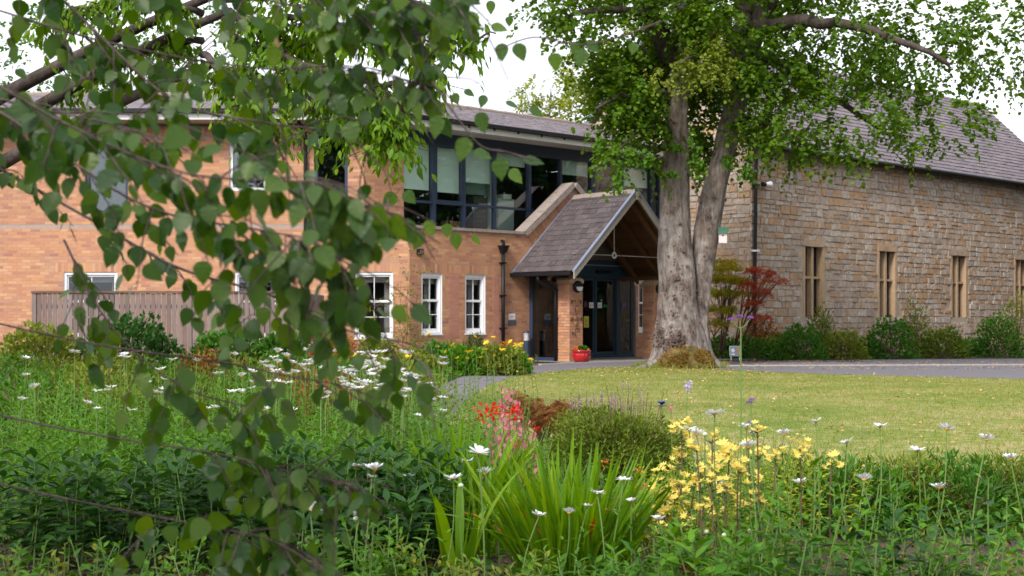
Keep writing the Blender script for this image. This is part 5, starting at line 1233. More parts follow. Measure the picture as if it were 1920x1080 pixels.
# trees whose reflections fill the windows
for i, (x_, y_, lab) in enumerate([(21, 33, 'dark broad tree across the drive, mirrored in the upper glazing'), (23, 27, 'tall dark tree across the drive by the far lawn edge'), (30, 38, 'dark spreading tree at the end of the drive'), (-9.9, -7, 'dark garden tree behind the flower bed, mirrored in the wing window'), (5, -18, 'tall garden tree standing behind the photographer'), (26, 47, 'dark crowned tree beyond the stone building')]):
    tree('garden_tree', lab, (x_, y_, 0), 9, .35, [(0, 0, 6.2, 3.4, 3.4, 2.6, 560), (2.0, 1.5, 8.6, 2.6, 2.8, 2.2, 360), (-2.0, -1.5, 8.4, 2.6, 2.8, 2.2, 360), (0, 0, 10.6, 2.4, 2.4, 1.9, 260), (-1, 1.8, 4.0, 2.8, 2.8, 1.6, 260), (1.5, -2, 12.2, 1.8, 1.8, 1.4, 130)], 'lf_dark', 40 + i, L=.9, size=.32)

for i, (x_, y_, lab) in enumerate([(18, 34, 'tall dark bush added out of view, hiding low sky from the door glass'), (20, 28, 'broad dark bush added out of view beyond the lawn, hiding reflected sky'), (19, 40, 'dark bush added out of view by the stone building, hiding reflected sky'), (-6, -9, 'dark bushes behind the photographer by the path')]):  # unseen bushes across the drive, added to block low sky reflected in the doors
    rr_ = np.random.default_rng(950 + i); rt = thing('unseen_bush', lab, 'bush', (x_, y_, 0)); mb = MB()
    for k in range(8): mb.tube([Vector((x_, y_, 0)), Vector((x_ + rnd.uniform(-1.5, 1.5), y_ + rnd.uniform(-2, 2), 2.5))], [.06, .02], 5)
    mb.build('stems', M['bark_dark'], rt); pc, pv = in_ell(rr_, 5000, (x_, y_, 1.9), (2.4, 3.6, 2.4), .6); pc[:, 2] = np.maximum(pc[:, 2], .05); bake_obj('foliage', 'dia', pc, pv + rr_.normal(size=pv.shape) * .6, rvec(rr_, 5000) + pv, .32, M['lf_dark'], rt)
# cherry tree, middle distance, left
ch = thing('cherry_tree', 'cherry tree with drooping narrow leaves hanging before the wing roof', 'tree', (-7.3, 15.2, 0)); base = Vector((-7.3, 15.2, 0))
mb = MB(); mb.tube([base + Vector((0, 0, -.05)), base + Vector((.02, 0, .5)), base + Vector((-.05, .05, 1.8)), base + Vector((.1, 0, 3.0)), base + Vector((.3, 0, 4.2)), base + Vector((.5, 0, 5.6))], [.24, .18, .16, .15, .12, .06], 12)
for q_ in (((-120, 330, 15.1), (120, 150, 14.9), (430, 20, 14.4)), ((-120, 380, 15.1), (150, 210, 14.9), (400, 120, 14.6)), ((-100, 240, 15.1), (150, 90, 14.9), (430, -20, 14.4))):
    a_, b_, c_ = [P(*k) for k in q_]; mb.tube([a_ * (1 - t) ** 2 + b_ * 2 * t * (1 - t) + c_ * t * t for t in [i / 10 for i in range(11)]], [.10 * (1 - .55 * i / 10) for i in range(11)], 8)
link('trunk', smooth(mb.mesh('trunk')), M['bark_dark'], ch)
rr_ = np.random.default_rng(77); mb = MB(); CB = [[], [], [], []]
cb = [((420, 60, 14.4), (560, 115, 13.6), (690, 160, 13.2), (742, 215, 13.0), 34), ((420, 40, 14.4), (560, 20, 13.6), (720, 60, 13.3), (850, 90, 13.1), 32), ((400, 120, 14.6), (520, 150, 14.0), (620, 190, 13.6), (690, 250, 13.4), 28), ((420, 0, 14.4), (600, -40, 13.8), (760, -10, 13.4), (880, 40, 13.2), 28), ((400, 150, 14.6), (470, 200, 14), (520, 230, 13.6), (560, 255, 13.4), 9),
      ((640, 140, 13.3), (720, 165, 13.1), (780, 180, 13.0), (850, 120, 12.9), 10), ((380, 80, 14.6), (300, 60, 14.8), (200, 100, 15), (110, 180, 15.2), 26), ((380, 30, 14.6), (300, -20, 14.2), (180, -10, 14), (60, 50, 14), 26), ((380, 100, 14.6), (420, 140, 13.8), (470, 170, 13.2), (490, 200, 13.0), 12), ((430, 20, 14.4), (500, 60, 14), (560, 90, 14.2), (620, 60, 14.4), 22), ((690, 160, 13.2), (730, 230, 13.0), (735, 260, 13), (740, 270, 12.9), 12), ((740, 30, 13.3), (800, 70, 13.2), (880, 85, 13.1), (930, 60, 13.0), 5)]
for a, b, c_, d, nt_ in cb:
    q = [P(*k) for k in (a, b, c_, d)]; pts = []
    for i in range(15):
        t = i / 14; pts.append(q[0] * (1 - t) ** 3 + q[1] * 3 * t * (1 - t) ** 2 + q[2] * 3 * t * t * (1 - t) + q[3] * t ** 3 + Vector((0, 0, .03 * math.sin(i * 1.7 + nt_))))
    mb.tube(pts, [.045 * (1 - .85 * i / 14) for i in range(15)], 7)
    tt = rr_.uniform(.12, 1.0, nt_ * 3); ip = (tt * 13.99).astype(int)
    c0 = np.array([np.array(pts[k]) + (np.array(pts[k + 1]) - np.array(pts[k])) * f_ for k, f_ in zip(ip, tt * 13.99 - ip)])
    s_ = sprays(c0, 11, .32, .125, rr_, .75, side=.5, upb=.5)
    s_[1][:, 2] -= .5
    for i in range(4): CB[i].append(s_[i])
    for k in range(nt_): mb.tube([Vector(c0[k]), Vector(c0[k]) + Vector((rr_.normal() * .12, rr_.normal() * .12, -.05)), Vector(c0[k]) + Vector((rr_.normal() * .2, rr_.normal() * .2, -.16))], [.008, .006, .003], 4)
link('branch', smooth(mb.mesh('branch')), M['bark_dark'], ch)
q = [np.concatenate(x_) for x_ in CB]; bake_obj('crown', 'lance', q[0], q[1], q[2], q[3], M['lf_cherry'], ch, wid=1.5)

# japanese maples and shrubs by the stone wall
def maple(label, base, h, lobes, m, seed, size=.07):
    rt = thing('japanese_maple', label, 'shrub', base); rr_ = np.random.default_rng(seed); rd = random.Random(seed); mb = MB(); P4 = [[], [], [], []]
    base = Vector(base)
    for (px, py, D, rx, ry, rdp, n) in lobes:
        c0 = P(px, py, D); mid = base.lerp(c0, .5) + Vector((rd.uniform(-.2, .2), 0, .1)); mb.tube([base + Vector((rd.uniform(-.05, .05), 0, 0)), mid, c0], [.026, .016, .006], 6)
        for k in range(4): mb.tube([mid, c0 + Vector((rd.uniform(-1, 1) * rx * D / FPX, rd.uniform(-.2, .2), rd.uniform(-.5, .5) * ry * D / FPX))], [.015, .005], 5)
        pc, pv = in_ell(rr_, n, c0, (rx * D / FPX, rdp, ry * D / FPX)); q = sprays(pc, 9, .22, size, rr_, .35, upb=1.4)
        for i in range(4): P4[i].append(q[i])
    link('branch', mb.mesh('branch'), M['stem_brown'], rt); q = [np.concatenate(x_) for x_ in P4]; bake_obj('foliage', 'palm', q[0], q[1], q[2], q[3], M[m], rt)
maple('layered japanese maple turning yellow green and orange by the stone wall', G(1350, 672), 2, [(1362, 500, 33.6, 32, 6, .5, 70), (1352, 520, 33.4, 34, 7, .5, 80), (1347, 545, 33.3, 28, 6, .5, 60), (1388, 522, 33.6, 22, 5, .4, 40), (1352, 578, 33.3, 32, 6, .4, 60), (1345, 602, 33.3, 22, 6, .4, 36), (1365, 488, 33.8, 24, 4, .4, 30), (1380, 548, 33.5, 20, 4, .4, 24)], 'lf_maple_g', 61)
maple('red leaved japanese maple beside the drainpipe on the stone wall', G(1372, 671), 2, [(1412, 505, 33.4, 14, 5, .4, 26), (1402, 530, 33.3, 16, 6, .4, 30), (1425, 545, 33.4, 18, 6, .4, 30), (1412, 565, 33.4, 20, 5, .4, 26), (1455, 525, 33.2, 20, 5, .5, 16), (1425, 592, 33.3, 24, 5, .4, 26), (1440, 510, 33.5, 18, 5, .4, 24)], 'lf_maple_r', 62)
def shrub(name, label, c, rx, ry, h, n, size, tpl, m, seed, group=None, extra=None, shell=.55, stems=14, cat='shrub', wid=1.0, stem_m='stem_brown'):
    rt = thing(name, label, cat, c, group); rr_ = np.random.default_rng(seed); rd = random.Random(seed); mb = MB(); c = Vector(c)
    for k in range(stems):
        a = rd.uniform(0, 6.28); q = rd.random() ** .5; e_ = c + Vector((math.cos(a) * rx * q * .85, math.sin(a) * ry * q * .85, h * (1 - .35 * q) * .95)); mb.tube([c + Vector((math.cos(a) * .06, math.sin(a) * .06, 0)), c.lerp(e_, .5) + Vector((0, 0, .05)), e_], [.012, .008, .003], 5)
    mb.build('stems', M[stem_m], rt)
    v = rvec(rr_, n); v[:, 2] = np.abs(v[:, 2]) * 1.0 - .12 * rr_.random(n); q = rr_.uniform(shell ** 3, 1, n) ** (1 / 3)
    lump = np.array([mnoise.noise(Vector(x_) * 2.3 + Vector((seed, 0, 0))) for x_ in v]) * .28 + 1
    pc = np.array(c)[None] + v * (q * lump)[:, None] * np.array([rx, ry, h])[None]; pc[:, 2] = np.maximum(pc[:, 2], c.z + .01)
    dr = v * .9 + rr_.normal(size=(n, 3)) * .55 + [0, 0, .35]; nm = rr_.normal(size=(n, 3)) * .6 + [0, 0, .7] + v * .4
    bake_obj('foliage', tpl, pc, dr, nm, size * rr_.uniform(.6, 1.25, n), M[m], rt, wid=wid); return rt
shrub('laurel_shrub', 'low glossy evergreen shrub under the maples beside the trunk', G(1355, 672), .62, .4, .62, 1500, .10, 'lance', 'lf_shrub', 70, wid=2.0)
shrub('dark_shrub', 'dark reddish green shrub at the foot of the stone wall', G(1425, 671), .8, .4, 1.05, 2200, .08, 'dia', 'lf_brown', 71)
shrub('laurel_shrub', 'low green shrub with orange tips beneath the drainpipe', G(1412, 673), .7, .35, .62, 1500, .08, 'dia', 'lf_shrub', 72)
for i, (px, m_, h_) in enumerate([(1500, 'lf_shrub', 1.0), (1580, 'lf_olive', .8), (1670, 'lf_shrub', 1.2), (1770, 'lf_bush', .9), (1870, 'lf_shrub', 1.3)]):
    D = 35.0 + i * .6; shrub('border_shrub', ['dense green shrub against the stone wall past the maples', 'olive green shrub in the stone wall border', 'tall green shrub between windows of the stone building', 'brownish green shrub near the far windows', 'tallest green shrub at the far end of the stone wall'][i], Gd(px, D), .75, .5, h_, 1500, .10, 'dia', m_, 80 + i)
for i, (px, m_, h_, rx_, lab) in enumerate([(1465, 'lf_olive', .7, .5, 'low olive shrub merging into the maples'), (1540, 'lf_bush', 1.5, .45, 'upright narrow shrub between two round ones by the stone wall'), (1625, 'lf_phlox', .6, .7, 'low dark spreading shrub at the wall foot'), (1715, 'lf_olive', 1.7, .5, 'tall thin olive shrub touching the stone wall'), (1815, 'lf_shrub', .55, .8, 'low spreading green shrub under the far window'), (1905, 'lf_olive', 1.9, .7, 'tall olive shrub at the very end of the wall border')]):
    shrub('border_shrub', lab, Gd(px, 35.6 + i * .6), rx_, .5, h_, 1300, .11, 'lance2', m_, 280 + i, shell=.2, wid=1.3)
n = 900; x_ = R.uniform(5, 14, n); y_ = R.uniform(28, 34, n); k_ = ~pip(x_, y_, LAWN); x_, y_ = x_[k_], y_[k_]; n = len(x_); bake_obj('drive_leaves', 'dia', np.stack([x_, y_, gzv(x_, y_) + .012], 1), R.normal(size=(n, 3)) * [1, 1, .1], R.normal(size=(n, 3)) * .2 + [0, 0, 1], .06, M['litter'], kind='stuff', label='scattered dry leaves on the drive')
n = 700; x_ = R.uniform(5.3, 9, n); y_ = R.uniform(33.0, 33.9, n); bake_obj('leaf_litter', 'dia', np.stack([x_, y_, np.full(n, GZ + .012)], 1), R.normal(size=(n, 3)) * [1, 1, .1], R.normal(size=(n, 3)) * .2 + [0, 0, 1], .06, M['litter_dark'], kind='stuff', label='red brown fallen leaves lying along the wall border')

# ================================================================== BED ALONG THE BRICK WALL
shrub('leafy_shrub', 'mid green leafy shrub in front of the board fence', Gd(535, 26.5), .72, .5, .88, 2600, .11, 'dia', 'lf_shrub', 90)
shrub('leafy_shrub', 'green shrub at the foot of the fence, farther along', Gd(425, 26.5), .85, .5, .95, 2200, .11, 'dia', 'lf_shrub', 91)
shrub('leafy_shrub', 'broad dark shrub before the board fence near its end', Gd(250, 26), 1.1, .6, 1.2, 2400, .12, 'dia', 'lf_phlox', 92)
shrub('leafy_shrub', 'olive shrub at the far end of the board fence', Gd(80, 26), 1.1, .6, 1.0, 2000, .12, 'dia', 'lf_olive', 93)
shrub('barberry_shrub', 'orange brown spirea shrub at the corner of the fence and wall', Gd(628, 28.5), .52, .4, .92, 2600, .055, 'dia', 'lf_orange', 94)
shrub('barberry_shrub', 'dark red barberry shrub between the fence and orange shrub', Gd(597, 26), .25, .25, .85, 500, .08, 'dia', 'lf_maple_r', 95)
shrub('garden_shrub', 'olive green shrub beneath the wing window', Gd(705, 28), .55, .4, .75, 1600, .09, 'dia', 'lf_olive', 96)
shrub('conifer_shrub', 'small feathery conifer below the gap between the sash windows', Gd(843, 28), .34, .3, .62, 1800, .10, 'lance2', 'lf_olive', 97, wid=.7)
shrub('conifer_shrub', 'small dark blue green conifer in front of the second sash window', Gd(887, 29.0), .36, .3, .78, 1100, .11, 'lance2', 'lf_phlox', 98, wid=.6)
shrub('garden_shrub', 'rounded dark green shrub under the first sash window', Gd(822, 26.5), .55, .4, .62, 2000, .085, 'dia', 'lf_shrub', 99)
shrub('garden_shrub', 'pale leafy shrub in front of the conifers', Gd(868, 25.6), .50, .4, .58, 2000, .10, 'dia', 'lf_daisy', 100)
shrub('garden_shrub', 'rusty flowered spirea below the plaques', Gd(950, 28.6), .42, .3, .62, 1600, .06, 'dia', 'lf_orange', 101)
shrub('garden_shrub', 'green shrub carrying yellow flowers beside the path', Gd(930, 25.6), .55, .4, .60, 2200, .09, 'dia', 'lf_olive', 102)
shrub('garden_shrub', 'dense yellow green shrub at the end of the bed by the bollard light', Gd(968, 26.2), .30, .3, .58, 1600, .085, 'lance2', 'lf_daisy', 103)
shrub('garden_shrub', 'straggling green shrub with dead seed heads left of the path', Gd(780, 24.5), .6, .4, .55, 1800, .09, 'dia', 'lf_olive', 104)
shrub('garden_shrub', 'brown green ground plants under the orange shrub', Gd(650, 25), .8, .4, .5, 2000, .08, 'dia', 'lf_brown', 105)
# tall thin pyracantha on the wall
rt = thing('wall_shrub', 'thin open shrub climbing the wall corner left of the first sash window', 'shrub', Gd(762, 31.0)); mb = MB(); rr_ = np.random.default_rng(106); cs = []
for (px, top) in ((752, 500), (765, 478), (758, 540), (778, 560), (745, 560), (700, 575), (690, 590), (784, 590)):
    D = 31.1; a = Gd(px + rr_.normal() * 3, D); pts = [a]; 
    zt2 = CZ + (HY - top) / FPX * D
    for k in range(1, 8): pts.append(Vector((a.x + rr_.normal() * .06, a.y + rr_.normal() * .05, a.z + (zt2 - a.z) * k / 7)))
    mb.tube(pts, [.008 * (1 - .1 * k) for k in range(8)], 5)
    for k in range(2, 8):
        for _ in range(5): cs.append(np.array(pts[k]) + rr_.normal(size=3) * [.16, .08, .10])
mb.build('stems', M['stem_brown'], rt); q = sprays(np.array(cs), 9, .22, .055, rr_, .1); bake_obj('foliage', 'dia', q[0], q[1], q[2], q[3], M['lf_olive'], rt)

# ================================================================== FLOWER BED
def stem_line(mb, a, b, r0, r1, bend=.03, n=6, seg=5, rd=rnd):
    ox, oy = rd.uniform(-bend, bend), rd.uniform(-bend, bend); pts = []
    for i in range(n + 1):
        t = i / n; pts.append(a.lerp(b, t) + Vector((ox, oy, 0)) * math.sin(math.pi * t))
    mb.tube(pts, [r0 + (r1 - r0) * i / n for i in range(n + 1)], seg); return pts
head_mesh = []; disc_mesh = []
for k in range(6):
    rr_ = np.random.default_rng(300 + k); n = 20 + k % 3; a = np.arange(n) * 2 * math.pi / n + rr_.normal(size=n) * .05 + k
    cup = [.50, .36, .26, .42, .18, .60][k]
    up = cup + rr_.normal(size=n) * .14
    V, F = bake('petal', np.zeros((n, 3)), np.stack([np.cos(a), np.sin(a), up], 1), np.stack([-np.cos(a) * up, -np.sin(a) * up, np.ones(n)], 1), rr_.uniform(.88, 1.05, n) * .5, 1.25)
    me = new_mesh('petals', V, F); me.materials.append(M['petal_white']); head_mesh.append(me)
    mb = MB(); mb.lathe([(.001, .055), (.09, .045), (.125, .02), (.12, -.01), (.05, -.05), (.03, -.09)], (0, 0, 0), 12); me = smooth(mb.mesh('disc')); me.materials.append(M['disc_yellow']); disc_mesh.append(me)
bud_m = plain('bud', (0.55, 0.60, 0.42), 0.7)
def daisy(px, py, w_, D, label, group=None, stemleaf=True, name='daisy', pm=None):
    head = P(px, py, D); dia = max(.055, min(.115, 1.2 * w_ / FPX * D)); z0 = gz(head.x, head.y)
    base = Vector((head.x + rnd.uniform(-.10, .10), head.y + rnd.uniform(-.08, .12), z0))
    rt = thing(name, label, 'flower', base, group)
    mb = MB(); pts = stem_line(mb, base, head - Vector((0, 0, dia * .08)), .0042, .0026, .03, 7)
    mb.build('stem', M['stem'], rt)
    k = rnd.randrange(6); rot = (rnd.gauss(-.06, .10), rnd.gauss(0, .14), 0)
    for nm_, me in (('petals', head_mesh[k]), ('disc', disc_mesh[k])):
        if pm and nm_ == 'petals':
            me = pm[k]
        o = link(nm_, me, None, rt); o.location = head; o.rotation_euler = rot; o.scale = (dia,) * 3
    if stemleaf:
        n = rnd.randint(4, 8); t = np.sort(R.uniform(.1, .75, n)); pp = np.array([list(base.lerp(head, x_)) for x_ in t]); a = np.arange(n) * 2.4
        bake_obj('foliage', 'lance', pp, np.stack([np.cos(a), np.sin(a), np.full(n, .5)], 1), np.stack([-np.cos(a) * .5, -np.sin(a) * .5, np.ones(n)], 1), R.uniform(.04, .085, n), M['lf_daisy'], rt, wid=1.1)
    return rt
near = [
    (702, 880, 40, 'large white daisy with raised petals rising over the dark leaves below the birch twigs'),
    (668, 875, 30, 'white daisy half hidden by a birch leaf, next to the large cupped daisy'),
    (697, 894, 14, 'small half open white daisy bud just under the large cupped daisy'),
    (766, 896, 26, 'white daisy alone on its stem against the dark lance leaves'),
    (850, 898, 34, 'white daisy on thick stem beside the two upright sword leaves'),
    (897, 850, 38, 'wide white daisy held above the sword leaves near the pink seed discs, highest of three'),
    (877, 865, 28, 'white daisy just below the wide one by the pink seed discs'),
    (910, 888, 32, 'white daisy with upturned petals left of the big crocosmia clump'),
    (582, 955, 44, 'flat wide white daisy low among the hanging birch leaves'),
    (674, 964, 36, 'white daisy with drooping petals low in front of the dark leaves'),
    (760, 1007, 24, 'small cupped white daisy, the lowest, above bare soil'),
    (1010, 967, 28, 'white daisy in front of the big crocosmia clump, farthest along toward the pink discs'),
    (1067, 962, 26, 'white daisy tilted up at the middle of the big crocosmia clump'),
    (1102, 949, 20, 'small white daisy among crocosmia blades between two larger ones'),
    (1120, 924, 28, 'white daisy with one raised petal high in the crocosmia clump'),
    (1184, 940, 17, 'smallest white daisy at the edge of the crocosmia clump'),
    (1170, 901, 29, 'white daisy standing highest above the big crocosmia clump'),
    (1235, 975, 30, 'white daisy under the yellow lily heads'),
    (1343, 907, 26, 'tilted white daisy among green stems under the biggest yellow flower'),
    (1306, 815, 30, 'white daisy tilted sideways beside the tall yellow lily'),
    (1292, 805, 32, 'flat white daisy directly behind the tilted one by the tall yellow lily'),
    (1404, 839, 36, 'widest white daisy over the yellow blooms near the verbena'),
    (1400, 802, 32, 'white daisy close behind the tall verbena stem'),
    (1340, 776, 36, 'white daisy standing highest against the lawn'),
    (1414, 812, 22, 'small white daisy touching the verbena stem'),
]
for px, py, w_, lab in near: daisy(px, py, w_, min(5.45 if 950 < px < 1250 else 6.4, .078 * FPX / max(w_, 22)) if w_ > 15 else 5.0, lab)
for (px, py) in ((1325, 1000), (1358, 1006), (1407, 998), (864, 913), (667, 975), (1322, 817)):
    c0 = P(px, py, 5.3); b0 = Vector((c0.x + rnd.uniform(-.05, .05), c0.y + .03, 0)); rt = thing('daisy_bud', 'round unopened pale daisy bud on a green stem', 'flower bud', b0, 'unopened daisy buds')
    mb = MB(); stem_line(mb, b0, c0, .004, .0028, .02); mb.build('stem', M['stem'], rt); mb = MB(); mb.ball(c0 + Vector((0, 0, .006)), .011, 10, 7, .85); mb.build('bud', bud_m, rt, sm=True)
bank = [(521, 660), (545, 660), (514, 670), (537, 668), (559, 664), (501, 686), (521, 680), (547, 681), (590, 651, 34), (597, 650), (627, 660, 25), (597, 671), (602, 678), (565, 687), (515, 701), (536, 702), (500, 715), (607, 690), (622, 689), (601, 705), (630, 697), (620, 704), (652, 695), (650, 701), (661, 706), (669, 697), (687, 716), (647, 727), (660, 726), (704, 662, 25), (699, 677), (702, 684), (700, 695), (717, 692), (697, 704), (716, 698), (710, 715), (715, 717), (735, 702), (731, 711), (750, 695), (724, 677), (710, 732, 22), (742, 726), (767, 734, 22), (786, 706), (781, 720), (755, 746, 22), (807, 720), (811, 726), (807, 750, 20), (831, 747, 22), (799, 774), (830, 774), (785, 780), (615, 739), (610, 747), (546, 772, 26), (496, 769), (495, 680), (640, 692), (578, 676), (573, 695), (670, 713), (682, 690), (555, 700), (508, 692), (585, 682), (640, 712)]
for q in bank:
    w_ = q[2] if len(q) > 2 else rnd.uniform(17, 22); D = min(9.8, max(6.8, 9.9 - (q[1] - 650) * .022 + rnd.uniform(-.3, .3)))
    daisy(q[0], q[1], w_, D, 'white daisy in the dense bank of flowers seen behind the birch twigs', 'white daisies massed in the bed')
for k in range(46):
    px = rnd.uniform(500, 790) if k % 4 else rnd.uniform(640, 840); py = rnd.uniform(656, 735); daisy(px, py, rnd.uniform(18, 24), 9.6 - (py - 650) * .022, 'white daisy in the dense bank of flowers seen behind the birch twigs', 'white daisies massed in the bed')
for k in range(34):
    px = rnd.uniform(5, 485); py = rnd.uniform(655, 775); daisy(px, py, rnd.uniform(17, 22), 9.9 - (py - 650) * .022, 'white daisy in the dense bank of flowers seen behind the birch twigs', 'white daisies massed in the bed')

def leafy(name, label, c, h, nst, spread, size, tpl, m, seed, per=22, group=None, up=.35, wid=1.0, cat='plant', lean=.12, z0=.12, topk=.5, stem_m='stem', droop=.35):
    rt = thing(name, label, cat, c, group); rr_ = np.random.default_rng(seed); rd = random.Random(seed); mb = MB(); Ps = []; Ds = []; Ns = []; Sc = []
    c = Vector(c)
    for s_ in range(nst):
        a = rd.uniform(0, 6.28); q = rd.random() ** .5 * spread; b = c + Vector((math.cos(a) * q, math.sin(a) * q, 0)); hh = h * rd.uniform(.75, 1.08)
        t_ = b + Vector((math.cos(a) * q / max(spread, .01) * lean + rd.uniform(-.04, .04), math.sin(a) * q / max(spread, .01) * lean + rd.uniform(-.04, .04), hh)); stem_line(mb, b, t_, .0045, .002, .03, 5, 4, rd)
        n = int(per * hh / h); k = np.arange(n); t = z0 + (1 - z0) * (k + rr_.random(n) * .5) / n; ang = k * 2.4 + rd.uniform(0, 6); pb = np.array(b); pt_ = np.array(t_)
        Ps.append(pb + (pt_ - pb) * t[:, None]); u_ = up + .5 * t ** 3
        Ds.append(np.stack([np.cos(ang), np.sin(ang), u_ - droop * (1 - t) + rr_.normal(size=n) * .2], 1)); Ns.append(np.stack([-np.cos(ang) * .35, -np.sin(ang) * .35, np.ones(n)], 1) + rr_.normal(size=(n, 3)) * .25)
        Sc.append(size * (1 - (1 - topk) * t ** 2) * rr_.uniform(.75, 1.2, n))
    mb.build('stems', M[stem_m], rt); bake_obj('foliage', tpl, np.concatenate(Ps), np.concatenate(Ds), np.concatenate(Ns), np.concatenate(Sc), M[m], rt, wid=wid); return rt
ORD = 'first second third fourth fifth sixth seventh eighth ninth tenth eleventh twelfth thirteenth fourteenth fifteenth sixteenth seventeenth eighteenth nineteenth twentieth'.split()
def nth(k): return ORD[k] if k < 20 else 'twenty ' + ORD[k - 20]
def zat(py, D): return CZ + (HY - py) / FPX * D
# daisy foliage of the bank
sd = 500
for row_, (D, ytop, px0, px1, st, m_, sz) in enumerate(((10.0, 690, 20, 790, 62, 'lf_daisy', .07), (9.0, 705, 0, 810, 60, 'lf_daisy', .07), (8.2, 742, 10, 850, 55, 'lf_daisy', .075), (7.5, 775, 0, 870, 58, 'lf_daisy', .08), (6.9, 815, 20, 850, 60, 'lf_daisy', .08))):
    for col_, px in enumerate(np.arange(px0, px1, st)):
        pxx = px + rnd.uniform(-14, 14); sd += 1; DD = D + rnd.uniform(-.25, .25)
        leafy('daisy_plant', 'narrow leaved daisy clump, %s from the left in the %s row of the bank' % (nth(col_), ('rearmost', 'second', 'middle', 'fourth', 'nearest')[row_]), Gd(pxx, DD), zat(ytop + rnd.uniform(-8, 22), DD), 8, .17, sz * 1.15, 'lance', m_, sd, 42, 'leafy clumps of the daisy bank')
# darker broad lance leaves under them
PHX = [505, 560, 610, 665, 715, 770, 815, 530, 590, 460, 400, 340, 280, 220, 160, 100, 40, 745, 690]
for i, (px, D, yt) in enumerate([(505, 6.5, 850), (560, 6.3, 845), (610, 6.55, 850), (665, 6.3, 840), (715, 6.6, 835), (770, 6.45, 838), (815, 6.7, 850), (530, 6.0, 900), (590, 5.9, 920), (460, 6.3, 840), (400, 6.2, 850), (340, 6.4, 845), (280, 6.2, 850), (220, 6.3, 845), (160, 6.2, 855), (100, 6.4, 850), (40, 6.2, 860), (745, 6.1, 905), (690, 5.95, 930)]):
    leafy('phlox_plant', 'dark broad leaved clump under the daisy bank, %s from the left' % nth(sorted(p_ for p_ in PHX).index(px)), Gd(px, D), zat(yt, D), 9, .17, .125, 'lance', 'lf_phlox', 700 + i, 20, 'dark leafy clumps under the daisies', wid=1.45, z0=.2, topk=.7)
# fresh light leaves at the very front
front = [(655, 5.2, 1010, 'lf_daisy'), (705, 5.3, 985, 'lf_daisy'), (745, 5.1, 1020, 'lf_daisy'), (790, 5.4, 1010, 'lf_olive'), (620, 5.35, 1000, 'lf_daisy'), (1000, 4.9, 1055, 'lf_olive'), (1060, 5.0, 1035, 'lf_daisy'), (1120, 5.1, 1050, 'lf_shrub'), (1180, 4.9, 1050, 'lf_daisy'), (930, 5.0, 1030, 'lf_olive'), (870, 5.2, 1055, 'lf_olive'), (1650, 4.9, 1010, 'lf_daisy'), (1712, 5.0, 1020, 'lf_shrub'), (1775, 4.9, 1005, 'lf_daisy'), (1842, 5.0, 1015, 'lf_olive'), (1900, 4.9, 1000, 'lf_daisy'), (30, 5.0, 1010, 'lf_daisy'), (110, 5.1, 1020, 'lf_olive'), (200, 5.0, 1015, 'lf_shrub'), (300, 5.1, 1010, 'lf_daisy'), (395, 5.0, 1020, 'lf_olive')]
for i, (px, D, yt, m_) in enumerate(front):
    leafy('leafy_plant', 'low leafy plant on the front edge, %s from the left' % nth(sorted(f_[0] for f_ in front).index(px)), Gd(px, D), zat(yt, D), 8, .13, .075, 'lance', m_, 740 + i, 18, 'low plants along the front edge', wid=1.5)
# tall lance leaved stems on the right
for i, (px, D, yt, m_, sz) in enumerate(AST := [(1300, 5.3, 985, 'lf_daisy', .075), (1345, 5.2, 965, 'lf_daisy', .08), (1392, 5.0, 930, 'lf_daisy', .085), (1432, 5.3, 925, 'lf_daisy', .085), (1250, 5.1, 1000, 'lf_shrub', .11), (1310, 4.9, 1010, 'lf_daisy', .12), (1370, 4.8, 990, 'lf_daisy', .12), (1430, 4.8, 970, 'lf_shrub', .12), (1480, 5.1, 880, 'lf_daisy', .09), (1540, 5.2, 900, 'lf_daisy', .09), (1600, 5.1, 930, 'lf_phlox', .11), (1670, 5.2, 900, 'lf_daisy', .09), (1740, 5.0, 940, 'lf_phlox', .11), (1810, 5.2, 910, 'lf_daisy', .09), (1880, 5.1, 900, 'lf_phlox', .11), (1215, 5.0, 1035, 'lf_daisy', .09)]):
    leafy('aster_plant', 'tall leafy stems not yet in flower, %s group counting from the sword leaf clump' % nth(sorted(f_[0] for f_ in AST).index(px)), Gd(px, D), zat(yt, D), 5, .13, sz, 'lance', m_, 770 + i, 18, 'tall leafy stems in the front corner of the bed', wid=1.4, topk=.6)
# middle ground fillers behind the sword leaves
fill = [(870, 9.5, 735, 'lf_shrub', .06), (900, 10.5, 722, 'lf_olive', .06), (935, 10, 735, 'lf_shrub', .05), (880, 8.6, 790, 'lf_daisy', .07), (915, 8.4, 800, 'lf_daisy', .06), (955, 8.4, 800, 'lf_shrub', .06), (990, 8.2, 815, 'lf_daisy', .05), (1020, 8.0, 830, 'lf_daisy', .05), (945, 7.6, 850, 'lf_daisy', .06), (985, 7.4, 865, 'lf_shrub', .06), (905, 7.2, 880, 'lf_daisy', .06), (860, 11.5, 715, 'lf_olive', .06), (820, 11, 712, 'lf_shrub', .06), (890, 12, 705, 'lf_olive', .05), (845, 8.4, 790, 'lf_daisy', .07), (1250, 7.4, 890, 'lf_yg', .06), (1290, 7.3, 850, 'lf_yg', .06), (1340, 7.2, 830, 'lf_yg', .06), (1385, 7.0, 815, 'lf_yg', .06), (1425, 7.1, 820, 'lf_yg', .06), (1475, 7.2, 830, 'lf_yg', .06), (1530, 7.2, 850, 'lf_yg', .06), (1270, 6.4, 930, 'lf_yg', .06), (1320, 6.3, 890, 'lf_yg', .06), (1370, 6.3, 870, 'lf_yg', .06), (1415, 6.2, 870, 'lf_yg', .06), (1350, 5.9, 930, 'lf_yg', .06), (1300, 5.9, 960, 'lf_yg', .05), (1400, 5.8, 920, 'lf_yg', .06)]
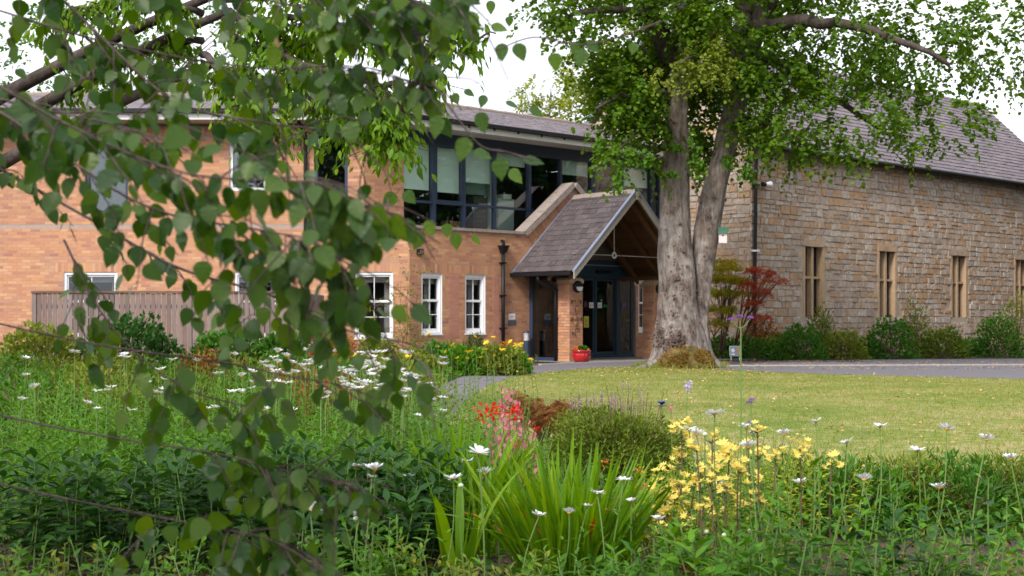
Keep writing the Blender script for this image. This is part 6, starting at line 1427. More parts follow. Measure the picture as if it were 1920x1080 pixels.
for i, (px, D, yt, m_, sz) in enumerate(fill):
    leafy('leafy_plant', 'fine leaved plant between flowering clumps, %s from the left and %s from the front' % (nth(sorted(f_[0] for f_ in fill).index(px)), nth(sorted((f_[1], f_[0]) for f_ in fill).index((D, px)))), Gd(px, D), zat(yt, D), 12, .2, sz, 'lance', m_, 800 + i, 26, 'filler plants in the middle of the bed', wid=1.2)
for i, (px, D, yt, m_) in enumerate([(1500, 7.6, 850, 'lf_bush'), (1600, 7.4, 860, 'lf_shrub'), (1700, 7.6, 850, 'lf_olive'), (1800, 7.5, 860, 'lf_shrub'), (1900, 7.6, 850, 'lf_bush')]):
    shrub('low_shrub', ['rounded brownish green shrub next to the yellow lilies', 'bright green low shrub after the brownish one', 'olive green low shrub at the lawn edge', 'mid green low shrub near the end of the bed', 'last low shrub at the end of the bed'][i], Gd(px, D), .42, .35, zat(yt, D), 2600, .055, 'lance2', m_, 830 + i)
for i, (px, D, yt, m_) in enumerate([(60, 12.5, 690, 'lf_shrub'), (190, 13, 680, 'lf_olive'), (330, 12.5, 690, 'lf_bush'), (450, 13, 680, 'lf_shrub'), (560, 13.5, 672, 'lf_brown'), (660, 13, 676, 'lf_shrub'), (750, 13.5, 680, 'lf_olive'), (640, 12, 700, 'lf_brown'), (120, 17, 672, 'lf_bush'), (300, 18, 668, 'lf_shrub'), (480, 17.5, 668, 'lf_olive'), (620, 18, 665, 'lf_shrub'), (730, 19, 668, 'lf_olive'), (30, 20, 660, 'lf_shrub'), (210, 21, 660, 'lf_olive'), (380, 21.5, 660, 'lf_brown'), (540, 21.5, 660, 'lf_shrub'), (680, 22, 660, 'lf_bush')]):
    shrub('bed_shrub', ['low green shrub far along the bed', 'olive shrub in the second row of the bed', 'brownish green bush behind the daisies', 'green bush behind the daisies, before the fence', 'reddish brown shrub behind the daisy bank', 'green shrub behind the hanging birch twigs', 'olive shrub behind the last daisies', 'dark red leaved shrub glimpsed between the daisies', 'brown green bush near the fence end', 'green bush halfway to the fence', 'olive bush halfway to the wing window', 'green bush below the wing window', 'olive bush at the path bend', 'green bush under the far fence', 'olive bush under the far fence boards', 'brown bush near the fence middle', 'green bush near the fence corner', 'brown green bush before the orange spirea'][i], Gd(px, D), .55 + D * .012, .5, zat(yt, D), 1500, .07, 'lance2', m_, 860 + i, wid=1.3)

# crocosmia: sword leaves, each blade a piece
blade_me = []
for k in range(10):
    L_ = 1.0; cv = [.05, .12, .2, .3, .45, .08, .16, .26, .36, .6][k]; V = []; F = []; ns = 9
    for i in range(ns + 1):
        t = i / ns; wv = .5 * (.55 + 1.1 * t) * (1 - t ** 3.2) if t < 1 else 0; wv = max(wv, .0); wv *= .034
        y_ = cv * t ** 2.2; z_ = t - cv * .35 * t ** 3
        V += [(-wv, y_, z_), (0, y_ + wv * .45, z_), (wv, y_, z_)]
        if i: b = (i - 1) * 3; F += [(b, b + 1, b + 4, b + 3), (b + 1, b + 2, b + 5, b + 4)]
    me = new_mesh('blade', V, F); me.materials.append(M['lf_blade'] if k not in (9,) else M['lf_blade_brown']); blade_me.append(me)
def crocosmia(label, c, n, rad, h, seed, wk=1.0, lean=.4, cat='plant', blow=0.0):
    rt = thing('crocosmia_clump', label, cat, c); rd = random.Random(seed)
    for i in range(n):
        a = rd.uniform(0, 2 * math.pi); q = rd.random() ** .6; p = Vector(c) + Vector((math.cos(a) * rad * q, math.sin(a) * rad * q * .8, -.01))
        o = link('leaf', blade_me[rd.choice([0, 0, 1, 2, 3, 4, 5, 5, 6, 7, 8]) if rd.random() > .015 else 9], None, rt); o.location = p; o.rotation_mode = 'XYZ'
        tilt = q * lean + rd.gauss(0, .07); hh = h * rd.uniform(.6, 1.08)
        Mx = Matrix.Rotation(a - math.pi / 2, 3, 'Z') @ Matrix.Rotation(-tilt, 3, 'X') @ Matrix.Rotation(rd.gauss(0, .12), 3, 'Y') @ Matrix.Rotation(rd.choice([0, math.pi]) * (rd.random() < .15) + rd.gauss(0, .5), 3, 'Z')
        o.rotation_euler = Mx.to_euler('XYZ'); o.scale = (rd.uniform(.75, 1.25) * wk, hh, hh)
    return rt
crocosmia('large crocosmia clump of bright green sword leaves in the middle of the foreground', Gd(1068, 6.0), 250, .23, .67, 1, .62, .52)
crocosmia('crocosmia clump half hidden behind the daisies, beside the pink seed discs', Gd(866, 7.0), 130, .15, .68, 2, .8, .34)
crocosmia('pair of upright sword leaved shoots standing alone on bare soil', Gd(858, 5.75), 9, .05, .62, 3, 1.25, .12)
crocosmia('sparse sword leaves leaning left of the largest clump', Gd(905, 6.6), 34, .12, .5, 4, .7, .5)
# orange crocosmia sprays inside the big clump
for i, (px, py, lab) in enumerate([(1125, 868, 'small orange crocosmia bloom above the lawn side of the clump'), (1192, 915, 'arching orange seed spray at the edge of the crocosmia clump'), (1120, 962, 'thin orange spray low in the crocosmia clump'), (1185, 885, 'faded orange bloom between crocosmia and bush')]):
    c0 = P(px, py, 5.9); b0 = Vector((c0.x - .02, c0.y + .05, 0)); rt = thing('crocosmia_flower', lab, 'flower', b0); mb = MB(); e_ = c0 + Vector((.05, 0, .01)); stem_line(mb, b0, c0, .003, .002); mb.tube([c0, c0 + Vector((.025, 0, .015)), e_], .002, 4); mb.build('stem', M['stem_brown'], rt)
    n = 16; t = R.random(n); p = np.array(c0) + (np.array(e_) - np.array(c0)) * t[:, None] + R.normal(size=(n, 3)) * .006; bake_obj('petals', 'petal', p, rvec(R, n), rvec(R, n), R.uniform(.012, .022, n), M['petal_orange'], rt, wid=1.5)
# honesty: pink seed discs
tops = [(940, 725, 7.6), (963, 728, 7.6), (955, 755, 7.5), (930, 785, 7.5), (912, 800, 7.4), (985, 790, 7.5), (1000, 810, 7.4), (972, 762, 7.6), (948, 815, 7.3), (925, 850, 7.2), (1008, 845, 7.2)]
for i, (px, py, D) in enumerate(tops):
    c0 = P(px, py, D); b0 = Vector((c0.x + rnd.uniform(-.08, .08), c0.y + rnd.uniform(-.05, .05), .0)); lab = ['tallest stem of pink seed discs beside the red flowers', 'second tall pink disc stem just right of the tallest', 'pink disc stem between two tall ones', 'bent pink disc stem in front of the red flowers', 'short pink disc stem above the sword leaves', 'pink disc stem nearest the round green bush', 'thin pink disc stem at the edge of the bush', 'pale pink disc stem behind the red flowers', 'low pink disc stem with many discs', 'lowest pink disc stem near the white daisies', 'faded pink disc stem among crocosmia tips'][i]
    rt = thing('honesty_stem', lab, 'flower', b0); mb = MB(); pts = stem_line(mb, b0, c0, .004, .0018, .04); n = [40, 36, 24, 20, 16, 18, 16, 14, 18, 16, 12][i]; p = []
    for k in range(n):
        t = 1 - (k / n) * min(.8, .50 / max(.1, c0.z)); q = b0.lerp(c0, t) + Vector((rnd.uniform(-1, 1), rnd.uniform(-1, 1), rnd.uniform(-.3, .3))) * .042; mb.tube([b0.lerp(c0, t - .03), q], .001, 3); p.append(q)
    mb.build('stem', M['stem_brown'], rt)
    for q in p:
        me = disc_me = None
    nn = len(p); dr = R.normal(size=(nn, 3)) * .6 + [0, 0, -1]; bake_obj('seed_discs', 'hex', np.array(p), dr, R.normal(size=(nn, 3)) * .6 + [0, -1, 0], R.uniform(.022, .036, nn), M['petal_pink'], rt, kind='stuff', wid=.8)
# red flowers
for i, (px, py, D, lab) in enumerate([(905, 776, 7.3, 'scarlet flower spray farthest from the pink discs'), (921, 771, 7.3, 'scarlet flower spray with upright bloom'), (936, 777, 7.25, 'scarlet flower spray next to the pink discs'), (962, 766, 7.3, 'scarlet bloom between the two tall pink disc stems'), (969, 773, 7.3, 'bright red bloom just past the pink discs'), (1003, 803, 7.9, 'pair of small crimson flowers low by the round bush'), (968, 834, 7.6, 'tiny crimson flowers among pink discs')]):
    c0 = P(px, py, D); b0 = Vector((c0.x + .03, c0.y + .04, 0)); rt = thing('red_flower', lab, 'flower', b0); mb = MB(); stem_line(mb, b0, c0, .003, .002); mb.build('stem', M['stem'], rt)
    n = 24 if i < 5 else 12; k = .034 if i < 5 else .025; p = np.array(c0) + R.normal(size=(n, 3)) * [k * .5, k * .4, k * .6]; bake_obj('petals', 'petal', p, R.normal(size=(n, 3)) + [0, 0, .6], rvec(R, n), R.uniform(.018, .030, n), M['petal_red'], rt, wid=2.0)
# round bush
shrub('round_bush', 'dense rounded green bush on the lawn edge with faint mauve flower tips', Gd(1150, 9.5), .62, .45, .57, 21000, .034, 'lance', 'lf_bush', 910, shell=.55, stems=40, wid=1.5)
rt = thing('lavender_spikes', 'mauve flower spikes standing behind the round bush, before the lawn', 'plant', Gd(1110, 10.2)); mb = MB(); p = []
for k in range(64):
    px = rnd.uniform(1065, 1185) if k > 12 else rnd.uniform(1160, 1210); D = 10.1 + rnd.uniform(-.25, .25); c0 = P(px, rnd.uniform(733, 762) if k > 5 else rnd.uniform(712, 735), D); b0 = Vector((c0.x * .98 + .02, c0.y, .2)); mb.tube([b0, c0], .0018, 3)
    for j in range(9): p.append(np.array(c0) - [0, 0, j * .009] + R.normal(size=3) * .005)
mb.build('stems', M['stem_brown'], rt); n = len(p); bake_obj('flowers', 'hex', np.array(p), rvec(R, n), rvec(R, n), .010, M['petal_lav'], rt, kind='stuff')
rt = leafy('willowherb', 'reddish upright shoots rising out of the round bush', Gd(1195, 9.4), zat(722, 9.4), 8, .10, .05, 'lance', 'lf_bush', 911, 24, stem_m='stem_brown')
# low brown maple
rt = thing('bronze_maple', 'low spreading bronze leaved maple between the pink discs and the round bush', 'shrub', Gd(1020, 11.6)); mb = MB(); rr_ = np.random.default_rng(912); P4 = [[], [], [], []]
for (px, py, rx, ry, n) in ((985, 752, 34, 8, 22), (1020, 768, 44, 12, 36), (1048, 760, 24, 12, 24), (1005, 785, 38, 10, 26), (1044, 788, 26, 8, 18), (966, 742, 18, 6, 12)):
    c0 = P(px, py, 11.6); mb.tube([Gd(1020, 11.7), Gd(1020, 11.7).lerp(c0, .6) + Vector((0, 0, .06)), c0], [.02, .012, .004], 5); pc, pv = in_ell(rr_, n, c0, (rx * 11.6 / FPX, .22, ry * 11.6 / FPX)); q = sprays(pc, 9, .10, .045, rr_, .7, upb=1.0)
    for i in range(4): P4[i].append(q[i])
mb.build('branch', M['stem_brown'], rt); q = [np.concatenate(x_) for x_ in P4]; bake_obj('foliage', 'palm', q[0], q[1], q[2], q[3], leafm('leaf_bronze', [(0.09, 0.045, 0.028), (0.17, 0.085, 0.045), (0.27, 0.14, 0.06), (0.14, 0.13, 0.05)], 0.6, 0.45, 0.3), rt)
# yellow lilies
ylab = ['tall yellow lily beside the tilted daisies', 'yellow lily head against the dark base of the bush', 'curled yellow lily next to the round bush', 'biggest cluster of yellow lilies in the bed corner', 'yellow lily joined to the biggest cluster', 'yellow lily bud rising over the lawn edge', 'broad yellow lily crown beneath the widest daisy', 'small yellow lily under the broad crown', 'short yellow lily between stems', 'yellow lily nearest the verbena', 'drooping yellow lily under the biggest cluster', 'yellow lily among brown stems', 'half open yellow lily above the bush side', 'pale yellow lily at the bed corner', 'small yellow lily low near the soil', 'faded yellow lily leaning over soil', 'lowest yellow lily close to the berries']
ylab += ['pale yellow lily between the broad crown and the asters', 'yellow lily low behind the aster stems', 'yellow lily at the edge of the aster stems', 'yellow lily half covered by aster leaves', 'small yellow lily beneath the broad crown', 'yellow lily deep among aster stems', 'yellow lily standing between two brown stems', 'low yellow lily near fallen petals', 'yellow lily behind the tilted low daisy', 'yellow lily against the pale lawn edge', 'yellow lily under the flat daisy', 'yellow lily beyond the verbena stem', 'yellow lily past the verbena, larger', 'yellow lily farthest past the verbena']
ypos = [(1278, 798, 34, 9), (1238, 880, 32, 8), (1273, 895, 30, 8), (1248, 930, 48, 16), (1288, 928, 40, 12), (1336, 812, 18, 5), (1368, 845, 44, 14), (1343, 860, 24, 6), (1314, 878, 22, 6), (1402, 832, 18, 5), (1253, 955, 34, 9), (1303, 905, 22, 5), (1275, 850, 26, 7), (1420, 850, 20, 5), (1240, 985, 18, 5), (1300, 975, 20, 4), (1250, 1012, 16, 4), (1330, 885, 26, 6), (1385, 872, 30, 8), (1412, 893, 26, 6), (1424, 925, 24, 5), (1358, 905, 26, 6), (1395, 935, 24, 5), (1320, 940, 24, 5), (1292, 975, 20, 4), (1345, 960, 26, 5), (1420, 800, 20, 4), (1306, 835, 26, 6), (1455, 850, 28, 7), (1500, 835, 34, 8), (1560, 860, 28, 6)]
for i, (px, py, sz, nf) in enumerate(ypos):
    D = (6.0 if i < 17 else 5.5) + .25 * math.sin(i * 2.1); c0 = P(px, py + sz * .2, D); b0 = Vector((c0.x + rnd.uniform(-.05, .05), c0.y + .03, 0)); rt = thing('yellow_lily', ylab[i], 'flower', b0); k = sz / FPX * D
    mb = MB(); stem_line(mb, b0, c0, .005, .003); mb.build('stem', M['stem_brown'], rt)
    n = 22; t = R.uniform(.35, 1, n); p = np.array([list(b0.lerp(c0, x_)) for x_ in t]); a = np.arange(n) * 2.4; bake_obj('foliage', 'lance', p, np.stack([np.cos(a), np.sin(a), np.full(n, .5)], 1), np.stack([-np.cos(a) * .4, -np.sin(a) * .4, np.ones(n)], 1), .05, M['lf_shrub'], rt, wid=1.2)
    for f in range(int(nf * 1.7)):
        cf = c0 + Vector((rnd.uniform(-.6, .6) * k, rnd.uniform(-.4, .4) * k, rnd.uniform(-.55, .5) * k)); n = 7; a = np.arange(n) * 2 * math.pi / n + rnd.random() * 6
        ax = np.array([rnd.gauss(0, .5), rnd.gauss(-.3, .4), 1.0]); ax /= np.linalg.norm(ax); u_ = np.cross(ax, [1, .2, 0]); u_ /= np.linalg.norm(u_); v_ = np.cross(ax, u_)
        rad = np.cos(a)[:, None] * u_ + np.sin(a)[:, None] * v_; bake_obj('flower', 'lance', np.tile(np.array(cf), (n, 1)), rad + ax * .75, ax - rad * .3 + R.normal(size=(n, 3)) * .2, np.full(n, min(.038, max(.024, k * .32))) * R.uniform(.85, 1.15, n), M['petal_lily'], rt, wid=1.6)
for k, (px, py) in enumerate(((1470, 815), (1530, 790), (1588, 830), (1650, 800), (1720, 845), (1775, 805), (1850, 825), (1895, 860), (1500, 905), (1620, 900), (1760, 915))):
    daisy(px, py, rnd.uniform(26, 34), 6.0, 'white daisy rising from the leafy stems beyond the verbena', 'white daisies beyond the verbena')
# heliopsis: yellow daisies near the building and on tall stems
ym = []
for me in head_mesh: c_ = me.copy(); c_.materials.clear(); c_.materials.append(M['petal_yellow']); ym.append(c_)
yl = [(850, 648, 11, 22, 'yellow daisy between the two small conifers'), (836, 660, 9, 21, 'yellow daisy left of the conifer tip'), (858, 672, 10, 19, 'yellow daisy low on the pale leafy shrub'), (822, 650, 8, 22, 'small yellow daisy under the first sash window'), (925, 634, 10, 22, 'yellow daisy close under the second sash window'), (957, 640, 9, 20, 'yellow daisy below the hopper pipe'), (972, 648, 21, 15, 'large yellow daisy at the path edge, biggest of its group'), (994, 674, 13, 15, 'yellow daisy leaning over the path'), (998, 680, 8, 15, 'small yellow daisy under the leaning one'), (981, 662, 10, 15, 'yellow daisy just below the largest one'), (912, 643, 12, 20, 'yellow daisy turned sideways above the green shrub'), (890, 631, 11, 20, 'yellow daisy close to the dark conifer'), (942, 656, 13, 18, 'yellow daisy in the middle of the shrub group'), (911, 656, 9, 18, 'small yellow daisy below the sideways one'), (877, 661, 12, 18, 'ragged yellow daisy on the shrub'), (884, 659, 9, 18, 'small ragged yellow daisy on the shrub'), (902, 671, 11, 17, 'yellow daisy drooping low on the shrub'), (876, 672, 7, 17, 'tiny yellow daisy low on the shrub'), (927, 667, 6, 17, 'tiny yellow daisy between larger ones'), (951, 669, 7, 17, 'tiny yellow daisy over the path edge'), (805, 627, 18, 12, 'yellow orange daisy beside a dark birch leaf'), (668, 665, 14, 11, 'golden daisy above the white daisy bank'), (766, 670, 13, 12, 'golden daisy past the hanging birch twigs'), (618, 684, 10, 11, 'golden daisy hidden among white daisies'), (715, 671, 8, 12, 'small golden daisy behind the white daisies'), (969, 727 - 30, 5, 14, 'closed yellow bud on a long stem'), (915, 684, 5, 16, 'yellow bud at the path edge')]
for px, py, w_, D, lab in yl:
    D2 = D if w_ / FPX * D < .13 else .13 * FPX / w_; rt = daisy(px, py, w_ * 1.15, D2, lab, name='yellow_daisy', pm=ym, stemleaf=True)
    for o in rt.children:
        if o.name.split('.')[0] in ('petals', 'disc'): o.scale = (w_ * 1.15 / FPX * D2,) * 3; o.rotation_euler = (rnd.uniform(.1, .9), rnd.gauss(0, .2), rnd.uniform(0, 6))
# verbena
def verbena(pts_, junction, base_px, D, label):
    j = P(*junction, D); b0 = Gd(base_px, D); rt = thing('verbena', label, 'flower', b0); mb = MB(); stem_line(mb, b0, j, .0045, .0028, .02, 10); hs_ = []
    for (px, py) in pts_: c0 = P(px, py, D); mb.tube([j, j.lerp(c0, .5) + Vector((0, 0, -.008)), c0], [.0025, .002, .0018], 5); hs_.append(c0)
    for t_ in (.62, .8):
        q = b0.lerp(j, t_)
        for sg in (-1, 1): mb.tube([q, q + Vector((sg * .028, 0, .035))], [.002, .001], 4)
    mb.build('stem', M['stem'], rt)
    for c0 in hs_:
        n = 60; v = rvec(R, n); v[:, 2] = np.abs(v[:, 2]); bake_obj('flower_head', 'hex', np.array(c0) + v * [.0105, .0105, .007], v, rvec(R, n), .0055, M['petal_purple'], rt)
verbena([(1371, 600), (1387, 595), (1407, 597)], (1389, 616), 1384, 5.6, 'tall thin verbena with three purple flower heads crossing the lawn view')
verbena([(1405, 756), (1410, 751)], (1408, 762), 1422, 5.9, 'short verbena with small dark purple heads by the bed corner')
verbena([(1408, 792), (1413, 812)], (1411, 822), 1416, 5.8, 'lowest purple verbena heads beside the widest daisy')
# pale campanula, blue flower ornament
c0 = P(1290, 722, 8.6); b0 = Gd(1293, 8.6); rt = thing('campanula', 'single pale lilac bellflower stalk standing against the lawn', 'flower', b0); mb = MB(); stem_line(mb, b0, c0, .004, .002); mb.build('stem', M['plaque_grey'] if False else M['stem'], rt)
n = 40; bake_obj('flower', 'petal', np.array(c0) + R.normal(size=(n, 3)) * [.010, .010, .018], R.normal(size=(n, 3)) + [0, 0, -.5], rvec(R, n), .024, leafm('petal_lilac', [(0.52, 0.42, 0.66), (0.66, 0.58, 0.76)], .6, .3, .3, trcol=(.6, .5, .7)), rt, wid=2)
c0 = P(1241, 760, 8.8); b0 = Gd(1243, 8.8); rt = thing('metal_flower', 'blue and dark red metal flower ornament on a thin stake above the bush', 'ornament', b0); mb = MB(); mb.tube([b0, c0], .0016, 6); mb.build('stake', M['black'], rt)
for k, (m_, rad, dz) in enumerate((('purple_dark', .056, -.008), ('petal_blue', .046, .006))):
    n = 7; a = np.arange(n) * 2 * math.pi / n + k * .4; V, F = bake('petal', np.tile(np.array(c0) + [0, 0, dz], (n, 1)), np.stack([np.cos(a), np.sin(a), np.full(n, .55 if k else .12)], 1), np.tile([0, 0, 1.0], (n, 1)), rad, 2.4); link('petals', new_mesh('petals', V, F), M[m_], rt)
mb = MB(); mb.ball(c0 + Vector((0, 0, .012)), .010, 8, 6); mb.build('centre', M['petal_blue'], rt, sm=True)
c0 = P(1258, 765, 8.7); b0 = Gd(1259, 8.7); rt = thing('pink_flower', 'tiny pale pink flower beside the blue metal flower', 'flower', b0); mb = MB(); stem_line(mb, b0, c0, .003, .002); mb.build('stem', M['stem'], rt); n = 14; bake_obj('petals', 'petal', np.array(c0) + R.normal(size=(n, 3)) * .006, rvec(R, n), rvec(R, n), .022, M['petal_pink'], rt, wid=2)
# dark red berries
rt = thing('berry_sprig', 'sprig of dark red berries at the bottom of the bed near the leafy stems', 'berries', P(1292, 1072, 4.9)); mb = MB()
for (dx, dy) in ((-13, -6), (-4, -10), (6, -4), (9, -12), (-8, 3), (2, 4), (12, 4), (-1, -3)): mb = MB(); mb.ball(P(1290 + dx, 1070 + dy, 4.9), .008, 10, 7); mb.build('berry', plain('berry', (.22, .005, .02), .25) if False else M['berry'] if 'berry' in M else M.setdefault('berry', plain('berry', (.22, .005, .02), .25)), rt, sm=True)
mb = MB(); mb.tube([Gd(1285, 5.0), P(1288, 1085, 4.92), P(1290, 1070, 4.91)], .002, 4); mb.build('stem', M['stem_brown'], rt)
# ground cover and litter on the bed soil
def cover(name, n, xr, yr, hmax, size, m, tpl, label, r=R, dens=.0):
    x = r.uniform(*xr, n); y = r.uniform(*yr, n); k = (np.abs(x) < y * .42 + .3) & ~pip(x, y, LAWN) & ~pip(x, y, inner + outer); x, y = x[k], y[k]; n = len(x)
    cl = np.array([mnoise.noise(Vector((a * 1.2, b * 1.2, 3))) for a, b in zip(x, y)]); k = cl > dens; x, y, cl = x[k], y[k], cl[k]; n = len(x)
    z = gzv(x, y) - .02 + r.random(n) * hmax * (.4 + np.clip(cl * 2, 0, 1)); bake_obj(name, tpl, np.stack([x, y, z], 1), r.normal(size=(n, 3)) + [0, 0, .3], r.normal(size=(n, 3)) * .5 + [0, 0, 1], size * r.uniform(.6, 1.3, n), m, kind='stuff', label=label)
cover('ground_cover', 26000, (-6, 5), (4.6, 13), .16, .05, M['lf_shrub'], 'dia', 'low green ground cover over the bed soil', dens=-.25)
cover('weeds', 16000, (-6, 5), (4.6, 13), .12, .035, M['lf_olive'], 'lance', 'pale small weeds over the bed soil', dens=-.1)
cover('leaf_mulch', 30000, (-6, 5), (4.6, 13), .015, .035, M['litter_dark'], 'dia', 'brown leaf litter over the bed soil', dens=-.6)
cover('rear_cover', 52000, (-14, 3), (12, 31), .22, .09, M['lf_shrub'], 'dia', 'green ground cover between the shrubs near the building', dens=-.3)
cover('rear_weeds', 26000, (-14, 3), (12, 31), .28, .08, M['lf_olive'], 'lance', 'olive green ground plants between the shrubs near the building', dens=-.1)

# ================================================================== BIRCH IN THE FOREGROUND
def birch_leaf(seed):
    rd = random.Random(seed); out = [(0, 0)]; wv = rd.uniform(.36, .43)
    prof = [(.04, .0), (.55, .06), (.86, .16), (1, .30), (.97, .42), (.86, .55), (.66, .70), (.42, .83), (.18, .94), (.0, 1.04)]
    R_ = []
    for i, (x_, y_) in enumerate(prof[1:-1]):
        R_.append((x_ * wv * (1 + rd.uniform(-.03, .03)), y_)); 
        nx, ny = prof[i + 2]; R_.append(((x_ + nx) / 2 * wv * .955, (y_ + ny) / 2 + .012))
    cup = rd.uniform(-.10, .22); bend = rd.uniform(-.05, .28); tw = rd.uniform(-.15, .15)
    f = lambda x_, y_: (x_ + tw * y_ * .1, y_, cup * abs(x_) * 1.0 - bend * y_ * y_ * .5 + tw * x_ * y_ + .012 * math.sin(y_ * 26) * (abs(x_) > .05))
    mid = [(0, t) for t in (0, .15, .3, .45, .6, .75, .9, 1.04)]; V = [f(0, 0)] ; V = [f(*m_) for m_ in mid]; nm = len(V); F = []
    def nearest(y_): return min(range(nm), key=lambda i: abs(mid[i][1] - y_))
    for sg in (1, -1):
        st = len(V); V += [f(sg * x_, y_) for x_, y_ in R_]; idx = [st + i for i in range(len(R_))]; pj = 0
        seq = [0] + idx + [nm - 1]; ys = [0] + [y_ for _, y_ in R_] + [1.04]
        for i in range(len(seq) - 1):
            j = nearest((ys[i] + ys[i + 1]) / 2); j = max(j, pj)
            if j > pj:
                for q in range(pj, j): F.append((seq[i], q, q + 1) if sg > 0 else (seq[i], q + 1, q))
            pj = j
            if seq[i] != j and seq[i + 1] != j: F.append((seq[i], j, seq[i + 1])[::1 if sg > 0 else -1])
    F = [f_ for f_ in F if len(set(f_)) == 3]
    return V, F
bl = [birch_leaf(900 + k) for k in range(8)]; bl_me = []
for V, F in bl: me = smooth(new_mesh('leaf', V, F)); me.materials.append(M['lf_birch']); bl_me.append(me)
TPLB = [(np.array(V), np.array(F)) for V, F in bl]
birch = thing('birch_tree', 'birch tree whose out of focus twigs and leaves hang across the near view', 'tree', (-2.75, 3.6, 0)); bb = Vector((-2.75, 3.6, 0))
mb = MB(); mb.tube([bb + Vector((0, 0, -.1)), bb + Vector((.0, 0, .6)), bb + Vector((.03, 0, 2.0)), bb + Vector((.08, .05, 3.6)), bb + Vector((.1, .1, 5.5))], [.13, .10, .09, .075, .05], 14); link('trunk', smooth(mb.mesh('trunk')), M['bark_white'], birch)
rb = random.Random(5); bmesh_tw = MB(); leaves = []
def xlim(py):
    for y_, x_ in ((50, 900), (120, 880), (200, 840), (250, 740), (330, 660), (400, 730), (450, 780), (560, 720), (640, 790), (765, 810), (830, 720), (1200, 720)):
        if py < y_: return x_
    return 740
def proj(p): return CX + FPX * p.x / p.y, HY - FPX * (p.z - CZ) / p.y
def add_leaf(p, dr, size=None, free=False, nm=None):
    px, py = proj(p)
    if not free and px > xlim(py) + rb.uniform(-40, 10): return
    if not free:
        for (a0, a1, b0_, b1_, kp) in ((510, 760, 232, 322, .28), (560, 760, 500, 560, .5), (493, 780, 600, 690, .42), (493, 760, 690, 770, .7), (690, 790, 420, 600, .45), (600, 760, 800, 900, .5), (560, 760, 900, 1010, .5), (640, 900, 60, 250, .50), (480, 640, 150, 250, .65), (480, 900, -20, 60, .75), (493, 760, 780, 1100, .75)):
            if a0 < px < a1 and b0_ < py < b1_ and rb.random() > kp: return
    dr = Vector(dr).normalized(); nm = Vector(nm) if nm else Vector((rb.gauss(0, .45), rb.gauss(-.75, .35), rb.gauss(.45, .4))); nm = (nm - dr * nm.dot(dr)).normalized(); xx = dr.cross(nm)
    s_ = size or (.032 + .025 * rb.random()); leaves.append((p, Matrix((xx, dr, nm)).transposed(), s_))
def twig(p, d, L, nl, free=False):
    tx, ty = proj(p)
    if not free and 493 < tx < 780 and (590 < ty < 770 or 235 < ty < 320) and rb.random() < .4: return
    d = Vector(d).normalized(); pts = [p]; q = p.copy()
    for i in range(6):
        d = (d + Vector((rb.gauss(0, .12), rb.gauss(0, .12), -.10 + rb.gauss(0, .08)))).normalized(); q = q + d * L / 6; pts.append(q.copy())
    if not free and proj(pts[-1])[0] > xlim(proj(pts[-1])[1]) + 30 and proj(pts[2])[0] > xlim(proj(pts[2])[1]): return
    bmesh_tw.tube(pts, [.0020 * (1 - .5 * i / 6) for i in range(7)], 5)
    for k in range(nl):
        t = (k + .6) / nl * 5.99; i = int(t); q = pts[i].lerp(pts[min(6, i + 1)], t - i); sd_ = d.cross(Vector((0, 0, 1))).normalized() * (1 if k % 2 else -1)
        pe = q + (sd_ * .5 + Vector((0, 0, -.6)) + Vector((rb.gauss(0, .3), rb.gauss(0, .3), 0))) * .014; bmesh_tw.tube([q, pe], .0007, 3, False)
        add_leaf(pe, sd_ * .5 + d * .45 + Vector((rb.gauss(0, .35), rb.gauss(0, .3), -.75 + rb.gauss(0, .3))), free=free)
def branch(ctrl, ntw, r0, L=(.10, .24), s0=.0, free=False, nl=(4, 7)):
    q = [P(*c_) for c_ in ctrl]; pts = []
    for i in range(len(q) - 1):
        a, b, c_, d = q[max(0, i - 1)], q[i], q[i + 1], q[min(len(q) - 1, i + 2)]
        for k in range(8):
            t = k / 8; pts.append(.5 * ((2 * b) + (c_ - a) * t + (2 * a - 5 * b + 4 * c_ - d) * t * t + (3 * b - a - 3 * c_ + d) * t ** 3))
    pts.append(q[-1]); n = len(pts); bmesh_tw.tube(pts, [max(.0018, r0 * (1 - .8 * i / n)) for i in range(n)], 7)
    for k in range(ntw):
        s_ = (s0 + (1 - s0) * (k + rb.random()) / ntw) * (n - 1); i = min(n - 2, int(s_)); p = pts[i].lerp(pts[i + 1], s_ - i); t_ = (pts[i + 1] - pts[i]).normalized()
        twig(p, t_ * .7 + Vector((rb.gauss(0, .5), rb.gauss(0, .6), rb.gauss(-.25, .5))), rb.uniform(*L), rb.randint(*nl), free)
    twig(pts[-1], pts[-1] - pts[-3], L[0], 4, free)
branch([(-660, -300, 3.5), (0, -140, 3.2), (500, 0, 3.0), (680, 20, 2.9), (760, 50, 2.85), (880, 110, 2.8)], 40, .0035, s0=.1)
branch([(-660, -200, 3.5), (0, 20, 3.3), (250, 90, 3.2), (490, 128, 3.1), (620, 124, 3.0), (720, 140, 2.9), (800, 160, 2.85)], 40, .0035, s0=.15)
branch([(-660, -400, 3.5), (0, -200, 3.1), (560, -30, 2.9), (760, -10, 2.8), (900, 0, 2.7)], 36, .006, s0=.2)
branch([(0, -120, 3.3), (180, 60, 3.2), (330, 190, 3.1), (500, 230, 3.0), (640, 250, 2.9), (700, 300, 2.85)], 32, .0042)
branch([(-660, -100, 3.5), (-200, 60, 2.9), (120, 230, 2.5), (330, 320, 2.35), (500, 338, 2.3), (600, 345, 2.25), (680, 388, 2.35), (740, 400, 2.5)], 36, .0035, s0=.15)
branch([(-300, 30, 3.2), (0, 210, 2.9), (260, 380, 2.7), (480, 430, 2.6), (580, 450, 2.5), (660, 500, 2.5)], 32, .0042)
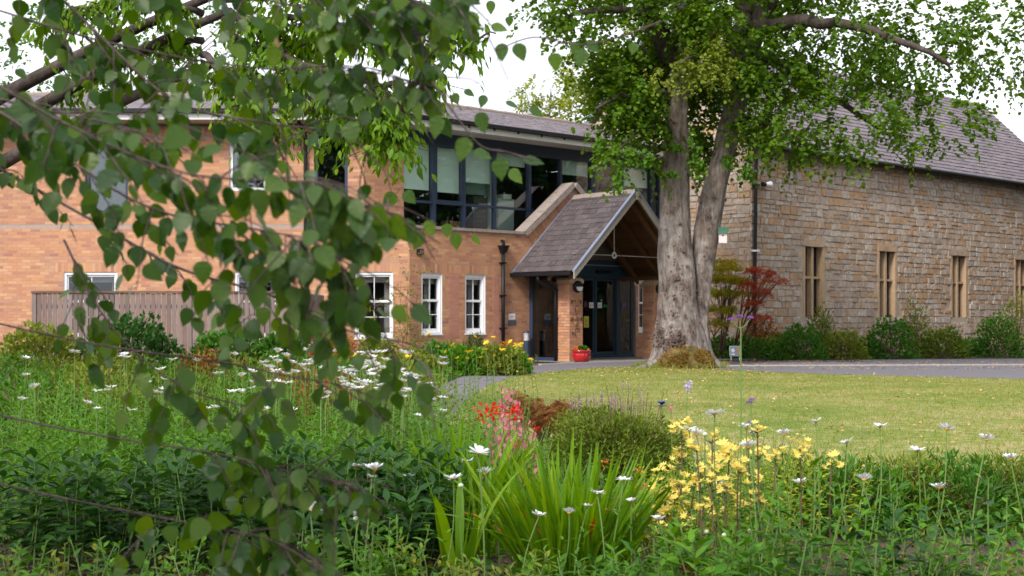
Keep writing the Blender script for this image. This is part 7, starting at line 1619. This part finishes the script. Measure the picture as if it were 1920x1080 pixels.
branch([(-120, 250, 3.4), (150, 400, 3.3), (330, 500, 3.2), (493, 548, 3.1), (590, 592, 3.0), (660, 622, 2.95), (740, 640, 2.9), (800, 690, 2.85), (820, 740, 2.8)], 27, .0042)
branch([(-200, 560, 3.3), (150, 640, 3.0), (420, 680, 2.8), (540, 705, 2.75), (640, 722, 2.7), (700, 745, 2.7)], 13, .003, s0=.3)
branch([(120, 450, 3.2), (200, 600, 3.1), (330, 720, 3.0), (480, 765, 2.9)], 12, .003)
branch([(-250, 720, 3.3), (100, 800, 3.1), (400, 850, 2.9), (500, 872, 2.9), (560, 890, 2.85), (640, 905, 2.8), (690, 925, 2.8)], 26, .003, s0=.3)
branch([(-250, 850, 3.3), (100, 930, 3.1), (380, 985, 2.9), (460, 1000, 2.8), (540, 1020, 2.8), (600, 1060, 2.75)], 24, .003, s0=.3)
branch([(-300, 30, 3.2), (-100, 150, 3.0), (60, 200, 2.9), (200, 230, 2.9), (300, 260, 2.9)], 26, .003)
branch([(640, 500, 2.5), (690, 560, 2.6), (720, 620, 2.7), (740, 680, 2.7)], 9, .004)
branch([(560, 450, 2.5), (600, 500, 2.6), (640, 520, 2.7)], 8, .004)
branch([(780, 120, 2.85), (815, 160, 2.8), (850, 210, 2.8), (900, 272, 2.8), (950, 285, 2.8), (1000, 300, 2.8)], 0, .003)
branch([(930, 95, 3.2), (1000, 70, 3.3), (1090, 84, 3.2), (1165, 68, 3.3), (1240, 40, 3.4)][::-1], 0, .003)
# the single leaves that stand clear of the mass
solo = [(941, 98, 26, 36, 0), (975, 98, 34, 38, .4), (1041, 116, 28, 36, .1), (1089, 108, 34, 38, -.2), (1078, 92, 22, 28, .2), (1112, 88, 28, 24, .8), (1187, 91, 19, 25, -.2), (904, 230, 34, 42, .2), (868, 280, 42, 50, -.3), (938, 317, 40, 44, .1), (836, 240, 34, 42, .5), (818, 238, 30, 46, -.2), (920, 14, 26, 26, 0), (955, 40, 18, 20, 0), (936, 53, 32, 20, 1.3), (1006, 210, 30, 22, .9), (961, 196, 28, 14, 1.2), (818, 90, 22, 32, 0), (834, 115, 28, 32, .1), (870, 10, 40, 32, 0), (855, 452, 24, 34, .1), (784, 452, 36, 36, -.5), (704, 447, 26, 34, .1), (838, 432, 22, 28, 0), (806, 428, 30, 34, .3), (893, 450, 20, 16, .6), (905, 290, 36, 22, 1.2), (1000, 303, 40, 22, 1.4), (968, 330, 34, 26, .8), (742, 444, 18, 34, -.4), (635, 565, 42, 52, .1), (780, 575, 10, 14, 0), (768, 370, 30, 26, .8), (730, 375, 34, 30, -.8), (855, 185, 18, 24, .3), (905, 190, 20, 26, -.3), (880, 175, 22, 14, 1.1), (740, 690, 30, 40, .3), (795, 690, 38, 24, 1), (800, 740, 34, 46, .4), (735, 720, 26, 34, 0), (698, 760, 40, 34, -.3)]
for (px, py, w_, h_, rot) in solo:
    D = .050 * FPX / max(h_, w_) ; D = min(4.2, max(2.5, D)); s_ = max(w_, h_ * .95) / FPX * D; dn = Vector((math.sin(rot), 0, -math.cos(rot))); p = P(px, py, D) - dn * s_ * .5; f_ = min(1.0, min(w_, h_) / max(w_, h_) / .8)
    add_leaf(p, dn, s_, True, (rb.gauss(0, .15), -f_, math.sqrt(max(0, 1 - f_ * f_)) + rb.gauss(.1, .1))); bmesh_tw.tube([p - dn * .016 + Vector((.004, 0, .006)), p], .0008, 3, False)
link('twigs', smooth(bmesh_tw.mesh('twigs')), M['bark_birch'], birch)
inb = [(i, leaves[i]) for i in range(len(leaves))]
def lrank(l):
    px, py = proj(l[0]); return (l[2] / l[0].y) if (485 < px < 1430 and -30 < py < 1100) else -1
order = sorted(range(len(leaves)), key=lambda i: -lrank(leaves[i])); nsolo = len(solo)
pick = set(list(range(len(leaves) - nsolo, len(leaves))) + order[:300 - nsolo]); V = []; F = []; nv_ = 0
yellow_leaf = min(range(len(leaves)), key=lambda i: (proj(leaves[i][0])[0] - 545) ** 2 + (proj(leaves[i][0])[1] - 62) ** 2)
pick.add(yellow_leaf)
for i, (p, m3, s_) in enumerate(leaves):
    k = rb.randrange(8)
    if i in pick:
        o = link('leaf', bl_me[k], None, birch); o.matrix_basis = Matrix.Translation(p) @ (m3 @ Matrix.Diagonal((s_, s_, s_))).to_4x4()
        if i == yellow_leaf:
            o.data = bl_me[k].copy(); o.data.materials.clear(); o.data.materials.append(M['lf_yellow']); o['label'] = 'yellow orange withering leaf'
    else:
        tv, tf = TPLB[k]; mm = np.array(m3) * s_; V.append(tv @ mm.T + np.array(p)); F.append(tf + nv_); nv_ += len(tv)
if V: link('foliage', smooth(new_mesh('foliage', np.concatenate(V), np.concatenate(F))), leafm('leaf_birch_mass', BC, 0.30, 0.46, 0.85), birch, kind='stuff')
print('birch leaves', len(leaves), 'verts', sum(len(m_.vertices) for m_ in bpy.data.meshes))
